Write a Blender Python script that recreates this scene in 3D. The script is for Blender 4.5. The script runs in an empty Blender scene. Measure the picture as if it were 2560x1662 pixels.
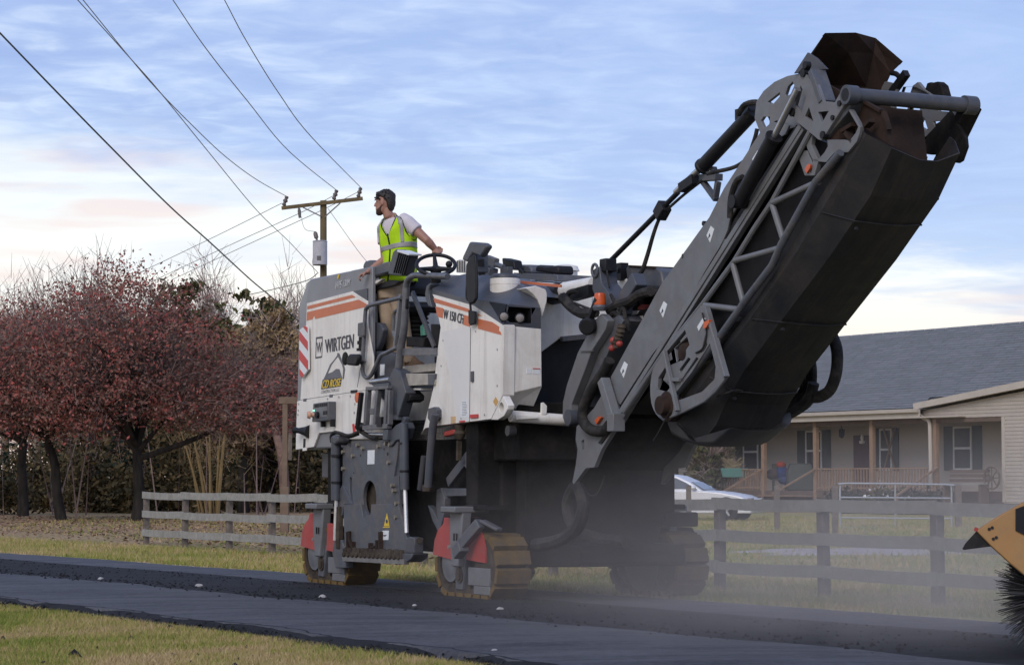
import bpy, bmesh, math, random
import numpy as np
from mathutils import Vector, Matrix, Euler
from mathutils.geometry import tessellate_polygon
from math import radians, sin, cos, pi, atan2, sqrt

random.seed(7)
rng = np.random.default_rng(7)
scene = bpy.context.scene
COL = scene.collection

# ------------------------------------------------------------------ camera
PITCH = radians(3.55)
FPX = 6024.0                       # focal length in pixels of the 2560 px wide photograph
cam = bpy.data.cameras.new("camera")
cam.sensor_width = 36.0
cam.lens = 36.0 * FPX / 2560.0
cam.clip_start = 0.2
cam.clip_end = 2000.0
cam_ob = bpy.data.objects.new("camera", cam)
COL.objects.link(cam_ob)
EYE = Vector((0, 0, 1.1))
cam_ob.location = EYE
cam_ob.rotation_euler = (pi / 2 + PITCH, 0, 0)
scene.camera = cam_ob

# ------------------------------------------------------------------ sky, sun, exposure
SUN_EL, SUN_AZ = radians(35), radians(201)     # from behind the camera, to its left (azimuth clockwise from +Y)
world = bpy.data.worlds.new("World")
scene.world = world
world.use_nodes = True
nt = world.node_tree
nt.nodes.clear()


def nd(tree, kind, **kw):
    n = tree.nodes.new(kind)
    for k, v in kw.items():
        setattr(n, k, v)
    return n


def math_n(tree, op, a, b=None, c=None, clamp=False):
    n = tree.nodes.new('ShaderNodeMath')
    n.operation = op
    n.use_clamp = clamp
    for i, v in enumerate((a, b, c)):
        if v is None:
            continue
        if isinstance(v, (int, float)):
            n.inputs[i].default_value = v
        else:
            tree.links.new(v, n.inputs[i])
    return n.outputs[0]


def ramp_n(tree, fac, stops, mode='LINEAR'):
    n = tree.nodes.new('ShaderNodeValToRGB')
    n.color_ramp.interpolation = mode
    el = n.color_ramp.elements
    while len(el) > 1:
        el.remove(el[0])
    el[0].position = stops[0][0]
    el[0].color = (*stops[0][1], 1) if len(stops[0][1]) == 3 else stops[0][1]
    for p, c in stops[1:]:
        e = el.new(p)
        e.color = (*c, 1)
    tree.links.new(fac, n.inputs[0])
    return n.outputs[0]


def mix_n(tree, fac, a, b, blend='MIX'):
    n = tree.nodes.new('ShaderNodeMix')
    n.data_type = 'RGBA'
    n.blend_type = blend
    for sock, v in ((n.inputs[0], fac), (n.inputs[6], a), (n.inputs[7], b)):
        if isinstance(v, (int, float)):
            sock.default_value = v
        elif isinstance(v, tuple):
            sock.default_value = (*v, 1) if len(v) == 3 else v
        else:
            tree.links.new(v, sock)
    return n.outputs[2]


def noise_n(tree, vec, scale, detail=4, rough=0.55, dist=0.0):
    n = tree.nodes.new('ShaderNodeTexNoise')
    n.inputs['Scale'].default_value = scale
    n.inputs['Detail'].default_value = detail
    n.inputs['Roughness'].default_value = rough
    n.inputs['Distortion'].default_value = dist
    if vec is not None:
        tree.links.new(vec, n.inputs['Vector'])
    return n.outputs['Fac']


def build_world():
    t = nt
    out = nd(t, 'ShaderNodeOutputWorld')
    sky = nd(t, 'ShaderNodeTexSky', sky_type='NISHITA', sun_disc=False,
             sun_elevation=SUN_EL, sun_rotation=SUN_AZ)
    b1 = nd(t, 'ShaderNodeBackground')
    b1.inputs[1].default_value = 0.05
    t.links.new(sky.outputs[0], b1.inputs[0])
    tc = nd(t, 'ShaderNodeTexCoord')
    sep = nd(t, 'ShaderNodeSeparateXYZ')
    t.links.new(tc.outputs['Generated'], sep.inputs[0])
    X, Y, Z = sep.outputs
    el = math_n(t, 'MULTIPLY', math_n(t, 'ARCSINE', Z), 57.2958)
    az = math_n(t, 'MULTIPLY', math_n(t, 'ARCTAN2', X, Y), 57.2958)
    azc = math_n(t, 'MAXIMUM', math_n(t, 'MINIMUM', az, 30.0), -30.0)
    # cloud sheet seen in perspective: project the direction on a plane overhead
    zz = math_n(t, 'ADD', math_n(t, 'MAXIMUM', Z, 0.0), 0.07)
    cmb = nd(t, 'ShaderNodeCombineXYZ')
    t.links.new(math_n(t, 'DIVIDE', X, zz), cmb.inputs[0])
    t.links.new(math_n(t, 'MULTIPLY', math_n(t, 'DIVIDE', Y, zz), 1.15), cmb.inputs[1])
    P = cmb.outputs[0]
    n1 = noise_n(t, P, 3.2, 6, 0.6, 0.5)
    n2 = noise_n(t, P, 7.5, 4, 0.5, 0.6)
    n3 = noise_n(t, P, 1.3, 3, 0.5, 0.2)
    # blue opens above a tilted cloud edge: lower on the right
    edge = math_n(t, 'SUBTRACT', 6.0, math_n(t, 'MULTIPLY', azc, 0.125))
    d = math_n(t, 'SUBTRACT', el, edge)
    d = math_n(t, 'ADD', d, math_n(t, 'MULTIPLY', math_n(t, 'SUBTRACT', n1, 0.5), 3.0))
    d = math_n(t, 'ADD', d, math_n(t, 'MULTIPLY', math_n(t, 'SUBTRACT', n3, 0.5), 2.2))
    mr = nd(t, 'ShaderNodeMapRange', interpolation_type='SMOOTHSTEP')
    t.links.new(d, mr.inputs[0])
    mr.inputs[1].default_value = -0.7
    mr.inputs[2].default_value = 1.5
    blue_mask = mr.outputs[0]
    blue = mix_n(t, ramp_n(t, n1, [(0.3, (0, 0, 0)), (0.7, (1, 1, 1))]), (0.235, 0.305, 0.59), (0.32, 0.405, 0.68))
    wisp = ramp_n(t, math_n(t, 'ADD', math_n(t, 'MULTIPLY', n2, 0.55), math_n(t, 'MULTIPLY', n1, 0.45)),
                  [(0.40, (0, 0, 0)), (0.78, (1, 1, 1))], 'EASE')
    wf = math_n(t, 'MULTIPLY', wisp, math_n(t, 'SUBTRACT', 0.52, math_n(t, 'MULTIPLY', azc, 0.042), clamp=True))
    upper = mix_n(t, wf, blue, (0.66, 0.71, 0.82))
    # cream band, pink towards the horizon, with thin lilac streaks
    cream = ramp_n(t, math_n(t, 'DIVIDE', el, 12.0),
                   [(0.0, (0.52, 0.36, 0.36)), (0.14, (0.64, 0.47, 0.45)), (0.28, (0.80, 0.69, 0.63)), (0.42, (0.86, 0.81, 0.76)), (0.7, (0.74, 0.75, 0.75)), (1.0, (0.66, 0.72, 0.80))])
    cm2 = nd(t, 'ShaderNodeCombineXYZ')
    t.links.new(math_n(t, 'MULTIPLY', az, 0.10), cm2.inputs[0])
    t.links.new(math_n(t, 'MULTIPLY', el, 0.75), cm2.inputs[1])
    n4 = noise_n(t, cm2.outputs[0], 1.0, 5, 0.55, 0.4)
    streak = ramp_n(t, n4, [(0.48, (0, 0, 0)), (0.64, (1, 1, 1))], 'EASE')
    sf = math_n(t, 'MULTIPLY', streak, math_n(t, 'ADD', 0.50, math_n(t, 'MULTIPLY', azc, 0.026)), clamp=True)
    cream = mix_n(t, sf, cream, (0.36, 0.38, 0.60))
    pink = ramp_n(t, noise_n(t, cm2.outputs[0], 1.7, 3, 0.5, 0.2), [(0.50, (0, 0, 0)), (0.64, (1, 1, 1))])
    cream = mix_n(t, math_n(t, 'MULTIPLY', pink, 0.6), cream, (0.76, 0.50, 0.45))
    col = mix_n(t, blue_mask, cream, upper)
    # below the horizon the dome only shows where no ground is built
    b2 = nd(t, 'ShaderNodeBackground')
    b2.inputs[1].default_value = 0.93
    t.links.new(col, b2.inputs[0])
    add = nd(t, 'ShaderNodeAddShader')
    t.links.new(b1.outputs[0], add.inputs[0])
    t.links.new(b2.outputs[0], add.inputs[1])
    t.links.new(add.outputs[0], out.inputs[0])


build_world()
sun = bpy.data.lights.new("sun", 'SUN')
sun.energy = 1.5
sun.angle = radians(28)
sun.color = (1.0, 0.93, 0.88)
sun_ob = bpy.data.objects.new("sun", sun)
COL.objects.link(sun_ob)
sd = Vector((sin(SUN_AZ) * cos(SUN_EL), cos(SUN_AZ) * cos(SUN_EL), sin(SUN_EL)))   # towards the sun
sun_ob.rotation_euler = sd.to_track_quat('Z', 'Y').to_euler()
sun_ob.location = (-20, -20, 30)
vs = scene.view_settings
scene.display_settings.display_device = 'sRGB'
vs.view_transform = 'Standard'
vs.look = 'None'
vs.exposure = 0.0
vs.gamma = 1.0
vs.use_curve_mapping = False
scene.cycles.use_denoising = True
scene.cycles.volume_step_rate = 2.0
scene.cycles.volume_bounces = 1
scene.cycles.max_bounces = 6
scene.cycles.transparent_max_bounces = 8

# ------------------------------------------------------------------ survey helpers
# A point read off the photograph becomes a 3-D point where its line of sight meets a real plane
# (the machine's flank, its front, the ground ...).


def sight(px, py):
    x = (px - 1280.0) / FPX
    y = (831.0 - py) / FPX
    return Vector((x, cos(PITCH) - y * sin(PITCH), sin(PITCH) + y * cos(PITCH)))


def meet(px, py, p0, n):
    r = sight(px, py)
    return EYE + r * ((Vector(p0) - EYE).dot(n) / r.dot(n))


def ground(px, py, z=0.0):
    return meet(px, py, (0, 0, z), Vector((0, 0, 1)))


class Frame:
    def __init__(s, origin, phi):
        s.o = Vector(origin)
        s.h = Vector((cos(phi), -sin(phi), 0))
        s.l = Vector((sin(phi), cos(phi), 0))
        s.rz = -phi

    def loc(s, w):
        d = Vector(w) - s.o
        return Vector((d.dot(s.h), d.dot(s.l), d.z))

    def wor(s, p):
        return s.o + s.h * p[0] + s.l * p[1] + Vector((0, 0, p[2]))

    def side(s, px, py, y):
        return s.loc(meet(px, py, s.o + s.l * y, s.l))

    def front(s, px, py, x):
        return s.loc(meet(px, py, s.o + s.h * x, s.h))


PHI = radians(63.5)
_c = ground(1205, 1495)
MF = Frame(_c + 0.93 * Vector((sin(PHI), cos(PHI), 0)), PHI)
SHEETS = dict(A=(700, 420, .4531), B=(700, 1000, .3495), C=(1300, 600, .3236), D=(1300, 1040, .3236), E=(1750, 60, .4532),
              F=(1400, 450, .5178), G=(720, 640, .1424), H=(720, 820, .1424), I=(880, 440, .1812), J=(880, 700, .1812),
              K=(1060, 580, .18127), L=(1080, 960, .18127), M=(1980, 60, .2459), N=(1600, 700, .2847), P=(740, 960, .18124),
              Q=(740, 1220, .18124), R=(1080, 1260, .1683), T=(1380, 640, .16824), U=(2360, 1200, .299), V=(1960, 960, .2521),
              W=(1640, 1100, .25886), X=(640, 460, .19417), Y=(0, 0, .5378), Z=(1660, 780, .5307))


def px(sheet, x, y):
    a = SHEETS[sheet]
    return a[0] + a[2] * x, a[1] + a[2] * y


def S(y, sheet, *pts):
    """points of a detail sheet laid on the machine plane y = const"""
    r = [MF.side(*px(sheet, *p), y) for p in pts]
    return r[0] if len(r) == 1 else r


def FR(x, sheet, *pts):
    r = [MF.front(*px(sheet, *p), x) for p in pts]
    return r[0] if len(r) == 1 else r


# ------------------------------------------------------------------ mesh helpers
class MB:
    def __init__(s):
        s.v, s.f = [], []

    def add(s, vs, fs):
        b = len(s.v)
        s.v += [tuple(v) for v in vs]
        s.f += [tuple(i + b for i in f) for f in fs]
        return s

    def box(s, c, d, rot=None):
        c = Vector(c)
        vs = []
        for x in (-.5, .5):
            for y in (-.5, .5):
                for z in (-.5, .5):
                    p = Vector((x * d[0], y * d[1], z * d[2]))
                    if rot is not None:
                        p = rot @ p
                    vs.append(c + p)
        return s.add(vs, [(0, 1, 3, 2), (4, 6, 7, 5), (0, 4, 5, 1), (2, 3, 7, 6), (0, 2, 6, 4), (1, 5, 7, 3)])

    def span(s, a, b):
        a, b = Vector(a), Vector(b)
        return s.box((a + b) / 2, [abs(b[i] - a[i]) for i in range(3)])

    def bar(s, a, b, w, h, up=(0, 0, 1)):
        a, b = Vector(a), Vector(b)
        d = b - a
        L = d.length
        d.normalize()
        u = Vector(up)
        r = d.cross(u)
        if r.length < 1e-4:
            r = d.cross(Vector((1, 0, 0)))
        r.normalize()
        u = r.cross(d)
        rot = Matrix((d, r, u)).transposed()
        return s.box((a + b) / 2, (L, w, h), rot)

    def tube(s, pts, r, n=8, smooth_pts=0):
        pts = [Vector(p) for p in pts]
        if smooth_pts:
            pts = catmull(pts, smooth_pts)
        m = len(pts)
        rs = [r] * m if isinstance(r, (int, float)) else list(np.interp(np.linspace(0, 1, m), np.linspace(0, 1, len(r)), r))
        vs, fs = [], []
        prev = None
        for i, p in enumerate(pts):
            t = (pts[min(i + 1, m - 1)] - pts[max(i - 1, 0)])
            if t.length < 1e-9:
                t = Vector((0, 0, 1))
            t.normalize()
            if prev is None:
                a = Vector((0, 0, 1)) if abs(t.z) < .9 else Vector((1, 0, 0))
                u = t.cross(a).normalized()
            else:
                u = prev - t * prev.dot(t)
                if u.length < 1e-6:
                    u = t.orthogonal()
                u.normalize()
            prev = u
            w = t.cross(u)
            for k in range(n):
                an = 2 * pi * k / n
                vs.append(p + (u * cos(an) + w * sin(an)) * rs[i])
        for i in range(m - 1):
            for k in range(n):
                k2 = (k + 1) % n
                fs.append((i * n + k, i * n + k2, (i + 1) * n + k2, (i + 1) * n + k))
        fs.append(tuple(range(n - 1, -1, -1)))
        fs.append(tuple(range((m - 1) * n, m * n)))
        return s.add(vs, fs)

    def prism(s, pts, off, holes=()):
        """polygon (with holes) extruded by the vector off"""
        off = Vector(off)
        loops = [[Vector(p) for p in pts]] + [[Vector(p) for p in h] for h in holes]
        if holes:
            flat = [p for l in loops for p in l]
            tris = tessellate_polygon(loops)
            n = len(flat)
            fs = [tuple(t) for t in tris] + [tuple(i + n for i in reversed(t)) for t in tris]
        else:
            flat = loops[0]
            n = len(flat)
            fs = [tuple(range(n)), tuple(range(2 * n - 1, n - 1, -1))]
        vs = flat + [p + off for p in flat]
        b = 0
        for l in loops:
            m = len(l)
            for i in range(m):
                j = (i + 1) % m
                fs.append((b + i, b + j, b + j + n, b + i + n))
            b += m
        return s.add(vs, fs)

    def plate(s, pts, y0, y1, holes=()):
        """polygon given on a machine plane, moved to y0 and made thick to y1"""
        p = [(q[0], y0, q[2]) for q in pts]
        hs = [[(q[0], y0, q[2]) for q in h] for h in holes]
        return s.prism(p, (0, y1 - y0, 0), hs)

    def lathe(s, a, b, prof, n=20):
        """prof: (t, r) pairs along a-b"""
        a, b = Vector(a), Vector(b)
        d = b - a
        t = d.normalized()
        u = t.orthogonal().normalized()
        w = t.cross(u)
        vs, fs = [], []
        for tt, r in prof:
            for k in range(n):
                an = 2 * pi * k / n
                vs.append(a + d * tt + (u * cos(an) + w * sin(an)) * max(r, 1e-4))
        m = len(prof)
        for i in range(m - 1):
            for k in range(n):
                k2 = (k + 1) % n
                fs.append((i * n + k, i * n + k2, (i + 1) * n + k2, (i + 1) * n + k))
        fs.append(tuple(range(n - 1, -1, -1)))
        fs.append(tuple(range((m - 1) * n, m * n)))
        return s.add(vs, fs)

    def cyl(s, a, b, r, n=16):
        return s.lathe(a, b, [(0, r), (1, r)], n)

    def loft(s, rings, close=True, cap=True):
        n = len(rings[0])
        vs = [p for r in rings for p in r]
        fs = []
        for i in range(len(rings) - 1):
            for k in range(n if close else n - 1):
                k2 = (k + 1) % n
                fs.append((i * n + k, i * n + k2, (i + 1) * n + k2, (i + 1) * n + k))
        if cap:
            fs.append(tuple(range(n - 1, -1, -1)))
            fs.append(tuple(range((len(rings) - 1) * n, len(rings) * n)))
        return s.add(vs, fs)

    def sphere(s, c, r, n=12, m=8, scale=(1, 1, 1)):
        c = Vector(c)
        rings = []
        for i in range(m + 1):
            th = pi * i / m
            rings.append([c + Vector((r * scale[0] * max(sin(th), 1e-3) * cos(2 * pi * k / n), r * scale[1] * max(sin(th), 1e-3) * sin(2 * pi * k / n),
                                      r * scale[2] * cos(th))) for k in range(n)])
        return s.loft(rings)

    def mesh(s, name, mat, smooth=False):
        me = bpy.data.meshes.new(name)
        me.from_pydata(s.v, [], s.f)
        bm = bmesh.new()
        bm.from_mesh(me)
        bmesh.ops.recalc_face_normals(bm, faces=bm.faces)
        bm.to_mesh(me)
        bm.free()
        if smooth:
            me.polygons.foreach_set('use_smooth', [True] * len(me.polygons))
            try:
                me.set_sharp_from_angle(angle=radians(38))
            except Exception:
                pass
        me.materials.append(mat)
        return me

    def build(s, name, mat, parent=None, bevel=0.0, smooth=False, seg=2, kind=None, label=None):
        me = s.mesh(name, mat, smooth or bevel > 0)
        o = bpy.data.objects.new(name, me)
        COL.objects.link(o)
        if parent is not None:
            o.parent = parent
        if bevel:
            md = o.modifiers.new("bevel", 'BEVEL')
            md.width = bevel
            md.segments = seg
            md.limit_method = 'ANGLE'
            md.angle_limit = radians(35)
            md.harden_normals = False
        if kind:
            o['kind'] = kind
        if label:
            o['label'] = label
        return o


def catmull(p, k):
    out = []
    n = len(p)
    for i in range(n - 1):
        a, b, c, d = p[max(i - 1, 0)], p[i], p[i + 1], p[min(i + 2, n - 1)]
        for j in range(k):
            t = j / k
            out.append(0.5 * ((2 * b) + (c - a) * t + (2 * a - 5 * b + 4 * c - d) * t * t + (3 * b - a - 3 * c + d) * t ** 3))
    out.append(p[-1])
    return out


def fast_mesh(name, verts, k, mat, parent=None):
    """verts: (n*k, 3) array, every k in a row are one face"""
    n = len(verts) // k
    me = bpy.data.meshes.new(name)
    me.vertices.add(n * k)
    me.vertices.foreach_set('co', np.asarray(verts, dtype=np.float32).ravel())
    me.loops.add(n * k)
    me.loops.foreach_set('vertex_index', np.arange(n * k, dtype=np.int32))
    me.polygons.add(n)
    me.polygons.foreach_set('loop_start', np.arange(0, n * k, k, dtype=np.int32))
    me.update(calc_edges=True)
    me.materials.append(mat)
    o = bpy.data.objects.new(name, me)
    COL.objects.link(o)
    if parent is not None:
        o.parent = parent
    return o


def tag(o, label=None, cat=None, group=None, kind=None):
    for k, v in (('label', label), ('category', cat), ('group', group), ('kind', kind)):
        if v:
            o[k] = v
    return o


def thing(name, label, cat, loc=(0, 0, 0), rz=0.0, group=None):
    o = bpy.data.objects.new(name, None)
    o.empty_display_size = 0.3
    COL.objects.link(o)
    o.location = loc
    o.rotation_euler = (0, 0, rz)
    return tag(o, label, cat, group)


def copy_tree(o, parent=None):
    c = o.copy()
    COL.objects.link(c)
    c.parent = parent
    for ch in list(o.children):
        copy_tree(ch, c)
    return c


# ------------------------------------------------------------------ materials
def pmat(name, c1, c2=None, scale=6.0, rough=0.55, metal=0.0, bump=0.0, bscale=60.0, dirt=None, dirt_amt=0.5, dscale=3.0, spec=0.5,
         island=0.0, coords='Object', stretch=None, rvar=0.12, streak=None):
    m = bpy.data.materials.new(name)
    m.use_nodes = True
    if rough >= .7 and spec == .5:
        spec = .12                  # dusty, matt things keep almost no sheen
    t = m.node_tree
    bs = t.nodes['Principled BSDF']
    tc = nd(t, 'ShaderNodeTexCoord')
    vec = tc.outputs[coords]
    if stretch:
        mp = nd(t, 'ShaderNodeMapping')
        mp.inputs['Scale'].default_value = stretch
        t.links.new(vec, mp.inputs[0])
        vec = mp.outputs[0]
    c2 = c2 or tuple(x * 0.8 for x in c1)
    n = noise_n(t, vec, scale, 6, 0.6, 0.2)
    col = mix_n(t, ramp_n(t, n, [(0.35, (0, 0, 0)), (0.65, (1, 1, 1))]), c1, c2)
    if island:
        g = nd(t, 'ShaderNodeNewGeometry')
        hv = nd(t, 'ShaderNodeHueSaturation')
        t.links.new(col, hv.inputs['Color'])
        t.links.new(math_n(t, 'ADD', 1.0 - island, math_n(t, 'MULTIPLY', g.outputs['Random Per Island'], 2 * island)), hv.inputs['Value'])
        t.links.new(math_n(t, 'ADD', 0.485, math_n(t, 'MULTIPLY', g.outputs['Random Per Island'], 0.03)), hv.inputs['Hue'])
        col = hv.outputs[0]
    if dirt:
        dn = noise_n(t, tc.outputs[coords], dscale, 8, 0.7, 0.6)
        df = ramp_n(t, dn, [(0.45, (0, 0, 0)), (0.72, (1, 1, 1))])
        col = mix_n(t, math_n(t, 'MULTIPLY', df, dirt_amt), col, dirt)
        if streak:
            ms = nd(t, 'ShaderNodeMapping')
            ms.inputs['Scale'].default_value = streak
            t.links.new(tc.outputs[coords], ms.inputs[0])
            sf = ramp_n(t, noise_n(t, ms.outputs[0], 1.0, 8, 0.72, 0.3), [(0.50, (0, 0, 0)), (0.74, (1, 1, 1))])
            col = mix_n(t, math_n(t, 'MULTIPLY', sf, min(1.0, dirt_amt * 1.5)), col, dirt)
    t.links.new(col, bs.inputs['Base Color'])
    rn = noise_n(t, vec, scale * 2.3, 4, 0.6)
    t.links.new(math_n(t, 'ADD', rough - rvar / 2, math_n(t, 'MULTIPLY', rn, rvar)), bs.inputs['Roughness'])
    bs.inputs['Metallic'].default_value = metal
    bs.inputs['Specular IOR Level'].default_value = spec
    if bump:
        b = nd(t, 'ShaderNodeBump')
        b.inputs['Strength'].default_value = bump
        b.inputs['Distance'].default_value = 0.02
        t.links.new(noise_n(t, vec, bscale, 5, 0.6), b.inputs['Height'])
        t.links.new(b.outputs[0], bs.inputs['Normal'])
    return m


M = {}
DUST = (0.20, 0.165, 0.13)
M['white'] = pmat('cream_white_paint', (0.80, 0.765, 0.70), (0.74, 0.71, 0.65), 2.0, 0.42, dirt=(0.40, 0.35, 0.29), dirt_amt=0.34, dscale=2.2, streak=(9, 9, .7), bump=0.02, bscale=9)
M['slate'] = pmat('slate_grey_paint', (0.070, 0.078, 0.095), (0.052, 0.058, 0.072), 3.0, 0.42, spec=.35, dirt=DUST, dirt_amt=0.25)
M['hood'] = pmat('grey_hood_paint', (0.21, 0.215, 0.225), (0.18, 0.185, 0.20), 2.5, 0.45, dirt=DUST, dirt_amt=0.2)
M['grey'] = pmat('grey_paint', (0.088, 0.096, 0.112), (0.055, 0.060, 0.072), 5.0, 0.5, dirt=DUST, dirt_amt=0.5, dscale=5, bump=0.04)
M['lgrey'] = pmat('light_grey_paint', (0.165, 0.172, 0.182), (0.115, 0.12, 0.13), 4.0, 0.5, dirt=DUST, dirt_amt=0.4, dscale=4, bump=0.03)
M['chassis'] = pmat('dusty_dark_chassis', (0.007, 0.007, 0.0075), (0.014, 0.013, 0.012), 6.0, 0.8, dirt=(.06, .048, .038), dirt_amt=0.35, dscale=5, bump=0.1)
M['black'] = pmat('black_plastic', (0.010, 0.010, 0.012), (0.016, 0.016, 0.018), 8.0, 0.5, spec=.25)
M['rubber'] = pmat('black_rubber', (0.018, 0.018, 0.019), (0.032, 0.031, 0.03), 10.0, 0.7, dirt=DUST, dirt_amt=0.25, dscale=8)
M['cover'] = pmat('worn_conveyor_cover', (0.012, 0.0135, 0.017), (0.020, 0.0208, 0.023), 3.0, 0.52, spec=.28, dirt=(0.055, 0.044, 0.036), dirt_amt=0.5, streak=(1.2, 14, 1.2), dscale=2.5, bump=0.08, bscale=30)
M['rust'] = pmat('rusty_dark_steel', (0.028, 0.020, 0.017), (0.046, 0.029, 0.022), 7.0, 0.8, dirt=(0.015, 0.012, 0.011), dirt_amt=0.6, bump=0.1)
M['steel'] = pmat('bare_steel', (0.55, 0.55, 0.56), (0.42, 0.42, 0.43), 9.0, 0.3, metal=0.9)
M['rail'] = pmat('grey_handrail', (0.12, 0.125, 0.14), (0.07, 0.074, 0.085), 12.0, 0.38, dirt=DUST, dirt_amt=0.3, dscale=9)
M['orange'] = pmat('orange_stripe', (0.56, 0.16, 0.065), (0.50, 0.14, 0.06), 6.0, 0.45)
M['navy'] = pmat('dark_lettering', (0.035, 0.036, 0.05), (0.05, 0.05, 0.06), 9.0, 0.5)
M['palegrey'] = pmat('pale_lettering', (0.55, 0.55, 0.56), (0.46, 0.46, 0.47), 9.0, 0.5)
M['tint'] = pmat('faint_grey_decal', (0.70, 0.685, 0.65), (0.66, 0.645, 0.62), 4.0, 0.42)
M['red'] = pmat('red_fender_paint', (0.42, 0.045, 0.04), (0.34, 0.04, 0.035), 5.0, 0.5, dirt=DUST, dirt_amt=0.35, dscale=6)
M['signred'] = pmat('red_reflective', (0.55, 0.035, 0.035), (0.46, 0.03, 0.03), 5.0, 0.4)
M['yellow'] = pmat('yellow_decal', (0.72, 0.50, 0.03), (0.66, 0.44, 0.03), 5.0, 0.5)
M['sticker'] = pmat('white_sticker', (0.72, 0.74, 0.74), (0.66, 0.68, 0.68), 14.0, 0.5)
M['pad'] = pmat('dusty_track_pad', (0.165, 0.105, 0.034), (0.085, 0.060, 0.032), 9.0, 0.85, dirt=(0.10, 0.082, 0.06), dirt_amt=0.75, dscale=7, bump=0.25, bscale=40)
M['muddy'] = pmat('muddy_steel', (0.040, 0.032, 0.025), (0.085, 0.068, 0.052), 9.0, 0.9, bump=0.15, bscale=40)
M['amber'] = pmat('amber_lens', (0.62, 0.10, 0.02), (0.5, 0.08, 0.015), 20.0, 0.25)
M['lamp'] = pmat('lamp_glass', (0.30, 0.27, 0.25), (0.22, 0.20, 0.19), 20.0, 0.15)
M['redpart'] = pmat('red_fitting', (0.40, 0.05, 0.03), (0.26, 0.035, 0.03), 20.0, 0.5)
M['teal'] = pmat('green_bottle', (0.05, 0.22, 0.16), (0.04, 0.18, 0.13), 20.0, 0.4)
M['tread'] = pmat('tread_plate', (0.42, 0.39, 0.33), (0.32, 0.29, 0.25), 9.0, 0.6, dirt=DUST, dirt_amt=0.4, bump=0.1)


def mesh_text(body, font_shear=0.0):
    cu = bpy.data.curves.new("lettering", 'FONT')
    cu.body = body
    cu.size = 1.0
    cu.shear = font_shear
    cu.resolution_u = 3
    ob = bpy.data.objects.new("tmp_text", cu)
    COL.objects.link(ob)
    dg = bpy.context.evaluated_depsgraph_get()
    dg.update()
    me = bpy.data.meshes.new_from_object(ob.evaluated_get(dg))
    vs = [v.co.copy() for v in me.vertices]
    fs = [tuple(p.vertices) for p in me.polygons]
    bpy.data.objects.remove(ob)
    bpy.data.curves.remove(cu)
    bpy.data.meshes.remove(me)
    return vs, fs


def text_quad(body, quad, off, mat, parent, name='lettering', bold=0.0, thick=0.0015):
    """flat print: letters stretched on the quad TL, TR, BL, BR (3-D), raised by the vector off"""
    vs, fs = mesh_text(body)
    xs = [v.x for v in vs]
    ys = [v.y for v in vs]
    x0, x1, y0, y1 = min(xs), max(xs), min(ys), max(ys)
    TL, TR, BL, BR = [Vector(q) for q in quad]
    off = Vector(off)
    mb = MB()
    shifts = [0.0] if not bold else [-bold, 0.0, bold]
    for k, s in enumerate(shifts):
        pts = []
        for v in vs:
            u = (v.x - x0) / (x1 - x0) + s
            w = (v.y - y0) / (y1 - y0)
            p = (BL * (1 - u) + BR * u) * (1 - w) + (TL * (1 - u) + TR * u) * w
            pts.append(p + off * (1 + 0.12 * k))
        mb.add(pts, fs)
    return mb.build(name, mat, parent)

# ================================================================== the milling machine
mach = thing('milling_machine', 'large cream and grey road milling machine with raised front conveyor, driving on the road', 'milling machine', MF.o, MF.rz)
YS = -1.10


def part(name, mb, mat, parent=None, bevel=0.0, smooth=False, label=None, kind=None, seg=2):
    return mb.build(name, M[mat] if isinstance(mat, str) else mat, parent if parent is not None else mach, bevel, smooth, seg, kind, label)


def P3(p, y):
    return Vector((p[0], y, p[2]))


def decal(name, y, sheet, pts, mat, parent=None, t=0.003, x=None):
    """thin print lying on a flank (y) or on a front (x)"""
    if x is None:
        p = S(y, sheet, *pts)
        return part(name, MB().prism(p, (0, -t, 0)), mat, parent)
    p = FR(x, sheet, *pts)
    return part(name, MB().prism(p, (t, 0, 0)), mat, parent)


# ---- rear body
xf = MF.side(930, 700, -1.08)[0]
lev = []
for (rs, rp), (ss, sp_) in ((('P', (0, 905)), ('P', (20, 903))), (('H', (165, 1283)), ('H', (200, 1280))), (('G', (190, 1270)), ('G', (310, 1250))),
                            (('G', (200, 860)), ('G', (330, 830))), (('G', (345, 445)), ('G', (400, 427)))):
    a = S(-.98, rs, rp)
    b = S(-1.08, ss, sp_)
    lev.append((a[2], a[0], b[0]))
rings = []
xi = xf - .55                       # the platform is let into the body behind the flank panel
for z, xr, xs in lev:
    rings.append([(xi, -1.08, z), (max(xs, xr + .05), -1.08, z), (xr, -.98, z), (xr, .98, z), (max(xs, xr + .05), 1.08, z), (xi, 1.08, z)])
body = part('rear_body', MB().loft(rings), 'hood', bevel=0.02)
ztop = lev[-1][0]
part('hood_side', MB().span((xi - .02, -1.08, lev[0][0]), (xf, -1.035, ztop)), 'hood', bevel=.01)
pan = S(YS, 'G', (330, 830), (1125, 620), (1390, 790), (1400, 1264)) + S(YS, 'H', (1490, 500), (1485, 1070), (1210, 1110), (216, 1262), (240, 880), (312, 0))
up_panel = part('side_panel', MB().plate(pan, -1.082, -1.10), 'white', bevel=0.004)
low = S(YS, 'H', (165, 1287), (216, 1270), (1210, 1118), (1490, 1078)) + S(YS, 'P', (1330, 350), (1290, 755), (640, 760), (550, 650), (320, 675), (250, 865), (0, 905))
low_panel = part('side_panel', MB().plate(low, -1.082, -1.105), 'white', bevel=0.004)
part('hood_band', MB().plate(S(-1.09, 'G', (1150, 618), (1392, 568), (1392, 780)), -1.083, -1.092), 'slate')
decal('stripe', -1.10, 'G', [(340, 880), (1125, 680), (1190, 722), (340, 938)], 'orange', up_panel)
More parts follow.
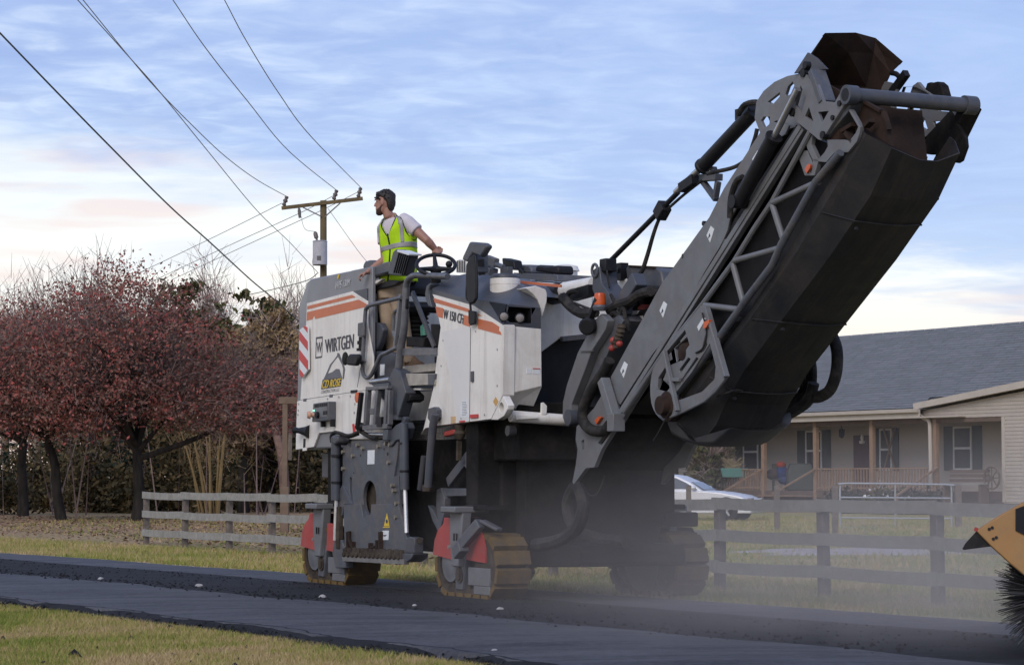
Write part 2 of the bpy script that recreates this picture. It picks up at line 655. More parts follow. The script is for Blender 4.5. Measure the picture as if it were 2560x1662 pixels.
decal('stripe', -1.10, 'G', [(338, 985), (1245, 765), (1392, 850), (1385, 888), (480, 1105), (462, 1045), (430, 1110), (330, 1135)], 'orange', up_panel)
text_quad('WPE-130M', S(-1.083, 'G', (845, 455), (1100, 395), (822, 585), (1075, 520)), (0, -.003, 0), M['palegrey'], body, bold=0.008)
decal('tape_mark', -1.083, 'G', [(880, 325), (915, 318), (885, 400), (865, 405)], 'yellow', body)
# lettering and emblem on the flank
text_quad('WIRTGEN', S(-1.10, 'H', (655, 200), (1160, 100), (665, 440), (1150, 350)), (0, -.003, 0), M['navy'], up_panel, bold=0.011)
fr = MB()
o_ = S(-1.10, 'H', (495, 160), (612, 145), (600, 515), (483, 537))
i_ = S(-1.10, 'H', (505, 190), (603, 178), (593, 490), (494, 508))
fr.prism([P3(q, -1.10) for q in o_], (0, -.003, 0), [[P3(q, -1.10) for q in i_]])
part('emblem_frame', fr, 'navy', up_panel)
text_quad('W', S(-1.10, 'H', (508, 255), (600, 243), (508, 440), (592, 428)), (0, -.003, 0), M['navy'], up_panel, 'emblem_letter', bold=0.02)
em = MB()
em.prism(S(-1.10, 'H', (870, 435), (900, 440), (985, 650), (1005, 720), (985, 880), (960, 905), (972, 720), (950, 640), (880, 500), (830, 560), (770, 640), (700, 800), (780, 770), (850, 715), (905, 720),
           (950, 860), (625, 905), (690, 760), (740, 640), (800, 570), (865, 480)), (0, -.003, 0))
part('company_emblem', em, pmat('emblem_grey', (0.13, 0.13, 0.145), rough=0.5), up_panel)
decal('name_plate', -1.10, 'H', [(610, 905), (950, 865), (925, 1022), (585, 1075)], 'navy', up_panel)
text_quad('CD ROSE', S(-1.103, 'H', (625, 915), (942, 878), (597, 1062), (922, 1010)), (0, -.003, 0), M['yellow'], up_panel, bold=0.012)
text_quad('CONSTRUCTION, LLC', S(-1.10, 'H', (590, 1095), (910, 1050), (580, 1160), (902, 1112)), (0, -.003, 0), M['navy'], up_panel)


def clip_poly(poly, a, b, c):
    """keep the side a*x + b*y <= c"""
    out = []
    for i in range(len(poly)):
        p, q = poly[i], poly[(i + 1) % len(poly)]
        fp, fq = a * p[0] + b * p[1] - c, a * q[0] + b * q[1] - c
        if fp <= 0:
            out.append(p)
        if fp * fq < 0:
            t = fp / (fp - fq)
            out.append((p[0] + (q[0] - p[0]) * t, p[1] + (q[1] - p[1]) * t))
    return out


hz = [(202, 30), (300, -40), (345, -10), (355, 720), (270, 840), (240, 878), (205, 800), (195, 400)]
hzp = part('hazard_plate', MB().plate(S(-1.14, 'H', *hz), -1.12, -1.14), 'sticker')
for yl, h in ((-250, 140), (40, 158), (368, 175), (700, 175)):
    # band: y between yl + 1.3*(x-195) and + h
    poly = clip_poly(hz, 1.3, -1, 1.3 * 195 - yl)
    poly = clip_poly(poly, -1.3, 1, -1.3 * 195 + yl + h) if len(poly) > 2 else []
    if len(poly) > 2:
        decal('red_stripe', -1.14, 'H', poly, 'signred', hzp)
part('panel_seam', MB().bar(S(-1.101, 'H', (1275, 690)), S(-1.101, 'H', (1218, 1035)), .006, .006, (0, 1, 0)), 'navy', up_panel)
part('panel_seam', MB().bar(S(-1.101, 'H', (330, 700)), S(-1.101, 'H', (318, 1245)), .004, .004, (0, 1, 0)), 'tint', up_panel)
part('latch', MB().box(S(-1.106, 'H', (1160, 1112)), (.16, .02, .03)), 'black', up_panel, bevel=.004)
part('hinge', MB().box(S(-1.104, 'H', (300, 1262)), (.09, .012, .03)), 'grey', up_panel, bevel=.003)
part('hinge', MB().box(S(-1.104, 'H', (760, 1190)), (.09, .012, .03)), 'grey', up_panel, bevel=.003)
sb_ = MB()
for q in ((190, 1330), (185, 1440), (180, 1520), (700, 1240), (900, 1210), (1100, 1190), (1180, 1330), (1170, 1480), (640, 1400)):
    c_ = S(-1.105, 'H', q)
    sb_.cyl(c_, c_ + Vector((0, -.008, 0)), .012, 8)
part('panel_screw', sb_, 'steel', low_panel, kind='stuff')
# control box
cb = part('control_box', MB().plate(S(-1.2, 'P', (235, 268), (442, 238), (440, 500), (218, 522)), -1.2, -1.105), 'grey', bevel=0.008)
decal('key_panel', -1.2, 'P', [(245, 282), (430, 256), (428, 445), (235, 470)], 'lgrey', cb)
for r_ in ((255, 280, 285, 325), (290, 275, 318, 320), (325, 272, 348, 315), (355, 268, 375, 312), (382, 264, 402, 308), (408, 262, 428, 304), (375, 372, 398, 425), (405, 368, 428, 420)):
    decal('button', -1.203, 'P', [(r_[0], r_[1]), (r_[2], r_[1] - 4), (r_[2], r_[3] - 4), (r_[0], r_[3])], 'black', cb)
gl = bpy.data.materials.new('green_indicator')
gl.use_nodes = True
gl.node_tree.nodes['Principled BSDF'].inputs['Emission Color'].default_value = (0.1, 1.0, 0.55, 1)
gl.node_tree.nodes['Principled BSDF'].inputs['Emission Strength'].default_value = 1.5
decal('indicator_light', -1.203, 'P', [(236, 355), (256, 352), (256, 374), (236, 377)], gl, cb)
c_ = S(-1.2, 'P', (248, 425))
part('stop_button', MB().lathe(c_, c_ + Vector((-.02, -.07, 0)), [(0, .025), (.5, .025), (.55, .045), (1, .035)]), pmat('faded_orange', (0.62, 0.34, 0.22)), cb, smooth=True)
c_ = S(-1.2, 'P', (312, 425))
part('dial', MB().cyl(c_, c_ + Vector((0, -.03, 0)), .035), 'black', cb, smooth=True)
for q in ((375, 540), (505, 535)):
    c_ = S(-1.14, 'P', q)
    part('mount', MB().box(c_, (.03, .05, .08)), 'black', cb)
# horn, latch
c_ = S(-1.1, 'P', (180, 655))
part('horn', MB().lathe(c_ + Vector((.02, 0, 0)), c_ + Vector((-.19, -.10, .02)), [(0, .075), (.3, .05), (.7, .03), (1, .035)]), 'black', smooth=True)
lt = part('latch_plate', MB().plate(S(-1.11, 'P', (100, 690), (145, 685), (148, 915), (95, 920)), -1.106, -1.115), 'white')
decal('latch_slot', -1.115, 'P', [(105, 752), (134, 750), (130, 870), (100, 875)], 'black', lt)

# ---- chassis, milling drum box
ch = MB()
ch.span((-4.0, -.85, .95), (xf - .3, .85, 1.85))
ch.span((-3.35, -.80, .40), (.15, .80, 1.75))
ch.span((-.5, -.86, 1.30), (.62, .86, 1.85))
part('chassis', ch, 'chassis', bevel=0.02)
# front apron and lower nose under the conveyor, seen right of the near front track
fa = MB()
w1 = FR(.45, 'D', (480, 740), (920, 740), (945, 645), (985, 640), (985, 780))
fa.prism([(.30, -.72, .50), (.30, .70, .50), (.30, .76, .72), (.30, .90, .78), (.30, .90, 1.45), (.30, -.72, 1.45)], (.20, 0, 0))
part('front_apron', fa, 'chassis', bevel=0.01)
part('drum_skid', MB().prism([P3(q, -.62) for q in S(-.62, 'D', (-60, 960), (445, 1000), (472, 1050), (472, 1135), (440, 1165), (-60, 1165))], (0, 1.1, 0)), 'chassis', bevel=0.012)
# ---- tank body at the right front
sd_ = S(YS, 'K', (115, 855), (690, 1012), (1097, 1285)) + S(YS, 'L', (975, 150), (812, 480), (82, 572)) + S(YS, 'A', (800, 1435), (775, 1468), (790, 1445), (848, 1205), (872, 985), (886, 880), (852, 720))
tank = part('front_tank', MB().prism([P3(q, -1.10) for q in sd_], (0, .12, 0)), 'white', bevel=0.006)
XC = .78
ff = FR(XC, 'K', (1097, 1287), (1618, 1334)) + FR(XC, 'L', (1515, 30), (985, 150))
part('tank_front', MB().prism(ff, (-.6, 0, 0)), 'white', tank, bevel=0.006)
lc = FR(XC, 'L', (985, 152), (1513, 32)) + FR(.58, 'L', (1372, 370), (1052, 330))
part('tank_underside', MB().loft([lc, [q + Vector((-.25, 0, .02)) for q in lc]]), 'white', tank)
eb = S(-1.13, 'L', (978, 160), (1046, 290), (1040, 345), (990, 438), (905, 492), (812, 490))
hole = [S(-1.13, 'L', (955 + 33 * cos(a), 325 + 72 * sin(a))) for a in np.linspace(0, 2 * pi, 12, endpoint=False)]
part('tow_eye', MB().plate(eb, -1.13, -1.06, [hole]), 'white', bevel=0.004)
cm = MB()
a = FR(.72, 'L', (1080, 440))
b = FR(.72, 'L', (1890, 500))
cm.cyl(a, b, .055, 14)
cm.prism(FR(.74, 'L', (1495, 260), (1520, 252), (1568, 300), (1562, 420), (1490, 420)), (.03, 0, 0))
cm.prism(FR(.78, 'L', (1150, 420), (1330, 440), (1455, 450), (1450, 475), (1330, 480), (1150, 490)), (.02, 0, 0))
part('front_crossmember', cm, 'white', bevel=0.004)
part('lower_tube', MB().cyl(FR(.55, 'L', (1040, 640)), FR(.55, 'L', (2000, 690)), .05, 12), 'grey', smooth=True)
# inner wall below the step
part('inner_wall', MB().span((-2.2, -.80, 1.52), (-.55, -.74, 2.02)), 'white', bevel=0.004)
# slate hood above the tank
hv = [S(-1.10, 'K', (115, 855)), S(-1.10, 'K', (690, 1015)), S(-1.10, 'K', (1095, 1285)), FR(XC, 'K', (1615, 1335)),
      S(-1.10, 'K', (112, 785)), S(-1.10, 'K', (640, 930)), S(-1.09, 'K', (890, 945)), FR(XC - .01, 'K', (1170, 985)), FR(XC - .01, 'K', (1603, 1045)),
      S(-.85, 'K', (205, 660)), S(-.85, 'K', (590, 572)), S(-.8, 'K', (930, 600)), FR(.45, 'K', (1330, 735)), FR(.64, 'K', (1520, 880)),
      S(-.85, 'K', (130, 760))]
hb = MB()
hb.add(hv, [(0, 1, 5, 4), (1, 2, 6, 5), (2, 7, 6), (4, 5, 10, 9), (5, 6, 11, 10), (6, 7, 12, 11), (7, 8, 13, 12), (4, 9, 14), (0, 4, 14)])
outer = [hv[2], hv[3], hv[8], hv[7]]
outer = [Vector((XC, q[1], q[2])) for q in outer]
niche = FR(XC, 'K', (1140, 1030), (1475, 1050), (1478, 1258), (1130, 1240))
hb.prism(outer, (-.01, 0, 0), [niche])
tops = [hv[9], hv[10], hv[11], hv[12], hv[13]]
hb.add(tops + [q + Vector((-.2, .5, 0)) for q in tops], [(0, 1, 6, 5), (1, 2, 7, 6), (2, 3, 8, 7), (3, 4, 9, 8)])
hood = part('tank_hood', hb, 'slate', bevel=0.012, seg=3)
nb = MB()
nv = niche + [Vector((.60, q[1], q[2])) for q in niche]
nb.add(nv, [(0, 1, 5, 4), (1, 2, 6, 5), (2, 3, 7, 6), (3, 0, 4, 7), (4, 5, 6, 7)])
_g = (hv[2] + hv[7] + hv[6]) / 3
nb.prism([_g + (q - _g) * .86 + Vector((.010, -.016, 0)) for q in (hv[2], hv[7], hv[6])], (-.01, .010, 0))
part('headlight_niche', nb, 'black', hood)
for q in ((1105, 1165), (1325, 1185)):
    c_ = FR(.80, 'K', q)
    hl = part('headlight', MB().lathe(c_ + Vector((-.12, .04, .02)), c_, [(0, .02), (.3, .04), (.85, .05), (1, .048)]), 'black', hood, smooth=True)
    part('lens', MB().lathe(c_ + Vector((-.004, 0, 0)), c_ + Vector((.018, -.006, -.004)), [(0, .04), (.6, .036), (1, .015)], 16), 'lamp', hl, smooth=True)
c_ = FR(.30, 'K', (1118, 850))
ct = FR(.30, 'K', (1118, 645))
cap = part('filler_housing', MB().lathe(c_ - Vector((0, 0, .03)), ct, [(0, .145), (.62, .145), (.63, .142), (.66, .142), (.67, .146), (1, .143)], 28), 'white', smooth=True)
part('filler_cap', MB().lathe(ct, ct + Vector((0, 0, .045)), [(0, .145), (.7, .14), (1, .11)], 24).box(ct + Vector((.03, 0, .07)), (.16, .06, .07)), 'slate', cap, bevel=0.006)
# cream rounded cheek right of the hood
ck = FR(.70, 'K', (1400, 770), (1540, 740), (1680, 790), (1700, 850), (1695, 960), (1640, 1165), (1618, 1165), (1612, 1050), (1570, 930), (1500, 850))
chk = part('rounded_cheek', MB().prism(ck, (-.25, 0, 0)), 'white', bevel=0.02, seg=3)
# recessed front wall, dark engine bay
fw = FR(.20, 'C', (150, 420), (250, 380), (560, 420), (560, 740), (310, 760), (160, 870))
part('front_wall', MB().prism(fw, (-.3, 0, 0)), 'white', bevel=0.01)
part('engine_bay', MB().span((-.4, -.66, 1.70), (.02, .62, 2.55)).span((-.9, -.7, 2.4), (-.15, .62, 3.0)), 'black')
part('bay_ledge', MB().bar(FR(.22, 'C', (320, 765)), FR(.22, 'C', (540, 742)), .06, .05), 'grey', bevel=0.004)

# ---- engine hood deck and what stands on it
dk = S(-.70, 'K', (740, 590), (1950, 690))
zt = dk[0][2]
deck = MB()
deck.loft([[(-.95, -.72, zt - .5), (-.95, .8, zt - .5), (-.95, .8, zt), (-.95, -.72, zt)], [(.15, -.70, zt - .55), (.15, .8, zt - .55), (.15, .8, zt - .12), (.15, -.70, zt - .12)]])
deck.loft([[(-2.3, .1, zt - .4), (-2.3, .95, zt - .4), (-2.3, .95, zt + .02), (-2.3, .1, zt + .02)], [(-.9, .1, zt - .4), (-.9, .95, zt - .4), (-.9, .95, zt + .02), (-.9, .1, zt + .02)]])
part('engine_deck', deck, 'white', bevel=0.02)
a, b = S(-.6, 'K', (1330, 690), (1890, 745))
part('deck_strip', MB().bar(a, b, .02, .025), 'orange')
rk = S(-.2, 'K', (1230, 560), (1830, 585), (1850, 680), (1240, 640))
part('deck_frame', MB().plate(rk, -.2, .2), 'grey', bevel=0.006)
part('deck_box', MB().plate(S(-.1, 'K', (1290, 450), (1440, 450), (1475, 490), (1480, 570), (1290, 570)), -.1, .25), 'grey', bevel=0.02)
a = S(-.2, 'K', (1115, 370))
part('work_lamp', MB().plate(S(-.2, 'K', (1120, 365), (1135, 360), (1265, 390), (1280, 400), (1300, 530), (1180, 520), (1135, 490)), -.24, -.14).bar(S(-.19, 'K', (1300, 500)), S(-.19, 'K', (1370, 570)), .03, .03), 'black', bevel=0.012)
part('work_lamp', MB().plate(S(-.1, 'K', (1615, 470), (1650, 455), (1760, 470), (1900, 465), (1920, 490), (1920, 590), (1720, 560), (1600, 545)), -.16, .02), 'black', bevel=0.02)
c_ = S(.1, 'T', (200, 370))
part('breather_cap', MB().lathe(c_, c_ + Vector((0, 0, .16)), [(0, .12), (.55, .12), (.6, .14), (.9, .12), (1, .05)], 20), 'white', smooth=True)
part('air_intake', MB().plate(S(.2, 'K', (440, 400), (480, 375), (590, 380), (600, 560), (440, 560)), .2, .5), 'white', bevel=0.01)
it = MB()
for k in range(4):
    q = S(.2, 'K', (462 + 32 * k, 395), (474 + 32 * k, 395), (474 + 32 * k, 545), (462 + 32 * k, 545))
    it.plate(q, .197, .19)
part('intake_louvre', it, 'grey')
cl = MB()
cl.tube(S(-.5, 'K', (810, 350), (900, 390), (1000, 450), (1095, 485)), .028, 8)
cl.bar(S(-.5, 'K', (870, 380)), S(-.5, 'K', (1000, 430)), .06, .09)
cl.bar(S(-.5, 'K', (740, 480)), S(-.5, 'K', (960, 560)), .10, .08)
cl.box(S(-.45, 'K', (830, 430)), (.12, .1, .12))
cl.box(S(-.45, 'K', (800, 530)), (.10, .1, .10))
part('camera_arm', cl, 'grey', bevel=0.006)

# ---- operator platform
zf = MF.side(*px('A', 760, 1128), -1.12)[2]
zp = 2.275
pl = S(-1.12, 'A', (682, 1133), (856, 1133), (851, 1197), (800, 1197), (690, 1203))
x0p, x1p = pl[0][0], pl[1][0]
plat = part('platform', MB().plate(pl, -1.12, -1.0).span((-2.84, -1.0, zp - .08), (x1p, -.3, zp)), 'tread', bevel=0.005)
part('platform_corner', MB().plate(S(-1.12, 'A', (818, 1135), (857, 1135), (850, 1196), (820, 1196)), -1.125, -1.0), 'grey', plat)
kb = S(-.95, 'A', (690, 1035), (868, 1035), (858, 1133), (690, 1133))
part('kick_board', MB().plate(kb, -.62, -.58), 'slate', plat)
st = MB()
for k in range(3):
    st.bar(S(-1.1, 'A', (676, 1003 + 12 * k)), S(-1.1, 'A', (870, 1001 + 12 * k)), .035, .028)
part('step_bar', st, 'rail', plat, bevel=0.003)
part('step_tread', MB().bar(S(-1.02, 'A', (690, 1218)), S(-1.02, 'A', (808, 1220)), .12, .018).bar(S(-1.0, 'A', (752, 1222)), S(-1.0, 'A', (752, 1252)), .04, .04), 'white', plat)
# far rear wall and clutter seen through the platform opening
part('bulkhead', MB().prism([(xi + .004, -1.03, zf), (xi + .004, .9, zf), (xi + .004, .9, ztop - .12), (xi + .004, -1.03, ztop - .12)], (.03, 0, 0)), 'white', bevel=0.004)
part('seat', MB().plate(S(-.55, 'A', (700, 735), (770, 738), (822, 762), (815, 800), (700, 790)), -.8, -.3).plate(S(-.5, 'A', (760, 600), (785, 600), (805, 660), (800, 705), (768, 710)), -.75, -.4), 'black', bevel=0.02, seg=3)
bl = MB()
for k in range(7):
    yk = 805 + 24 * k
    c_ = S(-.6, 'A', (740 - 2 * k, yk))
    bl.lathe(c_ - Vector((0, 0, .03)), c_ + Vector((0, 0, .03)), [(0, .13), (.5, .17 - .01 * (k % 2)), (1, .13)], 14)
part('seat_bellows', bl, 'rubber', smooth=True)
sb = MB()
sb.span((-1.75, -.6, zf), (-.72, -.2, zf + .42))
sb.plate(S(-.9, 'A', (830, 860), (872, 862), (884, 900), (876, 985), (835, 975)), -.9, -.7)
sb.plate(S(-.85, 'A', (720, 930), (820, 935), (815, 990), (720, 985)), -.9, -.7)
part('seat_base', sb, 'black', bevel=0.01)
part('bottle', MB().lathe(S(-.88, 'A', (800, 925)), S(-.88, 'A', (797, 850)), [(0, .045), (.7, .045), (.85, .02), (1, .02)]), 'teal', smooth=True)
part('dark_cabinet', MB().prism(FR(-2.80, 'A', (470, 760), (600, 745), (700, 775), (705, 1060), (470, 1060)), (.08, 0, 0)), 'black', bevel=.01)
part('pedestal', MB().plate(S(-1.0, 'A', (500, 850), (560, 855), (578, 890), (560, 960), (540, 1005), (480, 1005), (482, 860)), -1.02, -.95), 'slate', bevel=0.015)
decal('label_plate', -1.021, 'A', [(498, 852), (524, 853), (522, 886), (496, 884)], 'sticker')
part('pedestal_box', MB().plate(S(-1.16, 'A', (437, 855), (470, 850), (472, 930), (436, 928)), -1.18, -1.15), 'grey', bevel=0.01)
part('relay_stack', MB().lathe(S(-1.12, 'A', (448, 1010)), S(-1.12, 'A', (450, 930)), [(0, .05), (.2, .05), (.21, .03), (.45, .03), (.46, .045), (.7, .045), (.71, .03), (1, .03)], 12), 'black', smooth=True)
part('lower_pedestal', MB().plate(S(-1.0, 'A', (515, 1010), (600, 1010), (650, 1030), (650, 1100), (620, 1180), (512, 1180)), -1.02, -.95), 'slate', bevel=0.01)
decal('label_plate', -1.021, 'A', [(554, 1083), (578, 1082), (576, 1142), (552, 1146)], 'sticker')
part('cream_gusset', MB().plate(S(-1.04, 'A', (474, 1030), (510, 1025), (508, 1110), (478, 1100)), -1.06, -1.03), 'white')
# console
co = part('console', MB().plate(S(-1.0, 'I', (160, 1365), (430, 1225), (560, 1180), (600, 1290), (560, 1330), (165, 1440)), -1.05, -.93), 'grey', bevel=0.012)
part('console_screen', MB().plate(S(-1.08, 'I', (610, 1050), (650, 1012), (815, 1068), (825, 1095), (755, 1365), (720, 1382), (550, 1365), (545, 1320)), -1.12, -1.0), 'slate', co, bevel=0.012)
fin = MB()
for k in range(6):
    fin.bar(S(-1.125, 'I', (652 + 28 * k, 1068 + 7 * k)), S(-1.125, 'I', (580 + 28 * k, 1335 + 4 * k)), .012, .018, (0, 1, 0))
part('console_fin', fin, 'black', co)
part('console_edge', MB().plate(S(-1.13, 'I', (640, 1020), (800, 1075), (795, 1095), (632, 1042)), -1.14, -1.0), 'sticker', co)
part('console_arm', MB().plate(S(-1.0, 'G', (1390, 490), (1715, 400), (1640, 470), (1520, 540), (1445, 640), (1385, 640)), -1.04, -.99), 'white', bevel=0.008)
part('console_boot', MB().plate(S(-.98, 'G', (1460, 600), (1560, 520), (1800, 420), (2000, 440), (1900, 520), (1600, 590), (1500, 660)), -1.0, -.94), 'black', bevel=0.01)
part('console_post', MB().bar(S(-.95, 'A', (500, 690)), S(-.95, 'A', (500, 860)), .07, .05).bar(S(-.95, 'A', (528, 690)), S(-.95, 'A', (528, 860)), .03, .04), 'white', bevel=0.004)
part('headrest', MB().plate(S(-.55, 'I', (262, 1290), (262, 1230), (290, 1180), (340, 1165), (400, 1165), (420, 1290)), -.65, -.5), 'slate', bevel=0.03, seg=3)
# handrails
part('handrail', MB().tube(S(-1.15, 'J', (690, 240), (500, 285), (260, 345), (205, 385), (185, 450), (165, 800), (148, 1180), (158, 1300), (210, 1348), (265, 1310), (330, 1180), (395, 1045), (480, 1000), (620, 928)), .022, 10, 4), 'rail', smooth=True)
part('handrail', MB().tube(S(-1.05, 'J', (650, 410), (600, 430), (580, 480), (572, 650), (570, 720), (600, 800), (625, 760)), .018, 8, 4), 'rail', smooth=True)
part('handrail', MB().tube(S(-1.12, 'I', (1320, 1385), (1150, 1380), (900, 1368), (820, 1390), (770, 1440), (750, 1520)) + S(-1.12, 'J', (745, 150), (735, 450), (715, 700), (680, 900), (640, 1250), (632, 1340)), [.032, .032, .032, .034, .036, .038, .04, .04], 12, 3), 'rail', smooth=True)
part('rail_post', MB().bar(S(-1.13, 'J', (680, 200)), S(-1.13, 'J', (600, 960)), .04, .05, (0, 1, 0)), 'lgrey', bevel=0.004)
for q in ((740, 330), (675, 830)):
    c_ = S(-1.12, 'J', q)
    part('rail_clamp', MB().box(c_, (.09, .035, .10)), 'black', bevel=0.008)
part('brace_strap', MB().bar(S(-1.0, 'J', (835, 170)), S(-1.0, 'J', (1140, 930)), .05, .03, (0, 1, 0)), 'slate', bevel=0.004)
# mirror-like side lamp on the rail, wide black head
c_ = S(-1.25, 'H', (1270, 560))
lamp = part('side_lamp', MB().plate(S(-1.25, 'H', (1100, 455), (1240, 455), (1262, 480), (1258, 560), (1210, 665), (1050, 650), (1050, 520)), -1.27, -1.22), 'black', bevel=0.02, seg=3)
c_ = S(-1.24, 'H', (1005, 535))
part('lamp_back', MB().sphere(c_, .055, 14, 10, (.8, .6, 1.3)), 'rubber', lamp, smooth=True)
part('lamp_stalk', MB().bar(S(-1.2, 'H', (1250, 610)), S(-1.15, 'H', (1380, 600)), .03, .03), 'steel', lamp)
# ladder and folding access below the platform
la = MB()
for (x0, y0, x1, y1, w) in ((1005, 40, 970, 560, .06), (1145, 70, 1100, 560, .055), (1275, 60, 1245, 580, .06), (1310, 80, 1300, 560, .04)):
    la.bar(S(-1.2, 'P', (x0, y0)), S(-1.2, 'P', (x1, y1)), w, .05, (0, 1, 0))
part('ladder_rail', la, 'rail', bevel=0.006)
la = MB()
la.bar(S(-1.2, 'P', (950, 600)), S(-1.2, 'P', (1290, 580)), .06, .05)
la.bar(S(-1.2, 'P', (1000, 65)), S(-1.2, 'P', (1300, 42)), .06, .035)
la.bar(S(-1.2, 'P', (1050, 378)), S(-1.2, 'P', (1110, 376)), .06, .06)
part('ladder_rung', la, 'rail', bevel=0.004)
part('ladder_roller', MB().cyl(S(-1.18, 'H', (1460, 945)), S(-1.18, 'H', (1800, 900)), .028, 12), 'steel', smooth=True)
part('step_plate', MB().plate(S(-1.18, 'H', (1480, 990), (1790, 955), (1790, 1025), (1560, 1040)), -1.2, -1.0), 'slate', bevel=0.006)
part('ladder_post', MB().plate(S(-1.15, 'H', (1900, 700), (2010, 760), (2045, 900), (2110, 1130), (1985, 1545), (1860, 1545), (1880, 1100), (1810, 900)), -1.18, -1.06).plate(S(-1.15, 'P', (1370, 60), (1440, 60), (1440, 500), (1350, 490)), -1.18, -1.08), 'slate', bevel=0.01)
part('foot_guard', MB().plate(S(-1.1, 'H', (1990, 1150), (2110, 1080), (2210, 1180), (2200, 1270), (2140, 1305), (2000, 1260)), -1.14, -.98), 'black', bevel=0.01)
ch2 = MB()
ch2.tube(S(-1.24, 'P', (905, 120), (895, 200), (880, 330), (865, 470), (850, 590)), .03, 6)
part('chain', ch2, 'black', smooth=True)
c_ = S(-1.22, 'P', (862, 185))
part('reflector', MB().cyl(c_, c_ + Vector((0, -.02, 0)), .055, 16), 'amber', smooth=True)
part('red_handle', MB().bar(S(-1.13, 'P', (790, 550)), S(-1.13, 'P', (803, 670)), .02, .02, (0, 1, 0)), 'signred')
part('ladder_foot', MB().sphere(S(-1.2, 'P', (890, 590)), .07, 10, 6, (1.1, .8, .7)).box(S(-1.2, 'P', (1190, 520)), (.12, .08, .10)), 'black')
hs = MB()
hs.tube(S(-1.22, 'P', (490, 800), (485, 720), (530, 665), (620, 680), (720, 710), (830, 670), (880, 640)), .018, 8, 5)
hs.tube(S(-1.2, 'P', (500, 780), (510, 700), (560, 672), (640, 700), (740, 728), (860, 690)), .015, 8, 5)
hs.tube(S(-1.18, 'P', (880, 640), (960, 690), (1040, 735), (1110, 750)), .025, 8, 4)
part('hydraulic_hose', hs, 'rubber', smooth=True)
part('lift_rod', MB().cyl(S(-1.16, 'P', (1020, 690)), S(-1.16, 'P', (1280, 700)), .024, 12), 'steel', smooth=True)
part('lift_knuckle', MB().box(S(-1.16, 'P', (1300, 700)), (.12, .12, .12)).plate(S(-1.16, 'P', (1330, 640), (1400, 560), (1480, 520), (1510, 600), (1470, 760), (1400, 780), (1340, 860), (1290, 850), (1330, 760)), -1.18, -1.05), 'slate', bevel=0.01)
part('lift_hook', MB().plate(S(-1.1, 'P', (1510, 470), (1525, 445), (1545, 445), (1555, 470), (1550, 520), (1530, 560), (1528, 800), (1500, 800), (1512, 560)), -1.14, -1.08), 'slate', bevel=0.008)

# ---- side plate of the drum with its lift cylinders
o1 = S(-1.16, 'B', (450, 330), (480, 318), (500, 340), (540, 300), (690, 285), (845, 285), (838, 400), (815, 545), (805, 900), (465, 900), (445, 600))
oval = [S(-1.16, 'B', (641 + 47 * cos(a), 700 + 125 * sin(a))) for a in np.linspace(0, 2 * pi, 18, endpoint=False)]
slot = S(-1.16, 'B', (498, 560), (506, 548), (513, 560), (513, 640), (524, 738), (508, 738), (497, 650))
hole_pts = oval
upl = part('side_plate', MB().plate(o1, -1.16, -1.12, [hole_pts, slot]), 'grey', bevel=0.004)
o2 = S(-1.19, 'B', (462, 744), (580, 744), (590, 800), (600, 850), (620, 820), (650, 822), (655, 744), (850, 744), (880, 860), (905, 960), (915, 1080), (905, 1130), (880, 1140), (470, 1130), (458, 840))
part('side_plate_lower', MB().plate(o2, -1.195, -1.155), 'grey', bevel=0.004)
part('plate_wing', MB().plate(S(-1.17, 'B', (410, 730), (430, 640), (450, 600), (520, 742), (462, 742), (450, 820), (412, 860)), -1.175, -1.13), 'grey', bevel=0.004)
part('plate_wing', MB().plate(S(-1.17, 'B', (812, 545), (850, 540), (856, 640), (862, 745), (800, 742), (806, 640)), -1.175, -1.13).plate(S(-1.14, 'B', (815, 360), (850, 340), (870, 500), (858, 545), (812, 540)), -1.14, -1.1), 'slate', bevel=0.004)
part('drum_gear', MB().lathe(S(-1.08, 'B', (640, 710)), S(-1.08, 'B', (640, 710)) + Vector((0, .2, 0)), [(0, .30), (.3, .34), (1, .34)], 20).bar(S(-1.09, 'B', (630, 640)), S(-1.09, 'B', (615, 830)), .05, .12, (0, 1, 0)), 'muddy')
bo = MB()
for q in ((530, 398), (563, 322), (600, 345), (712, 330), (765, 310), (795, 318), (785, 445), (460, 490), (460, 370)):
    c_ = S(-1.16, 'B', q)
    bo.cyl(c_, c_ + Vector((0, -.03, 0)), .022, 6)
for q in ((818, 610), (828, 648), (848, 738), (845, 836)):
    c_ = S(-1.175, 'B', q)
    bo.cyl(c_, c_ + Vector((0, -.04, 0)), .022, 6)
part('bolt', bo, pmat('worn_bolt', (0.30, 0.27, 0.22), metal=0.5, rough=0.5), upl, kind='stuff')
bh = MB()
for q, r in (((548, 325), .014), ((577, 395), .014), ((770, 385), .018), ((745, 350), .012), ((738, 300), .01), ((528, 520), .01)):
    c_ = S(-1.16, 'B', q)
    bh.cyl(c_ + Vector((0, -.002, 0)), c_ + Vector((0, .01, 0)), r, 8)
part('bolt_hole', bh, 'black', upl, kind='stuff')
decal('paper_label', -1.16, 'B', [(628, 358), (678, 356), (676, 456), (626, 459)], 'sticker', upl)
decal('warning_triangle', -1.195, 'B', [(766, 808), (783, 900), (744, 900)], 'yellow')
decal('warning_label', -1.195, 'B', [(738, 905), (786, 903), (785, 910), (738, 912)], 'yellow')
decal('warning_label', -1.195, 'B', [(735, 932), (780, 932), (776, 998), (734, 999)], 'sticker')
tri = MB()
tri.prism(S(-1.198, 'B', (757, 860), (764, 850), (772, 862), (768, 880), (760, 878)), (0, -.003, 0))
part('warning_symbol', tri, 'navy')
tri = MB().prism(S(-1.198, 'B', (738, 964), (758, 968), (764, 962), (752, 973), (738, 968)), (0, -.003, 0))
part('label_mark', tri, 'navy')
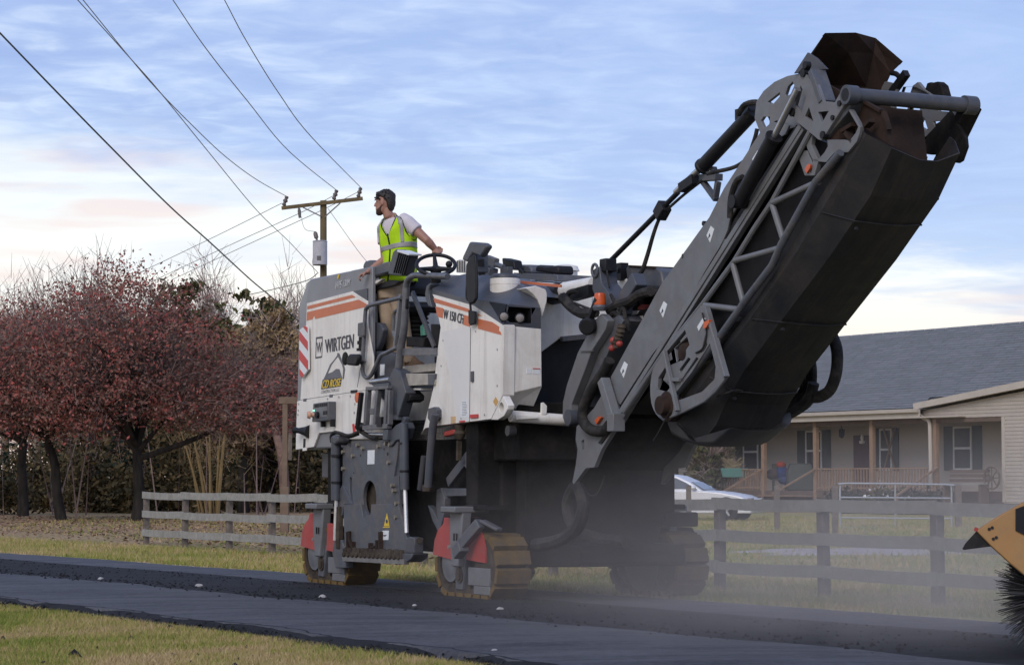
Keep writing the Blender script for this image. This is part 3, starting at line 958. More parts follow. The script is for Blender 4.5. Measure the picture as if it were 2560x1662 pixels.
# toothed skid along the bottom
sk = MB()
sk.bar(S(-1.22, 'B', (462, 1132)), S(-1.22, 'B', (905, 1156)), .05, .05)
part('skid_runner', sk, 'steel')
part('skid_end', MB().plate(S(-1.2, 'B', (880, 1095), (940, 1095), (968, 1098), (950, 1135), (915, 1158), (895, 1158)), -1.22, -1.05).plate(S(-1.2, 'B', (900, 990), (925, 975), (962, 985), (960, 1095), (895, 1090)), -1.2, -1.1), 'slate', bevel=0.008)
part('skid_pin', MB().cyl(S(-1.15, 'B', (940, 1008)), S(-1.15, 'B', (1000, 1003)), .03, 10), 'muddy')
th = MB()
for k in range(14):
    u = k / 13
    c_ = S(-1.21, 'B', (480 + 390 * u, 1102 + 20 * u))
    th.box(c_, (.085, .06, .14), Euler((0, .12 * ((k * 7) % 5 - 2), 0)).to_matrix())
    th.cyl(c_ + Vector((0, -.05, .0)), c_ + Vector((0, .02, 0)), .03, 6)
part('skid_tooth', th, 'muddy', bevel=0.004)
jk = MB()
jk.tube(S(-1.215, 'B', (495, 935), (497, 1000), (520, 1060), (540, 1085)), .018, 6, 3)
jk.tube(S(-1.215, 'B', (722, 960), (715, 1010), (690, 1040), (645, 1058)), .014, 6, 3)
for x0, y0, x1, y1 in ((490, 940, 492, 1075), (525, 1010, 525, 1085), (722, 940, 722, 1078), (700, 1000, 702, 1075), (650, 1020, 650, 1075)):
    jk.bar(S(-1.215, 'B', (x0, y0)), S(-1.215, 'B', (x1, y1)), .03, .05, (0, 1, 0))
part('jammed_rods', jk, 'rust', kind='stuff')
for (xa, ya, xb, yb, xr, yr, w) in ((404, 262, 402, 715, 393, 1000, .054), (885, 170, 893, 640, 905, 948, .046)):
    cy = part('lift_cylinder', MB().tube([S(-1.2, 'B', (xa, ya)), S(-1.2, 'B', (xb - 3, ya + 150)), S(-1.2, 'B', (xb, yb))], w, 16), 'slate', smooth=True)
    part('piston_rod', MB().cyl(S(-1.2, 'B', (xb + 2, yb)), S(-1.2, 'B', (xr + 1, yr)), .022, 14), pmat('polished_rod', (0.85, 0.85, 0.86), rough=0.25, metal=0.6), cy, smooth=True)
    bd = MB()
    for f_ in (.3, .72):
        c_ = S(-1.2, 'B', (xa + (xb - xa) * f_, ya + (yb - ya) * f_))
        bd.lathe(c_ - Vector((0, 0, .012)), c_ + Vector((0, 0, .012)), [(0, w + .005), (1, w + .005)], 16)
    part('band', bd, 'black', cy, smooth=True)
part('cylinder_cap', MB().plate(S(-1.2, 'B', (400, 250), (440, 255), (440, 300), (420, 325), (395, 300)), -1.25, -1.1), 'slate', bevel=0.02)
part('skid_bracket', MB().plate(S(-1.19, 'B', (388, 1000), (410, 995), (440, 1000), (462, 1060), (470, 1200), (395, 1200), (372, 1090)), -1.19, -1.1), 'grey', bevel=0.008)
part('guide_bar', MB().bar(S(-1.18, 'B', (425, 760)), S(-1.18, 'B', (425, 1060)), .09, .05, (0, 1, 0)), 'muddy', bevel=0.004)
# hanging cabinet behind the rear wheel arch
part('side_cabinet', MB().plate(S(-.9, 'B', (300, 372), (372, 378), (366, 558), (298, 555)), -.9, -.6), 'slate', bevel=0.01)
# second, forward lift arm with its cylinder
part('arm_bracket', MB().plate(S(-1.14, 'B', (1070, 60), (1110, 48), (1130, 70), (1130, 130), (1090, 165), (1066, 130)), -1.16, -1.05), 'slate', bevel=0.01)
part('arm_cylinder', MB().tube(S(-1.18, 'B', (1110, 100), (1095, 180), (1075, 400), (1060, 620)), .04, 14), 'slate', smooth=True)
part('arm_cylinder', MB().tube(S(-1.0, 'B', (1030, 400), (1000, 640)), .03, 12), 'slate', smooth=True)
part('arm_foot', MB().box(S(-1.1, 'B', (1062, 630)), (.18, .06, .07)), 'muddy', bevel=0.01)
sc = MB()
sc.bar(S(-.95, 'B', (1430, 300)), S(-.95, 'B', (1210, 590)), .10, .05, (0, 1, 0))
sc.bar(S(-.95, 'B', (1330, 440)), S(-.95, 'B', (1450, 610)), .06, .05, (0, 1, 0))
sc.plate(S(-.95, 'B', (1160, 630), (1420, 630), (1420, 680), (1165, 690)), -.97, -.9)
sc.plate(S(-.97, 'B', (1140, 640), (1170, 625), (1195, 700), (1195, 800), (1170, 900), (1150, 940), (1110, 860), (1075, 750), (1110, 780), (1150, 860), (1135, 760)), -1.0, -.93)
part('scraper_linkage', sc, 'grey', bevel=0.006)
part('valve_stub', MB().lathe(S(-1.05, 'L', (385, 760)), S(-1.05, 'L', (385, 560)), [(0, .03), (.4, .06), (.6, .045), (1, .06)]).bar(S(-1.05, 'L', (375, 780)), S(-1.05, 'L', (368, 1050)), .04, .04, (0, 1, 0)), 'muddy')
part('red_valve', MB().bar(S(-1.05, 'L', (190, 690)), S(-1.05, 'L', (335, 655)), .05, .05), 'redpart', bevel=0.01)
# stickers on the tank flank
decal('stripe', -1.10, 'K', [(132, 908), (620, 1060), (625, 1108), (150, 972)], 'orange', tank)
decal('stripe', -1.10, 'K', [(160, 1025), (268, 1052), (262, 1188), (185, 1165)], 'orange', tank)
decal('stripe', -1.10, 'K', [(552, 1142), (622, 1160), (640, 1310), (540, 1275)], 'orange', tank)
decal('stripe', -1.10, 'K', [(748, 1195), (940, 1240), (1040, 1305), (1035, 1360), (1055, 1372), (1072, 1420), (745, 1332)], 'orange', tank)
decal('stripe', -1.10, 'K', [(750, 1128), (802, 1158), (750, 1150)], 'orange', tank)
text_quad('W 150 CFi', S(-1.10, 'K', (275, 1062), (552, 1135), (268, 1190), (540, 1270)), (0, -.003, 0), M['navy'], tank, bold=0.016)
decal('tinted_area', -1.10, 'A', [(890, 905), (1050, 870), (1045, 1395), (985, 1395)], 'tint', tank, t=0.0015)
decal('label', -1.10, 'L', [(405, 225), (478, 195), (510, 455), (380, 470)], 'sticker', tank)
lm = MB()
for k in range(9):
    lm.prism(S(-1.103, 'L', (412 + (k * 7) % 11, 250 + 22 * k), (470 + (k * 5) % 20, 243 + 22 * k), (470 + (k * 5) % 20, 248 + 22 * k), (412, 255 + 22 * k)), (0, -.001, 0))
part('label_text', lm, 'grey', tank, kind='stuff')
decal('label', -1.10, 'L', [(262, 448), (328, 442), (326, 535), (262, 540)], pmat('orange_label', (0.62, 0.42, 0.22)), tank)
decal('warning_diamond', -1.10, 'L', [(880, 175), (918, 235), (882, 308), (845, 240)], pmat('amber_decal', (0.62, 0.36, 0.10)), tank)
decal('reflector', -1.105, 'L', [(533, 420), (640, 412), (640, 462), (535, 470)], 'signred', tank, t=0.01)
decal('label', -1.10, 'L', [(378, 505), (458, 498), (458, 522), (378, 530)], 'signred', tank)
decal('label', 0, 'C', [(50, 990), (90, 990), (90, 1032), (50, 1032)], 'sticker', None, x=XC)
decal('label', 0, 'C', [(98, 988), (155, 990), (155, 1036), (98, 1034)], 'sticker', None, x=XC)
decal('label_band', 0, 'C', [(98, 988), (155, 990), (155, 997), (98, 995)], 'signred', None, x=XC + .003)
sb_ = MB()
for q in ((900, 950), (1080, 900), (1200, 1000), (1200, 1200), (1000, 1380), (1130, 1360), (890, 1090)):
    c_ = S(-1.10, 'A', q)
    sb_.cyl(c_, c_ + Vector((0, -.006, 0)), .011, 8)
part('panel_screw', sb_, 'steel', tank, kind='stuff')
part('panel_seam', MB().bar(S(-1.101, 'A', (1052, 880)), S(-1.101, 'A', (1046, 1400)), .005, .005, (0, 1, 0)), 'navy', tank)
part('latch', MB().box(S(-1.106, 'A', (1062, 1150)), (.05, .02, .10)), 'slate', tank, bevel=.004)
# door seam on the cream tank, pillar by the opening
part('door_seam', MB().bar(S(-1.101, 'A', (1222, 925)), S(-1.101, 'A', (1226, 1240)), .006, .006, (0, 1, 0)), 'tint')
part('grab_handle', MB().plate(S(-1.08, 'K', (60, 850), (80, 740), (130, 700), (140, 720), (110, 800), (115, 900), (150, 1040), (110, 1030), (70, 940)), -1.12, -1.0), 'slate', bevel=0.015)
# tall black mirror with lamp head and junction box
mi = part('mirror', MB().plate(S(-1.2, 'K', (600, 460), (640, 370), (700, 310), (725, 320), (735, 480), (745, 700), (740, 920), (700, 985), (650, 995), (615, 900), (595, 700)), -1.22, -1.19), 'black', bevel=0.02, seg=3)
part('mirror_bracket', MB().tube(S(-1.2, 'K', (600, 600), (588, 800), (592, 920), (632, 960), (645, 1080)), .012, 8, 3), 'black', mi, smooth=True)
part('camera_head', MB().plate(S(-1.1, 'K', (650, 135), (840, 150), (890, 185), (880, 225), (800, 350), (770, 330), (690, 300), (620, 420), (545, 385), (560, 330)), -1.12, -1.05), 'slate', bevel=0.02, seg=3)
part('junction_box', MB().plate(S(-1.14, 'K', (620, 1075), (712, 1095), (708, 1270), (640, 1290), (622, 1250)), -1.15, -1.125), 'black', bevel=0.008)
part('mirror_stalk', MB().bar(S(-1.0, 'K', (770, 340)), S(-.9, 'K', (790, 560)), .07, .07, (0, 1, 0)).box(S(-.95, 'K', (760, 420)), (.12, .14, .2)), 'grey', bevel=0.008)
# steering wheel
wc = S(-1.0, 'I', (1158, 1225))
vdir = (MF.loc(EYE) - wc).normalized()
upv = Vector((0, 0, 1))
rtv = vdir.cross(upv).normalized() * -1
ax = (vdir * sin(radians(31)) + (upv - vdir * upv.dot(vdir)).normalized() * cos(radians(31))).normalized()
e1 = rtv
e2 = ax.cross(e1).normalized()
R_ = .19
ring = [wc + (e1 * cos(a) + e2 * sin(a)) * R_ for a in np.linspace(0, 2 * pi, 40)]
sw = part('steering_wheel', MB().tube(ring, .019, 10), 'black', smooth=True)
hub = wc - ax * .05
spk = MB().tube([hub - ax * .03, hub + ax * .01], .055, 14)
for a in (radians(95), radians(205), radians(-25)):
    spk.tube([hub, wc + (e1 * cos(a) + e2 * sin(a)) * R_ * .98], [.03, .016], 8)
part('spoke', spk, 'black', sw, smooth=True)
kn = wc + e1 * .13 - e2 * .02
part('spinner_knob', MB().sphere(kn + ax * .02, .035, 12, 8), 'black', sw, smooth=True)
part('steering_column', MB().tube([hub, hub - ax * .14 - Vector((0, 0, .25))], .05, 12), 'black', smooth=True)

# ================================================================== conveyor (part of the machine)
YN, YF = -.50, .50          # flanks of the conveyor
cover_pts = S(YN, 'F', (245, 950), (490, 500), (720, 180)) + S(YN, 'E', (130, 910), (330, 600), (395, 540), (490, 560), (470, 610), (420, 640), (235, 940), (165, 1080), (150, 1140)) + S(YN, 'F', (790, 285), (770, 325), (700, 440), (590, 640), (520, 740), (480, 800), (450, 835), (350, 990), (290, 1085), (258, 1040))
cvf = MB().plate(cover_pts, YN, YN + .02)
conv = part('conveyor', cvf, 'lgrey', bevel=0.003)
cvo = MB().plate(cover_pts, YF - .02, YF)
# cloth-like top lid of the belt housing
topline = S(YN, 'F', (245, 950), (490, 500), (720, 180)) + S(YN, 'E', (130, 910), (330, 600), (395, 540))
lid = MB()
lid.loft([[Vector((q[0], YN + .02, q[2])), Vector((q[0] - .03, YN + .15, q[2] + .06)), Vector((q[0] - .03, YF - .15, q[2] + .06)), Vector((q[0], YF - .02, q[2]))] for q in topline], close=False, cap=False)
part('belt_lid', lid, 'lgrey', conv)
part('far_flank', cvo, 'lgrey', conv)
for q in ((305, 915), (495, 625), (722, 262)):
    s_ = MB().plate(S(YN - .003, 'F', (q[0] - 15, q[1] + 5), (q[0] + 5, q[1] + 10 - 50), (q[0] + 22, q[1] - 25), (q[0] + 2, q[1] + 40)), YN, YN - .003)
    lb = part('label', s_, 'sticker', conv)
    mk = MB().plate(S(YN, 'F', (q[0] - 6, q[1] + 22), (q[0] + 2, q[1] - 5), (q[0] + 6, q[1] + 8)), YN - .003, YN - .005)
    part('label_mark', mk, 'navy', conv)
s_ = MB().plate(S(YN, 'E', (290, 745), (318, 700), (325, 730), (300, 782)), YN, YN - .004)
part('label', s_, 'sticker', conv)
lb_ = MB()
for q in ((690, 210), (592, 368)):
    lb_.cyl(P3(S(YN, 'F', q), -.5), P3(S(YN, 'F', q), -.42), .022, 8)
part('lid_bolt', lb_, 'black', conv)
# rails under the lid
rl = MB()
for (a0, a1, y, w, h) in ((('F', 285, 1135), ('E', 560, 560), -.52, .03, .05), (('F', 300, 1165), ('E', 580, 580), -.50, .05, .035), (('F', 262, 1110), ('F', 800, 285), -.48, .02, .03)):
    rl.bar(S(y, a0[0], a0[1:]), S(y, a1[0], a1[1:]), w, h)
part('frame_rail', rl, 'lgrey', conv, bevel=0.004)
bk = MB()
bk.bar(S(-.46, 'F', (275, 1120)), S(-.46, 'E', (560, 600)), .04, .16)
part('belt_edge', bk, 'black', conv)
# inner dark belt body between the flanks
belt = S(-.4, 'F', (300, 1130), (800, 300)) + S(-.4, 'E', (560, 600), (640, 640), (780, 700)) + S(-.4, 'F', (1090, 330), (870, 640), (640, 940), (560, 1040), (560, 900), (660, 760))
belt = S(-.4, 'F', (280, 1110), (790, 300)) + S(-.4, 'E', (540, 590), (640, 640), (790, 700)) + S(-.4, 'F', (1120, 330), (890, 640), (700, 870), (620, 890), (560, 830), (320, 1130))
part('belt', MB().plate(belt, -.36, .40), 'black', conv)
# upper chord of the folded outer section, lower chord, lattice
part('upper_chord', MB().tube(S(-.54, 'E', (612, 590), (400, 980), (300, 1130), (190, 1310)) + S(-.54, 'F', (690, 600), (500, 840), (310, 1120)), .024, 8), 'lgrey', conv, smooth=True)
part('lower_chord', MB().tube(S(-.56, 'E', (775, 710), (640, 870), (450, 1215), (400, 1330), (240, 1540)) + S(-.56, 'F', (870, 620), (740, 800), (565, 1025)), .032, 12), 'grey', conv, smooth=True)
for (a0, a1) in ((('E', 405, 985), ('E', 655, 870)), (('E', 400, 1000), ('E', 460, 1190)), (('E', 195, 1305), ('E', 440, 1237)), (('E', 182, 1325), ('E', 238, 1535)), (('F', 700, 605), ('F', 868, 625))):
    part('lattice_brace', MB().cyl(S(-.55, a0[0], a0[1:]), S(-.55, a1[0], a1[1:]), .026, 10), 'lgrey', conv, smooth=True)
# dark cover of the folded section: side strip, chamfer, flat underside and rounded end round the drum
near = S(-.50, 'E', (892, 585)) , *[MF.side(a, b, -.50) for a, b in ((2078, 450), (1975, 626), (1856, 802), (1799, 874), (1737, 958))]
near = list(near) + [MF.side(a, b, -.50) for a, b in ((1702, 1003), (1681, 1045))]
low_ = [MF.side(a, b, -.40) for a, b in ((2230, 370), (2177, 488), (2075, 640), (1945, 812), (1861, 925), (1815, 1005), (1790, 1062), (1750, 1108))]
rng_ = []
mid_n = []
for q, r in zip(near, low_):
    rng_.append([Vector((q[0], -.50, q[2])), Vector((q[0] + (r[0] - q[0]) * .25, -.50, q[2] + (r[2] - q[2]) * .25)), Vector((r[0], -.40, r[2])), Vector((r[0], -.1, r[2] - .015)), Vector((r[0], .06, r[2] - .015)), Vector((r[0], .22, r[2])), Vector((q[0] + (r[0] - q[0]) * .25, .32, q[2] + (r[2] - q[2]) * .25)), Vector((q[0], .32, q[2]))])
for f_ in (.2, .42, .66):
    i_ = int(f_ * (len(rng_) - 1))
    g_ = f_ * (len(rng_) - 1) - i_
    sm = [rng_[i_][k].lerp(rng_[i_ + 1][k], g_) for k in range(1, 7)]
    off = Vector((.012, 0, -.012))
    part('cover_seam', MB().tube([p + off for p in sm], .007, 5), 'cover', conv)
    part('cover_bolt', MB().sphere(sm[1] + off + Vector((.02, -.004, -.06)), .018, 8, 5), 'black', conv)
# curved mouth at the upper end
for i, dz in enumerate((0, 0, 0, -.05, -.05, 0, 0, 0)):
    rng_[0][i] = rng_[0][i] + Vector((-.06, 0, -.05)) * (1 if dz else 0)
belly = [MF.side(a, b, -.45) for a, b in ((1700, 1010), (1674, 1050), (1672, 1070), (1690, 1096), (1737, 1120), (1800, 1128))]
cvb = MB().loft(rng_, close=False, cap=False)
end0 = rng_[-1]
md = part('folded_cover', cvb, 'cover', conv, smooth=False).modifiers.new('solid', 'SOLIDIFY')
md.thickness = 0.012
md.offset = 0
# rounded tail: fan of profiles around the drum axle
tail = MB()
ctr = MF.side(1760, 1010, -.45)
prof = [near[-1], MF.side(1700, 1005, -.45), MF.side(1676, 1040, -.45), MF.side(1671, 1062, -.45), MF.side(1680, 1088, -.45), MF.side(1710, 1106, -.45), MF.side(1755, 1119, -.45), MF.side(1800, 1118, -.45), MF.side(1850, 1075, -.45), low_[-1]]
prof = [(p[0], p[2]) for p in prof]
tr = []
for y, s in ((-.50, .90), (-.46, .97), (-.35, 1.0), (-.15, .98), (.02, .90), (.14, .74), (.24, .52), (.31, .28)):
    tr.append([Vector((ctr[0] + (x - ctr[0]) * s, y, ctr[2] + (z - ctr[2]) * s)) for x, z in prof])
tail.loft([[Vector((ctr[0] + (p[0] - ctr[0]) * .985, p[1], ctr[2] + (p[2] - ctr[2]) * .985)) for p in r] for r in tr])
part('drum_cover', tail, 'cover', conv, bevel=0.01)
part('trim_wire', MB().tube(S(-.52, 'N', (680, 1020), (760, 990)) + [MF.side(1600 + .2847 * a, 700 + .2847 * b, y) for a, b, y in ((850, 963, -.4), (950, 985, -.2), (1060, 1010, .1), (1150, 995, .35), (1240, 985, .5))], .007, 6, 4), 'rubber', conv, smooth=True)
# tail bearing frame ("pod") with slots
po = S(-.57, 'N', (220, 640), (560, 225), (605, 235), (640, 400), (690, 600), (775, 850), (740, 900), (590, 1060), (250, 1215), (210, 1210), (165, 1160), (130, 1080), (118, 940), (135, 820), (165, 730))
inner_hole = S(-.57, 'N', (640, 560), (690, 760), (680, 870), (570, 980), (380, 1050), (330, 1060), (330, 1000), (480, 810))
slots = [S(-.57, 'N', *p) for p in (((245, 650), (420, 440), (430, 470), (275, 660)), ((330, 600), (440, 500), (460, 570), (350, 720)), ((370, 790), (450, 680), (470, 695), (378, 822)), ((385, 880), (520, 680), (540, 690), (395, 905)),
                                    ((185, 860), (245, 770), (262, 790), (195, 960), (178, 950)), ((560, 640), (600, 480), (615, 570), (590, 620)))]
pod = part('bearing_frame', MB().plate(po, -.60, -.56, [inner_hole] + slots), 'lgrey', conv, bevel=0.004)
part('frame_flange', MB().tube([P3(q, -.59) for q in S(-.57, 'N', (225, 640), (165, 730), (135, 820), (120, 940), (130, 1080), (170, 1170), (215, 1212), (260, 1212), (590, 1060), (740, 900), (775, 850))], .013, 8, 2), 'lgrey', pod, smooth=True)
part('frame_flange', MB().bar(P3(S(-.6, 'N', (585, 235)), -.6), P3(S(-.6, 'N', (760, 850)), -.6), .03, .05, (0, 1, 0)), 'lgrey', pod, bevel=0.004)
part('frame_strut', MB().bar(P3(S(-.63, 'N', (215, 620)), -.63), P3(S(-.63, 'N', (330, 1150)), -.63), .03, .04, (0, 1, 0)).bar(P3(S(-.62, 'N', (230, 875)), -.62), P3(S(-.62, 'N', (350, 875)), -.62), .03, .03, (0, 1, 0)), 'lgrey', pod, bevel=0.004)
c_ = P3(S(-.6, 'N', (230, 1100)), -.62)
part('drum_bearing', MB().lathe(c_ + Vector((0, .1, 0)), c_ + Vector((0, -.05, 0)), [(0, .14), (.5, .14), (.6, .09), (1, .08)], 18), 'rust', pod, smooth=True)
c_ = P3(S(-.6, 'N', (370, 640)), -.56)
part('tension_bearing', MB().lathe(c_, c_ + Vector((0, -.05, 0)), [(0, .10), (.7, .08), (1, .04)], 14).box(c_ + Vector((.1, .02, .08)), (.22, .04, .2)), 'rust', pod, smooth=True)
part('label', MB().plate(S(-.6, 'N', (505, 410), (560, 325), (580, 340), (520, 448)), -.60, -.605), 'sticker', pod)
part('orange_marker', MB().plate(S(-.6, 'N', (585, 370), (632, 350), (632, 380), (600, 425), (578, 420)), -.60, -.63), 'amber', pod)
part('slack_cable', MB().tube([P3(q, -.61) for q in S(-.6, 'N', (555, 290), (590, 420), (590, 500), (560, 600), (500, 640))], .008, 6, 4), 'rubber', pod, smooth=True)
part('slack_cable', MB().tube([P3(q, -.62) for q in S(-.6, 'N', (285, 1150), (230, 1240), (190, 1320), (135, 1410))], .006, 6, 3), 'rubber', pod, smooth=True)
part('tail_plate', MB().plate(S(-.5, 'N', (600, 240), (930, 330), (890, 370), (640, 330)), -.5, .3), 'black', conv)
# folding joint at the top: quadrant plate, links, cylinders, spreader tube, hood
quad_o = S(-.44, 'E', (330, 600), (300, 520), (310, 430), (350, 370), (410, 320), (480, 288), (545, 275), (600, 290), (585, 420), (560, 560), (460, 590))
qh = [S(-.44, 'E', (375, 430), (440, 378), (438, 402), (400, 445)), S(-.44, 'E', (470, 390), (485, 345), (510, 320), (520, 340), (500, 385), (480, 402)), S(-.44, 'E', (335, 535), (350, 512), (385, 512), (380, 570), (350, 570))]
for y in (-.44, .40):
    part('quadrant_plate', MB().plate(quad_o, y, y + .03, qh), 'lgrey', conv, bevel=0.003)
ln_o = S(-.52, 'M', (40, 880), (80, 620), (110, 530), (160, 490), (215, 560), (300, 620), (360, 790), (480, 800), (540, 690), (600, 740), (580, 820), (345, 1190), (310, 1180), (90, 1000))
ln_h = [S(-.52, 'M', (75, 830), (130, 630), (185, 750), (140, 905)), S(-.52, 'M', (215, 850), (260, 1000), (172, 945)), S(-.52, 'M', (305, 900), (415, 890), (345, 1015))]
for y in (-.56, .53):
    part('link_plate', MB().plate(ln_o, y, y + .03, ln_h), 'lgrey', conv, bevel=0.003)
lk = MB()
lk.bar(P3(S(-.5, 'M', (250, 480)), -.50), P3(S(-.5, 'M', (360, 800)), -.50), .05, .14, (0, 1, 0))
lk.plate(S(-.5, 'M', (520, 830), (640, 800), (600, 900), (360, 1190), (345, 1190)), -.53, -.38)
part('link_web', lk, 'grey', conv, bevel=0.006)
for q, r in (((20, 900), .035), ((430, 955), .02), ((500, 810), .022), ((330, 1130), .03), ((155, 420), .03), ((130, 500), .035)):
    c_ = P3(S(-.55, 'M', q), -.53)
    part('pivot_pin', MB().cyl(c_, c_ + Vector((0, -.045, 0)), r, 12), 'black', conv, smooth=True)
a = MF.side(*px('M', 540, 720), -.58)
a = Vector((a[0], -.58, a[2]))
b = Vector((a[0] + .02, .62, a[2] - .005))
spt = part('spreader_tube', MB().lathe(a, b, [(0, .055), (0, .075), (.08, .075), (.08, .058), (.91, .058), (.91, .075), (1, .075), (1, .055)], 20), 'slate', conv, smooth=True)
part('tube_bore', MB().cyl(a + Vector((0, -.002, 0)), a + Vector((0, .01, 0)), .05, 16), 'black', spt, smooth=True)
part('tube_arm', MB().bar(b + Vector((0, -.03, 0)), b + Vector((-.35, -.05, -.42)), .08, .16, (0, 1, 0)).bar(b + Vector((-.1, -.05, -.05)), b + Vector((-.55, -.05, -.15)), .05, .06, (0, 1, 0)), 'chassis', conv, bevel=0.008)
lp = S(-.50, 'M', (390, 1180), (470, 1180), (560, 1180), (620, 1190), (680, 1110), (705, 1050), (605, 880), (625, 870), (725, 1050), (720, 1110), (690, 1200), (600, 1310), (560, 1310), (490, 1290), (440, 1340), (380, 1410), (250, 1400), (245, 1375), (300, 1380), (360, 1310), (395, 1250))
part('hinge_bracket', MB().plate(lp, -.53, -.49), 'lgrey', conv, bevel=0.003)
lp = S(-.50, 'M', (160, 1180), (215, 1110), (240, 1120), (225, 1230), (300, 1390), (260, 1545), (230, 1545), (245, 1390), (190, 1280))
part('hinge_bracket', MB().plate(lp, -.53, -.49), 'lgrey', conv, bevel=0.003)
part('tag_plate', MB().plate(S(-.50, 'M', (85, 1350), (130, 1290), (180, 1290), (190, 1330), (260, 1490), (240, 1545), (150, 1545)), -.52, -.50), 'lgrey', conv, bevel=0.003)
part('orange_marker', MB().plate(S(-.52, 'M', (160, 1480), (195, 1425), (220, 1440), (212, 1470), (180, 1520)), -.53, -.55), 'amber', conv)
for q0, q1 in (((500, 1090), (610, 1020)), ((540, 1100), (610, 1200)), ((730, 1040), (790, 980))):
    part('scraper', MB().bar(P3(S(-.52, 'M', q0), -.5), P3(S(-.52, 'M', q1), -.5), .03, .06, (0, 1, 0)), 'rust', conv)
part('pivot_block', MB().box(P3(S(-.45, 'M', (470, 1130)), -.42), (.16, .15, .12)), 'rust', conv)
# discharge end: inner rusty chute walls below the spreader tube
ca = [MF.side(*px('M', *q), -.42) for q in ((640, 790), (800, 800), (760, 1060), (1010, 1240))]
cwall = MB()
cwall.plate(S(-.42, 'M', (620, 780), (910, 860), (1010, 1240), (760, 1070), (700, 1000), (620, 880)), -.42, -.39)
g1 = [Vector((p[0], p[1], p[2])) for p in rng_[0][2:6]]
part('chute_wall', cwall, 'rust', conv)
x1, z1 = ca[0][0], ca[0][2]
mo = rng_[0]
chu = MB()
chu.add([mo[2] + Vector((-.34, .02, -.25)), mo[5] + Vector((-.34, -.02, -.25)), Vector((mo[2][0] - .52, .26, mo[2][2] + .40)), Vector((mo[2][0] - .52, -.38, mo[2][2] + .40)),
         mo[2] + Vector((-.37, .02, -.27)), mo[5] + Vector((-.37, -.02, -.27)), Vector((mo[2][0] - .56, .26, mo[2][2] + .38)), Vector((mo[2][0] - .56, -.38, mo[2][2] + .38))],
        [(0, 1, 2, 3), (7, 6, 5, 4), (0, 4, 5, 1), (3, 2, 6, 7), (0, 3, 7, 4), (1, 5, 6, 2)])
part('chute_floor', chu, 'rust', conv)
part('chute_side', MB().plate(S(-.40, 'M', (100, 560), (330, 600), (620, 760), (640, 1000), (420, 1180), (100, 1000)), -.40, -.37), 'rust', conv)
part('chute_rib', MB().bar(P3(S(-.43, 'M', (745, 795)), -.43), P3(S(-.43, 'M', (905, 885)), -.43), .02, .04, (0, 1, 0)).bar(P3(S(-.43, 'M', (935, 890)), -.43), P3(S(-.43, 'M', (990, 1080)), -.43), .02, .04, (0, 1, 0)), 'rust', conv)
# far swivel plates
fo = S(.50, 'M', (1090, 760), (1130, 640), (1230, 640), (1330, 690), (1440, 770), (1600, 890), (1760, 1150), (1770, 1250), (1720, 1390), (1680, 1415), (1550, 1390), (1560, 1330), (1400, 1330), (1190, 1290), (1130, 1160), (1090, 1030), (1170, 900), (1230, 800))
fh = [S(.50, 'M', (1280, 1300), (1305, 1180), (1365, 1140), (1360, 1190), (1310, 1300)), S(.50, 'M', (1205, 1290), (1230, 1225), (1248, 1235), (1240, 1300))]
part('far_link_plate', MB().plate(fo, .50, .53, fh), 'chassis', conv, bevel=0.004)
part('far_lug', MB().plate(S(.52, 'M', (1325, 680), (1350, 600), (1385, 590), (1400, 610), (1410, 595), (1450, 585), (1490, 620), (1530, 760), (1440, 770)), .54, .62), 'chassis', conv, bevel=0.01)
part('far_hook', MB().tube([P3(q, .42) for q in S(.42, 'M', (1010, 500), (1060, 510), (1110, 550), (1150, 500))], .022, 8, 2).bar(P3(S(.42, 'M', (1165, 500)), .42), P3(S(.42, 'M', (1020, 700)), .42), .06, .05, (0, 1, 0)), 'black', conv)
# hood over the fold: hexagonal rusty shell
hl_ = S(-.40, 'M', (340, 105), (200, 290), (60, 510))
hm = S(.0, 'M', (640, 105), (560, 280), (330, 620))
hm2 = S(.30, 'M', (840, 160), (830, 290), (750, 650))
hr_ = S(.42, 'M', (1110, 390), (1010, 500), (920, 700))
hsh = MB()
# outer faces: a folded sheet open towards the front; built as two sheets front and back
cols = [hl_ + [S(-.40, 'M', (330, 640))], hm + [S(.0, 'M', (640, 820))], hm2 + [S(.30, 'M', (900, 820))], hr_ + [S(.42, 'M', (960, 720))]]
front = [[Vector(c[k]) for c in cols] for k in range(4)]
top_ = [p + Vector((-.03, 0, -.02)) for p in front[0]]
hsh.loft([top_] + front, close=False, cap=False)
cb_ = [p + Vector((-.03, 0, .02)) for p in front[3]]
cl_ = [mo[i] + Vector((-.42, 0, -.30)) for i in (2, 3, 4, 5)]
cl_[0].y, cl_[3].y = -.40, .34
part('chute_back', MB().loft([cb_, cl_], close=False, cap=False), 'rust', conv).modifiers.new('solid', 'SOLIDIFY').thickness = 0.012
part('fold_hood', hsh, 'rust', conv).modifiers.new('solid', 'SOLIDIFY').thickness = 0.015
part('hood_flap', MB().plate(S(-.42, 'M', (60, 510), (200, 295), (290, 350), (400, 465), (330, 470), (270, 480), (160, 440), (110, 500)), -.46, -.44), 'slate', conv, bevel=0.004)
# cylinders
def ram(y, p_cap, p_end, p_rod, r, rr, parent, mat='slate'):
    a, b, c = [P3(S(y, q[0], q[1:]), y) for q in (p_cap, p_end, p_rod)]
    o = part('ram', MB().lathe(a, b, [(0, r), (.96, r), (.97, r * 1.15), (1, r * 1.15)], 18), mat, parent, smooth=True)
    part('ram_rod', MB().cyl(b, c, rr, 14), 'steel', o, smooth=True)
    return o


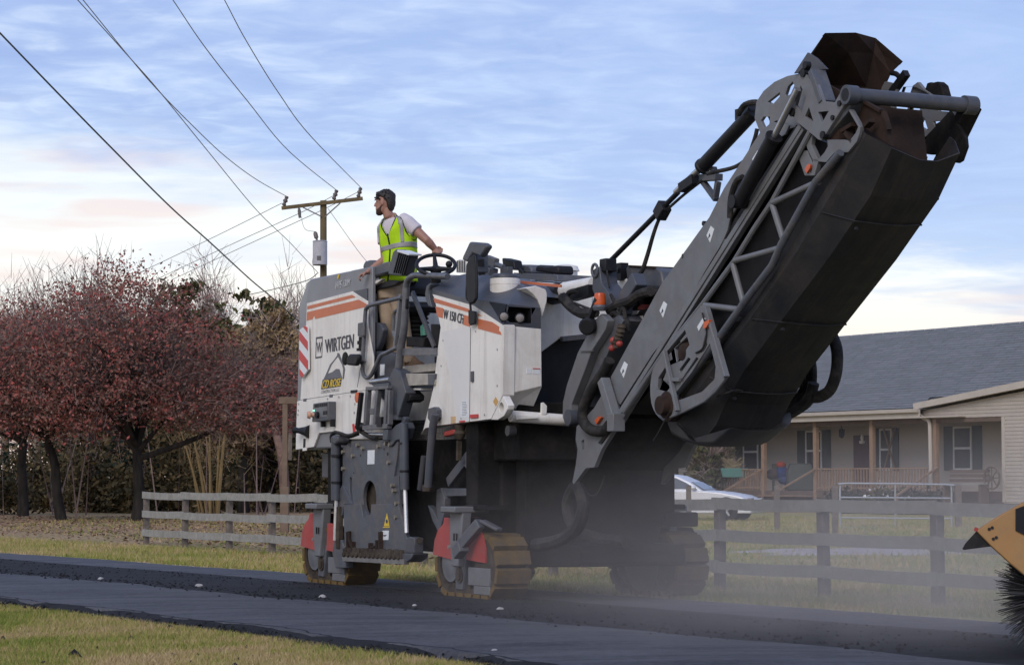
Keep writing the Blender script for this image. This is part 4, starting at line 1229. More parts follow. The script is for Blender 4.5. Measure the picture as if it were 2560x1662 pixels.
ram(-.60, ('E', 215, 985), ('E', 410, 620), ('E', 540, 360), .062, .026, conv, 'black')
c_ = P3(S(-.60, 'E', (213, 982)), -.60)
part('ram_eye', MB().cyl(c_ + Vector((0, -.07, 0)), c_ + Vector((0, .07, 0)), .055, 16), 'black', conv, smooth=True)
# support strut from the mast head: ram at the conveyor, rope towards the mast
r2 = ram(-.30, ('E', 300, 480), ('E', 10, 790), ('F', 560, 60), .062, .03, conv, 'black')
part('ram_fork', MB().bar(P3(S(-.3, 'F', (655, -5)), -.3), P3(S(-.3, 'F', (590, 40)), -.3), .08, .08), 'black', conv)
part('ram_pin', MB().cyl(P3(S(-.30, 'E', (285, 490)), -.35), P3(S(-.30, 'E', (285, 490)), -.25), .05, 12), 'black', conv, smooth=True)
part('ram_port', MB().box(P3(S(-.3, 'E', (220, 500)), -.3), (.08, .05, .09)), 'black', conv)
part('support_rod', MB().cyl(P3(S(-.30, 'F', (570, 60)), -.30), P3(S(-.30, 'C', (690, 170)), -.30), .024, 10), 'black', conv, smooth=True)
part('rod_clamp', MB().box(P3(S(-.30, 'F', (493, 148)), -.30), (.14, .1, .12), Euler((0, radians(-40), 0)).to_matrix()), 'black', conv, bevel=0.01)
part('supply_hose', MB().tube([P3(q, -.28) for q in S(-.28, 'F', (690, 0), (600, 70), (520, 140), (488, 170), (455, 250), (420, 370), (390, 450), (330, 530), (285, 560), (240, 535), (215, 500))], [.012, .014, .02, .022, .024], 8, 4), 'rubber', conv, smooth=True)
part('supply_hose', MB().tube([P3(q, -.4) for q in S(-.4, 'E', (210, 500), (250, 445), (320, 435), (370, 470), (400, 530))], .025, 8, 4), 'rubber', conv, smooth=True)
part('supply_hose', MB().tube([P3(q, -.42) for q in S(-.42, 'E', (315, 580), (300, 640), (260, 740), (190, 790), (90, 815), (40, 825))], .018, 8, 4), 'rubber', conv, smooth=True)
part('supply_hose', MB().tube([P3(q, -.53) for q in S(-.53, 'E', (165, 1070), (170, 960), (200, 870), (235, 845))], .025, 8, 4), 'rubber', conv, smooth=True)
rs = MB()
rs.bar(P3(S(-.25, 'E', (10, 860)), -.25), P3(S(-.25, 'E', (90, 970)), -.25), .04, .05, (0, 1, 0))
rs.bar(P3(S(-.25, 'E', (100, 870)), -.25), P3(S(-.25, 'E', (85, 960)), -.25), .04, .05, (0, 1, 0))
rs.bar(P3(S(-.25, 'E', (15, 850)), -.25), P3(S(-.25, 'E', (105, 845)), -.25), .06, .08, (0, 1, 0))
rs.bar(P3(S(-.25, 'E', (72, 795)), -.25), P3(S(-.25, 'E', (90, 850)), -.25), .05, .05, (0, 1, 0))
part('ram_rest', rs, 'slate', conv, bevel=0.005)
# hoses hanging at the far side of the tail
yh = .52
part('motor_hose', MB().tube([P3(MF.side(*px('F', *q), yh), yh) for q in ((1300, 725), (1335, 810), (1335, 920), (1305, 1010), (1255, 1045), (1215, 1050))], .05, 10, 5), 'rubber', conv, smooth=True)
for dx in (0, 22, 45, 62):
    part('motor_hose', MB().tube([P3(MF.side(*px('F', *q), yh + .02), yh + .02) for q in ((1215 - dx, 850 + dx), (1225 - dx, 930 + dx), (1215 - dx * .8, 1010), (1170 - dx, 1060 + dx * .3), (1060 - dx * .3, 1140))], .03 if dx < 40 else .02, 8, 4), 'rubber', conv, smooth=True)
part('motor_hose', MB().tube([P3(MF.side(*px('F', *q), yh - .03), yh - .03) for q in ((1000, 1170), (1060, 1150), (1140, 1110), (1200, 1060), (1225, 980))], .05, 8, 4), 'rubber', conv, smooth=True)
part('hose_guard', MB().plate([MF.side(*px('F', *q), .56) for q in ((1010, 1165), (1030, 1120), (1140, 1075), (1200, 1030), (1210, 1060), (1120, 1140))], .56, .58, [[MF.side(*px('F', *q), .56) for q in ((1088, 1112), (1118, 1095), (1122, 1104), (1094, 1120))]]), 'black', conv)
# foot of the conveyor: hinge plates at the machine front
ft = S(-.50, 'F', (80, 1190), (165, 1100), (245, 960), (260, 1010), (280, 1100), (290, 1160), (200, 1300), (165, 1385), (125, 1390), (65, 1470), (58, 1465), (75, 1380), (85, 1300), (75, 1250))
fth = [S(-.50, 'F', (182, 1270), (225, 1215), (232, 1235), (200, 1280)), S(-.5, 'F', (103, 1260), (115, 1250), (118, 1300), (106, 1300))]
part('foot_plate', MB().plate(ft, -.50, -.46, fth), 'lgrey', conv, bevel=0.004)
part('foot_plate', MB().plate(ft, .44, .48), 'lgrey', conv, bevel=0.004)
part('foot_body', MB().plate(S(-.4, 'F', (90, 1260), (250, 1010), (290, 1150), (190, 1310), (110, 1400)), -.44, .44), 'chassis', conv)
part('foot_strut', MB().bar(P3(S(-.56, 'F', (210, 965)), -.56), P3(S(-.56, 'F', (265, 1150)), -.56), .09, .09, (0, 1, 0)).box(P3(S(-.56, 'F', (270, 1170)), -.56), (.12, .12, .16)), 'lgrey', conv, bevel=0.006)
part('orange_marker', MB().plate(S(-.5, 'F', (180, 1160), (200, 1140), (212, 1145), (190, 1178)), -.50, -.53), 'amber', conv)
part('foot_hose', MB().tube([P3(q, -.53) for q in S(-.53, 'F', (240, 870), (215, 920), (150, 1020), (115, 1100), (112, 1160), (150, 1205), (210, 1210), (240, 1180))], .05, 10, 4), 'rubber', conv, smooth=True)
# ---- slewing mast carrying the conveyor
mast = part('slew_mast', MB().plate(S(-.52, 'C', (640, 570), (690, 620), (675, 690), (565, 860), (520, 990), (410, 1270), (408, 1390), (370, 1425), (342, 1370), (345, 1250), (375, 1120), (460, 870), (600, 610)), -.54, -.46), 'lgrey', bevel=0.006)
part('mast_flank', MB().plate(S(-.46, 'C', (690, 620), (760, 580), (800, 620), (700, 820), (640, 960), (590, 1100), (500, 1200), (480, 1290), (430, 1300), (520, 990), (565, 860), (675, 690)), -.46, .4), 'grey', mast, bevel=0.006)
part('mast_knee', MB().bar(P3(S(-.55, 'C', (470, 860)), -.545), P3(S(-.55, 'C', (560, 855)), -.545), .012, .02, (0, 1, 0)), 'grey', mast)
part('mast_boss', MB().cyl(P3(S(-.55, 'C', (375, 1370)), -.56), P3(S(-.55, 'C', (375, 1370)), -.42), .075, 16), 'slate', mast, smooth=True)
part('mast_head', MB().plate(S(-.42, 'C', (575, 290), (570, 240), (590, 220), (625, 205), (640, 330), (690, 400), (720, 480), (715, 560), (680, 545), (590, 430), (570, 380)), -.44, -.26), 'slate', mast, bevel=0.01)
ey = [P3(S(-.45, 'C', (578 + 22 * cos(a), 235 + 48 * sin(a))), -.45) for a in np.linspace(0, 2 * pi, 20)]
part('lifting_eye', MB().tube(ey, .014, 8), 'grey', mast, smooth=True)
part('mast_eye_block', MB().box(P3(S(-.40, 'C', (650, 195)), -.36), (.12, .12, .12)).bar(P3(S(-.35, 'C', (645, 210)), -.33), P3(S(-.35, 'C', (660, 330)), -.33), .06, .08, (0, 1, 0)), 'black', mast, bevel=0.01)
lk = MB()
for k in range(7):
    lk.sphere(P3(S(-.42, 'C', (672 + 3 * k, 250 + 18 * k)), -.42), .016, 6, 4, (1, .5, 1.4))
part('safety_chain', lk, 'black', mast)
part('mast_arm', MB().bar(P3(S(-.40, 'C', (770, 520)), -.38), P3(S(-.40, 'C', (910, 300)), -.38), .14, .12, (0, 1, 0)).bar(P3(S(-.4, 'C', (690, 540)), -.38), P3(S(-.4, 'C', (820, 520)), -.38), .12, .10, (0, 1, 0)), 'slate', mast, bevel=0.01)
c_ = P3(S(-.55, 'C', (617, 520)), -.55)
bea = part('beacon', MB().lathe(c_ - Vector((0, 0, .03)), c_ + Vector((0, 0, .02)), [(0, .055), (.6, .066), (1, .058)], 20), 'grey', mast, smooth=True)
part('beacon_lens', MB().lathe(c_ + Vector((0, 0, .02)), c_ + Vector((0, 0, .13)), [(0, .054), (.12, .056), (.8, .050), (.95, .046), (1, .035)], 20), 'amber', bea, smooth=True)
c_ = P3(S(-.58, 'C', (535, 650)), -.58)
part('mast_lamp', MB().lathe(c_ + Vector((-.06, .06, .01)), c_ + Vector((.06, -.06, -.03)), [(0, .04), (.35, .075), (.9, .08), (1, .065)], 18).bar(c_ + Vector((.02, 0, .05)), c_ + Vector((.16, 0, .22)), .04, .05, (0, 1, 0)), 'black', mast, smooth=True)
vb = MB()
for k in range(5):
    c_ = P3(S(-.5, 'C', (786 - 9 * k, 650 + 30 * k)), -.50)
    vb.lathe(c_, c_ + Vector((-.01, 0, -.07)), [(0, .035), (.4, .045), (.5, .03), (1, .04)], 10)
part('hose_coupling', vb, 'muddy', mast, smooth=True)
for q in ((720, 775), (745, 790), (768, 800), (710, 835)):
    part('red_cap', MB().sphere(P3(S(-.5, 'C', q), -.5), .032, 10, 6), 'redpart', mast, smooth=True)
def hose(y, sheet, pts, r, name='hose', parent=None):
    return part(name, MB().tube([P3(q, y) for q in S(y, sheet, *pts)], r, 8, 4), 'rubber', parent, smooth=True)


hose(-.50, 'C', ((330, 440), (380, 500), (450, 555), (520, 570), (580, 560)), .05, 'mast_hose', mast)
hose(-.45, 'C', ((370, 420), (390, 400), (440, 390)), .025, 'mast_hose', mast)
hose(-.5, 'C', ((420, 485), (480, 510), (560, 540)), .012, 'mast_hose', mast)
hose(-.42, 'C', ((690, 545), (760, 500), (850, 470), (920, 420), (1010, 395)), .045, 'mast_hose', mast)
hose(-.42, 'C', ((700, 600), (730, 560), (790, 610), (830, 640), (830, 700)), .03, 'mast_hose', mast)
hose(-.40, 'C', ((720, 640), (760, 580), (800, 540), (860, 480)), .03, 'mast_hose', mast)
hose(-.43, 'C', ((780, 560), (800, 520), (810, 560), (815, 640)), .02, 'mast_hose', mast)
hose(-.44, 'C', ((700, 420), (740, 490), (770, 540)), .015, 'mast_hose', mast)
part('swing_ram', MB().cyl(P3(S(-.25, 'C', (280, 405)), -.25), P3(S(-.25, 'C', (585, 350)), -.25), .085, 16), 'white', mast, smooth=True)
part('ram_cap', MB().cyl(P3(S(-.28, 'C', (250, 420)), -.28), P3(S(-.28, 'C', (330, 405)), -.28), .10, 14), 'black', mast, smooth=True)
part('ram_sleeve', MB().bar(P3(S(-.35, 'C', (390, 430)), -.33), P3(S(-.35, 'C', (550, 385)), -.33), .10, .10, (0, 1, 0)), 'black', mast)
# grey service box right of the mast
gb = part('service_box', MB().plate(S(-.10, 'C', (815, 215), (835, 200), (1050, 212), (1085, 240), (1100, 320), (1120, 440), (930, 440), (910, 350), (830, 360)), -.10, .35), 'grey', bevel=0.015)
part('box_lid', MB().plate(S(-.1, 'C', (838, 203), (845, 194), (1045, 205), (1048, 222)), -.12, .37), 'rust', gb)
part('box_foot', MB().plate(S(-.08, 'C', (825, 350), (910, 345), (930, 500), (860, 545), (790, 480)), -.1, .2).plate(S(-.05, 'C', (930, 380), (1090, 400), (1060, 620), (900, 600), (880, 480)), -.02, .3), 'chassis', gb)
part('box_switch', MB().box(P3(S(-.1, 'C', (790, 245)), -.1), (.09, .08, .16)).cyl(P3(S(-.1, 'C', (775, 235)), -.14), P3(S(-.1, 'C', (800, 235)), -.14), .025, 8), 'black', gb)
part('red_band', MB().plate(S(-.07, 'C', (920, 495), (1035, 500), (1010, 540), (915, 535)), -.08, -.05), 'redpart', gb)
hose(-.2, 'C', ((830, 570), (900, 590), (980, 570), (1050, 560)), .05, 'engine_hose')
hose(-.2, 'C', ((820, 420), (920, 400), (1010, 390), (1090, 400)), .05, 'engine_hose')
hose(-.2, 'C', ((850, 640), (900, 620), (940, 660), (930, 720)), .04, 'engine_hose')
part('white_fitting', MB().box(P3(S(-.2, 'C', (920, 565)), -.22), (.12, .05, .04)).box(P3(S(-.2, 'C', (960, 600)), -.22), (.10, .05, .03)), 'white')
part('pale_duct', MB().plate(S(-.12, 'C', (690, 310), (800, 295), (830, 330), (830, 400), (720, 420), (690, 360)), -.1, .4), 'white', bevel=0.02)
hose(-.9, 'D', ((120, 990), (220, 980), (320, 950), (400, 900), (450, 840), (480, 760), (490, 680), (470, 600), (440, 550)), .06, 'suction_hose')
hose(-.5, 'D', ((430, 870), (385, 800), (365, 700), (380, 620), (420, 545)), .055, 'suction_hose')
hose(-.3, 'D', ((470, 900), (560, 925), (650, 950), (740, 955), (820, 975)), .055, 'suction_hose')
hose(-.5, 'D', ((500, 580), (560, 615), (610, 580), (655, 460)), .008, 'suction_hose')
part('front_stay', MB().bar(FR(.4, 'D', (600, 735)), FR(.4, 'D', (612, 1000)), .10, .08, (0, 1, 0)), 'chassis')
part('front_stay', MB().bar(FR(.4, 'D', (680, 735)), FR(.4, 'D', (700, 935)), .10, .08, (0, 1, 0)), 'chassis')

# ================================================================== crawler tracks
TL, TH, TW = 1.38, .62, .34


def loop_at(s, r=TH / 2, half=TL / 2 - TH / 2):
    """point and tangent angle on the track loop, s in 0..1; x forward, z up, from the ground"""
    per = 4 * half + 2 * pi * r
    d = (s % 1.0) * per
    if d < 2 * half:
        return -half + d, 2 * r, 0.0
    d -= 2 * half
    if d < pi * r:
        a = d / r
        return half + r * sin(a), r + r * cos(a), -a
    d -= pi * r
    if d < 2 * half:
        return half - d, 0.0, -pi
    d -= 2 * half
    a = d / r
    return -half - r * sin(a), r - r * cos(a), -pi - a


def make_track(sgn):
    """one crawler unit round its own origin under the axle; sgn -1: outer side at -y"""
    yo = sgn * TW / 2
    t = part('track', MB().prism([Vector((loop_at(k / 40)[0] * .88, -TW / 2 + .05, TH / 2 + (loop_at(k / 40)[1] - TH / 2) * .76)) for k in range(40)], (0, TW - .10, 0)), 'rubber', smooth=True)
    N = 19
    padm = MB().loft([[(-.072, y, -.028), (.072, y, -.028), (.066, y, .022), (-.066, y, .022)] for y in (-TW / 2 - .005, TW / 2 + .005)]).box((0, 0, -.035), (.09, TW * .8, .02)).mesh('pad', M['pad'])
    for k in range(N):
        x, z, a = loop_at((k + .3) / N)
        o = bpy.data.objects.new('pad', padm)
        COL.objects.link(o)
        o.parent = t
        o.rotation_euler = (0, -a, 0)
        n = Vector((sin(-a), 0, cos(-a)))
        o.location = Vector((x, 0, z)) - n * .0225
        o.rotation_euler = (0, -a, 0)
    for y in (-TW / 2 + .004, TW / 2 - .034):
        oc = [(loop_at(k / 76)[0] * (.965 - .03 * (k % 2)), loop_at(k / 76)[1]) for k in range(76)]
        oc = [Vector((x, y, TH / 2 + (z - TH / 2) * (.93 - .07 * (k % 2)))) for k, (x, z) in enumerate(oc)]
        ic = [Vector((loop_at(k / 40)[0] * .86, y, TH / 2 + (loop_at(k / 40)[1] - TH / 2) * .70)) for k in range(40)]
        part('chain', MB().prism(oc, (0, .03, 0), [ic]), 'muddy', t)
    for x in (-.36,):
        part('hub', MB().lathe((x, yo * .9, .33), (x, yo * 1.02, .33), [(0, .19), (.6, .185), (.7, .15), (1, .14)], 24), 'lgrey', t, smooth=True)
    part('idler', MB().lathe((.38, yo * .9, .31), (.38, yo * 1.0, .31), [(0, .2), (.6, .19), (1, .12)], 24), 'muddy', t, smooth=True)
    rr = MB()
    for k in range(5):
        rr.cyl((-.36 + .18 * k, -TW / 2 + .02, .10), (-.36 + .18 * k, TW / 2 - .02, .10), .065, 12)
    part('roller', rr, 'muddy', t, smooth=True)
    part('hub_mount', MB().prism([(-.22, 0, .08), (-.05, 0, .08), (0, 0, .30), (.02, 0, .42), (-.20, 0, .42)], (0, yo * 1.06, 0)), 'grey', t, bevel=0.01)
    c_ = Vector((-.11, yo * 1.08, .22))
    part('tension_bolt', MB().lathe(c_, c_ + Vector((0, sgn * .02, 0)), [(0, .075), (.5, .075), (.5, .05), (1, .05)], 16), 'muddy', t, smooth=True)
    yk_ = part('yoke', MB().prism([(-.20, 0, .30), (-.05, 0, .30), (.0, 0, .55), (.05, 0, .86), (-.25, 0, .86), (-.24, 0, .52)], (0, sgn * .10, 0)).box((-.11, 0, .84), (.32, TW * 1.1, .06)), 'lgrey', t, bevel=0.012)
    yk_.location = (0, yo * .75, 0)
    part('yoke_slot', MB().box((-.13, yo * 1.38, .58), (.015, .01, .07)).box((-.07, yo * 1.38, .58), (.015, .01, .07)), 'black', t)
    fx = MB()
    fx.prism([(-.70, 0, .40), (-.26, 0, .36), (-.26, 0, .76), (-.44, 0, .76), (-.46, 0, .70), (-.58, 0, .64), (-.66, 0, .54)], (0, sgn * .02, 0))
    fx.loft([[(-.71, 0, .40), (-.71, -sgn * .32, .40)], [(-.66, 0, .545), (-.66, -sgn * .32, .545)], [(-.58, 0, .645), (-.58, -sgn * .32, .645)], [(-.46, 0, .70), (-.46, -sgn * .32, .70)], [(-.44, 0, .76), (-.44, -sgn * .32, .76)], [(-.26, 0, .76), (-.26, -sgn * .32, .76)]], close=False, cap=False)
    f1 = part('fender', fx, 'red', t)
    f1.location = (0, yo * 1.02, 0)
    fx = MB().prism([(.06, 0, .37), (.46, 0, .35), (.46, 0, .48), (.40, 0, .60), (.34, 0, .66), (.08, 0, .66)], (0, sgn * .02, 0))
    f2 = part('fender', fx, 'red', t)
    f2.location = (0, yo * 1.02, 0)
    part('fender_bolt', MB().cyl((-.34, yo * 1.1, .48), (-.34, yo * 1.16, .48), .02, 8).cyl((-.30, yo * 1.1, .49), (-.30, yo * 1.16, .49), .016, 8), 'steel', t, smooth=True)
    part('side_plate', MB().box((.30, yo * .98, .215), (.46, .03, .17)).box((.36, yo * .98, .09), (.34, .03, .08)), 'lgrey', t, bevel=0.008)
    part('axle_frame', MB().box((-.1, 0, .33), (.9, TW * .55, .22)), 'chassis', t)
    col = MB()
    col.box((-.02, -sgn * .02, 1.25), (.26, .24, .82))
    col.box((.10, -sgn * .02, .86), (.5, TW * .8, .05))
    part('lift_column', col, 'chassis', t, bevel=0.01)
    return t


trk = make_track(-1)
trk.location = (0, -.93, 0)
# scraper arm with a cover on the near front track
sa = MB()
sa.bar((.16, -.30, .50), (.42, -.22, .72), .08, .10)
sa.bar((.42, -.2, .74), (.62, -.12, .66), .08, .03)
sa.box((.15, -.30, .47), (.16, .10, .12), Euler((0, radians(-30), 0)).to_matrix())
part('scraper_arm', sa, 'grey', trk, bevel=0.008)
# the machine stays a whole from other sides too: the rear pair and the far front crawler
def dup_track(src, loc):
    c = copy_tree(src, mach)
    c.location = loc
    return c


rear = dup_track(trk, (-3.50, -.93, 0))
for o in list(rear.children):
    if o.name.startswith('scraper_arm'):
        bpy.data.objects.remove(o)
trl = make_track(1)
trl.location = (.02, .98, 0)
rl_ = dup_track(trl, (-3.50, .93, 0))
for tk in (trl,):
    for o in tk.children:
        if o.name.startswith('fender'):
            o.data = o.data.copy()
            o.data.materials.clear()
            o.data.materials.append(M['chassis'])
nf = MB().prism([(-.72, -.30, .30), (-.46, -.30, .28), (-.30, -.30, .74), (-.55, -.30, .70), (-.68, -.30, .56)], (0, .05, 0)).box((-.05, -.16, .80), (.5, .08, .12)).box((.25, -.02, .74), (.55, .36, .14))
part('inner_guard', nf, 'chassis', trl, bevel=0.02)
part('inner_plate', MB().lathe((.02, -.22, .34), (.02, -.17, .34), [(0, .30), (.8, .31), (1, .31)], 28), 'grey', trl, smooth=True)

# ================================================================== ground, road, verge
def road_near(x):
    return -4.73 + .083 * x + .10 * sin(.55 * x) * .5 + .04 * sin(2.1 * x + 1)


def road_far(x):
    return .52 + .104 * x + .05 * sin(.8 * x)


def mill_near(x):
    return -2.48 + .0947 * x + .06 * sin(1.1 * x) + .05 * sin(2.7 * x + .6)


def mill_far(x):
    return -.85 + .10 * x + .06 * sin(.9 * x + 2)


def gz(x, y):
    """height of the natural ground at machine coordinates x, y"""
    n, f = -4.73 + .083 * x, .52 + .104 * x
    if n - .1 < y < f + .1:
        return -.10
    if y <= n:
        d = n - y
        return -.075 - .05 * min(d / 2.0, 1.0) - .03 * min(d / 12, 1)
    d = y - f
    if d < 3.4:
        return -.03 - .17 * (d / 3.4)
    if d < 16:
        return -.20 + .12 * min((d - 3.4) / 10, 1)
    return -.08 + .05 * min((d - 16) / 30, 1)


XS = [-260, -160, -110, -80, -60, -48, -40] + [x for x in np.arange(-34, 14, 1.0)] + [16, 20, 26, 34, 50, 80]
YS_ = [-60, -40, -28, -20, -16, -13, -11, -10, -9] + [y for y in np.arange(-8.4, 6.4, .4)] + [7, 8, 10, 12, 15, 19, 24, 30, 38, 50, 70, 100, 150, 240]
gv, gf = [], []
for x in XS:
    for y in YS_:
        z = gz(x, y) + (random.uniform(-.012, .012) if abs(x) < 40 else 0)
        gv.append(MF.wor((x, y, z)))
ny = len(YS_)
for i in range(len(XS) - 1):
    for j in range(ny - 1):
        gf.append((i * ny + j, i * ny + j + 1, (i + 1) * ny + j + 1, (i + 1) * ny + j))


def grass_mat():
    m = bpy.data.materials.new('verge_turf')
    m.use_nodes = True
    t = m.node_tree
    bs = t.nodes['Principled BSDF']
    tc = nd(t, 'ShaderNodeTexCoord')
    P = tc.outputs['Object']
    a = noise_n(t, P, .35, 6, .6, .3)
    b = noise_n(t, P, 2.2, 6, .65, .2)
    c = noise_n(t, P, 30, 4, .6)
    green = mix_n(t, c, (0.20, 0.22, 0.055), (0.29, 0.30, 0.085))
    tan = mix_n(t, c, (0.38, 0.28, 0.145), (0.50, 0.38, 0.21))
    f = ramp_n(t, math_n(t, 'ADD', math_n(t, 'MULTIPLY', a, .6), math_n(t, 'MULTIPLY', b, .4)), [(.40, (0, 0, 0)), (.58, (1, 1, 1))])
    col = mix_n(t, f, green, tan)
    lf = ramp_n(t, noise_n(t, P, .16, 3, .5), [(.45, (0, 0, 0)), (.6, (1, 1, 1))])
    litter = mix_n(t, c, (0.26, 0.165, 0.10), (0.40, 0.27, 0.165))
    sp = nd(t, 'ShaderNodeSeparateXYZ')
    t.links.new(P, sp.inputs[0])
    far = nd(t, 'ShaderNodeMapRange')
    t.links.new(sp.outputs[1], far.inputs[0])
    far.inputs[1].default_value = 34
    far.inputs[2].default_value = 62
    lx = nd(t, 'ShaderNodeMapRange')
    t.links.new(sp.outputs[0], lx.inputs[0])
    lx.inputs[1].default_value = 6
    lx.inputs[2].default_value = -4
    col = mix_n(t, math_n(t, 'MULTIPLY', math_n(t, 'MULTIPLY', far.outputs[0], lx.outputs[0]), math_n(t, 'ADD', .65, math_n(t, 'MULTIPLY', lf, .35))), col, litter)
    t.links.new(col, bs.inputs['Base Color'])
    bs.inputs['Roughness'].default_value = .95
    bs.inputs['Specular IOR Level'].default_value = .1
    bp = nd(t, 'ShaderNodeBump')
    bp.inputs['Strength'].default_value = .8
    bp.inputs['Distance'].default_value = .05
    t.links.new(noise_n(t, P, 14, 6, .7), bp.inputs['Height'])
    t.links.new(bp.outputs[0], bs.inputs['Normal'])
    return m


gm = MB()
gm.add(gv, gf)
me = bpy.data.meshes.new('ground')
me.from_pydata([tuple(v) for v in gv], [], gf)
me.polygons.foreach_set('use_smooth', [True] * len(me.polygons))
M['turf'] = grass_mat()
me.materials.append(M['turf'])
gob = bpy.data.objects.new('ground', me)
COL.objects.link(gob)
tag(gob, kind='structure')


def asphalt(name, c1, c2, dust, damt, bump, rough=.8, speck=0.0, groove=0.0):
    m = bpy.data.materials.new(name)
    m.use_nodes = True
    t = m.node_tree
    bs = t.nodes['Principled BSDF']
    tc = nd(t, 'ShaderNodeTexCoord')
    P = tc.outputs['Object']
    mp = nd(t, 'ShaderNodeMapping')
    mp.inputs['Rotation'].default_value = (0, 0, PHI)
    mp.inputs['Scale'].default_value = (.35, 2.6, 1)
    t.links.new(P, mp.inputs[0])
    streak = noise_n(t, mp.outputs[0], 1.3, 6, .65, .4)
    fine = noise_n(t, P, 55, 4, .7)
    grit = noise_n(t, P, 16, 5, .8)
    patch = noise_n(t, P, .9, 5, .6, .5)
    fine = math_n(t, 'ADD', math_n(t, 'MULTIPLY', ramp_n(t, grit, [(.36, (0, 0, 0)), (.64, (1, 1, 1))]), .6), math_n(t, 'MULTIPLY', ramp_n(t, patch, [(.35, (0, 0, 0)), (.65, (1, 1, 1))]), .4))
    col = mix_n(t, fine, c1, c2)
    col = mix_n(t, math_n(t, 'MULTIPLY', ramp_n(t, streak, [(.42, (0, 0, 0)), (.66, (1, 1, 1))]), damt), col, dust)
    if speck:
        vo = nd(t, 'ShaderNodeTexVoronoi')
        vo.inputs['Scale'].default_value = 16
        t.links.new(P, vo.inputs['Vector'])
        sp = ramp_n(t, vo.outputs['Distance'], [(.06, (1, 1, 1)), (.12, (0, 0, 0))])
        col = mix_n(t, math_n(t, 'MULTIPLY', sp, speck), col, (.3, .29, .28))
    t.links.new(col, bs.inputs['Base Color'])
    bs.inputs['Roughness'].default_value = rough
    bs.inputs['Specular IOR Level'].default_value = .22
    bp = nd(t, 'ShaderNodeBump')
    bp.inputs['Strength'].default_value = bump
    bp.inputs['Distance'].default_value = .015
    hgt = noise_n(t, P, 38, 6, .75)
    if groove:
        mg = nd(t, 'ShaderNodeMapping')
        mg.inputs['Rotation'].default_value = (0, 0, PHI)
        mg.inputs['Scale'].default_value = (.5, 22, 1)
        t.links.new(P, mg.inputs[0])
        gr = noise_n(t, mg.outputs[0], 1.0, 5, .7, .15)
        hgt = math_n(t, 'ADD', hgt, math_n(t, 'MULTIPLY', gr, groove))
        gf = ramp_n(t, gr, [(.40, (.55, .55, .55)), (.62, (1.15, 1.15, 1.15))])
        col = mix_n(t, min(1.0, groove), col, gf, 'MULTIPLY')
        t.links.new(col, bs.inputs['Base Color'])
    t.links.new(hgt, bp.inputs['Height'])
    t.links.new(bp.outputs[0], bs.inputs['Normal'])
    return m


M['asphalt'] = asphalt('worn_asphalt', (.030, .031, .038), (.105, .106, .116), (.155, .15, .15), .45, .9, .78, groove=.05)
M['milled'] = asphalt('milled_asphalt', (.008, .008, .010), (.026, .026, .030), (.050, .048, .048), .4, 1.0, .85, speck=.25, groove=.8)
M['crumb'] = asphalt('broken_asphalt_edge', (.008, .008, .010), (.022, .022, .026), (.03, .03, .03), .3, 1.0, .9)


def strip(name, fa, fb, za, zb, mat, x0=-95, x1=22, step=.35, n=8, jit=.0, skirt=None):
    vs, fs = [], []
    xs = np.arange(x0, x1, step)
    for x in xs:
        a, b = fa(x), fb(x)
        row = []
        if skirt:
            row.append(MF.wor((x, a - skirt[0] + random.uniform(-.05, .05), skirt[1])))
        for k in range(n + 1):
            u = k / n
            y = a + (b - a) * u + (random.uniform(-jit, jit) if k in (0, n) else 0)
            row.append(MF.wor((x, y, za + (zb - za) * u + (.02 * sin(pi * u)))))
        if skirt:
            row.append(MF.wor((x, b + skirt[0] * .4, skirt[1])))
        vs += row
    m_ = len(vs) // len(xs)
    for i in range(len(xs) - 1):
        for k in range(m_ - 1):
            fs.append((i * m_ + k, (i + 1) * m_ + k, (i + 1) * m_ + k + 1, i * m_ + k + 1))
    me = bpy.data.meshes.new(name)
    me.from_pydata([tuple(v) for v in vs], [], fs)
    me.materials.append(mat)
    o = bpy.data.objects.new(name, me)
    COL.objects.link(o)
    return tag(o, kind='structure')


strip('milled_road', lambda x: road_near(x) + .3, lambda x: road_far(x) - .06, -.002, -.002, M['milled'], n=6)
strip('road', road_near, mill_near, .0, .012, M['asphalt'], n=6, jit=.05, skirt=(.10, -.11))
strip('road', mill_far, road_far, .006, .0, M['asphalt'], n=4, jit=.04, skirt=(.05, -.1))
# crumbled black lip along the near edge, crumbs of milled asphalt, pale stones
def chunks(name, n, where, smin, smax, mat, kind='stuff'):
    base = np.array([[1, 0, -.3], [-.5, .87, -.3], [-.5, -.87, -.3], [0, 0, .8], [.1, .1, -.7]], float)
    fc = np.array([[0, 1, 3], [1, 2, 3], [2, 0, 3], [1, 0, 4], [2, 1, 4], [0, 2, 4]])
    out = []
    for _ in range(n):
        x, y, z = where()
        s = random.uniform(smin, smax)
        b = base * s * np.array([random.uniform(.7, 1.4), random.uniform(.7, 1.4), random.uniform(.5, 1.0)]) + rng.normal(0, .15 * s, (5, 3))
        a = random.uniform(0, 6.28)
        r = np.array([[cos(a), -sin(a), 0], [sin(a), cos(a), 0], [0, 0, 1]])
        w = MF.wor((x, y, z + s * .2))
        b = b @ r.T + np.array(w)
        out.append(b[fc].reshape(-1, 3))
    o = fast_mesh(name, np.concatenate(out), 3, mat)
    return tag(o, kind=kind)


def lip():
    x = random.uniform(-30, 9)
    return x, road_near(x) - abs(random.gauss(0, .09)), random.uniform(-.10, -.02)


def crumb():
    x = random.uniform(-26, 8)
    u = random.random()
    return x, mill_near(x) + (mill_far(x) - mill_near(x)) * u, .002


def crumb2():
    x = random.uniform(-26, 8)
    return x, mill_near(x) + random.gauss(0, .18), .012


def spill():
    x = random.uniform(-12, 9)
    return x, road_near(x) - .1 - abs(random.expovariate(1.1)), -.09


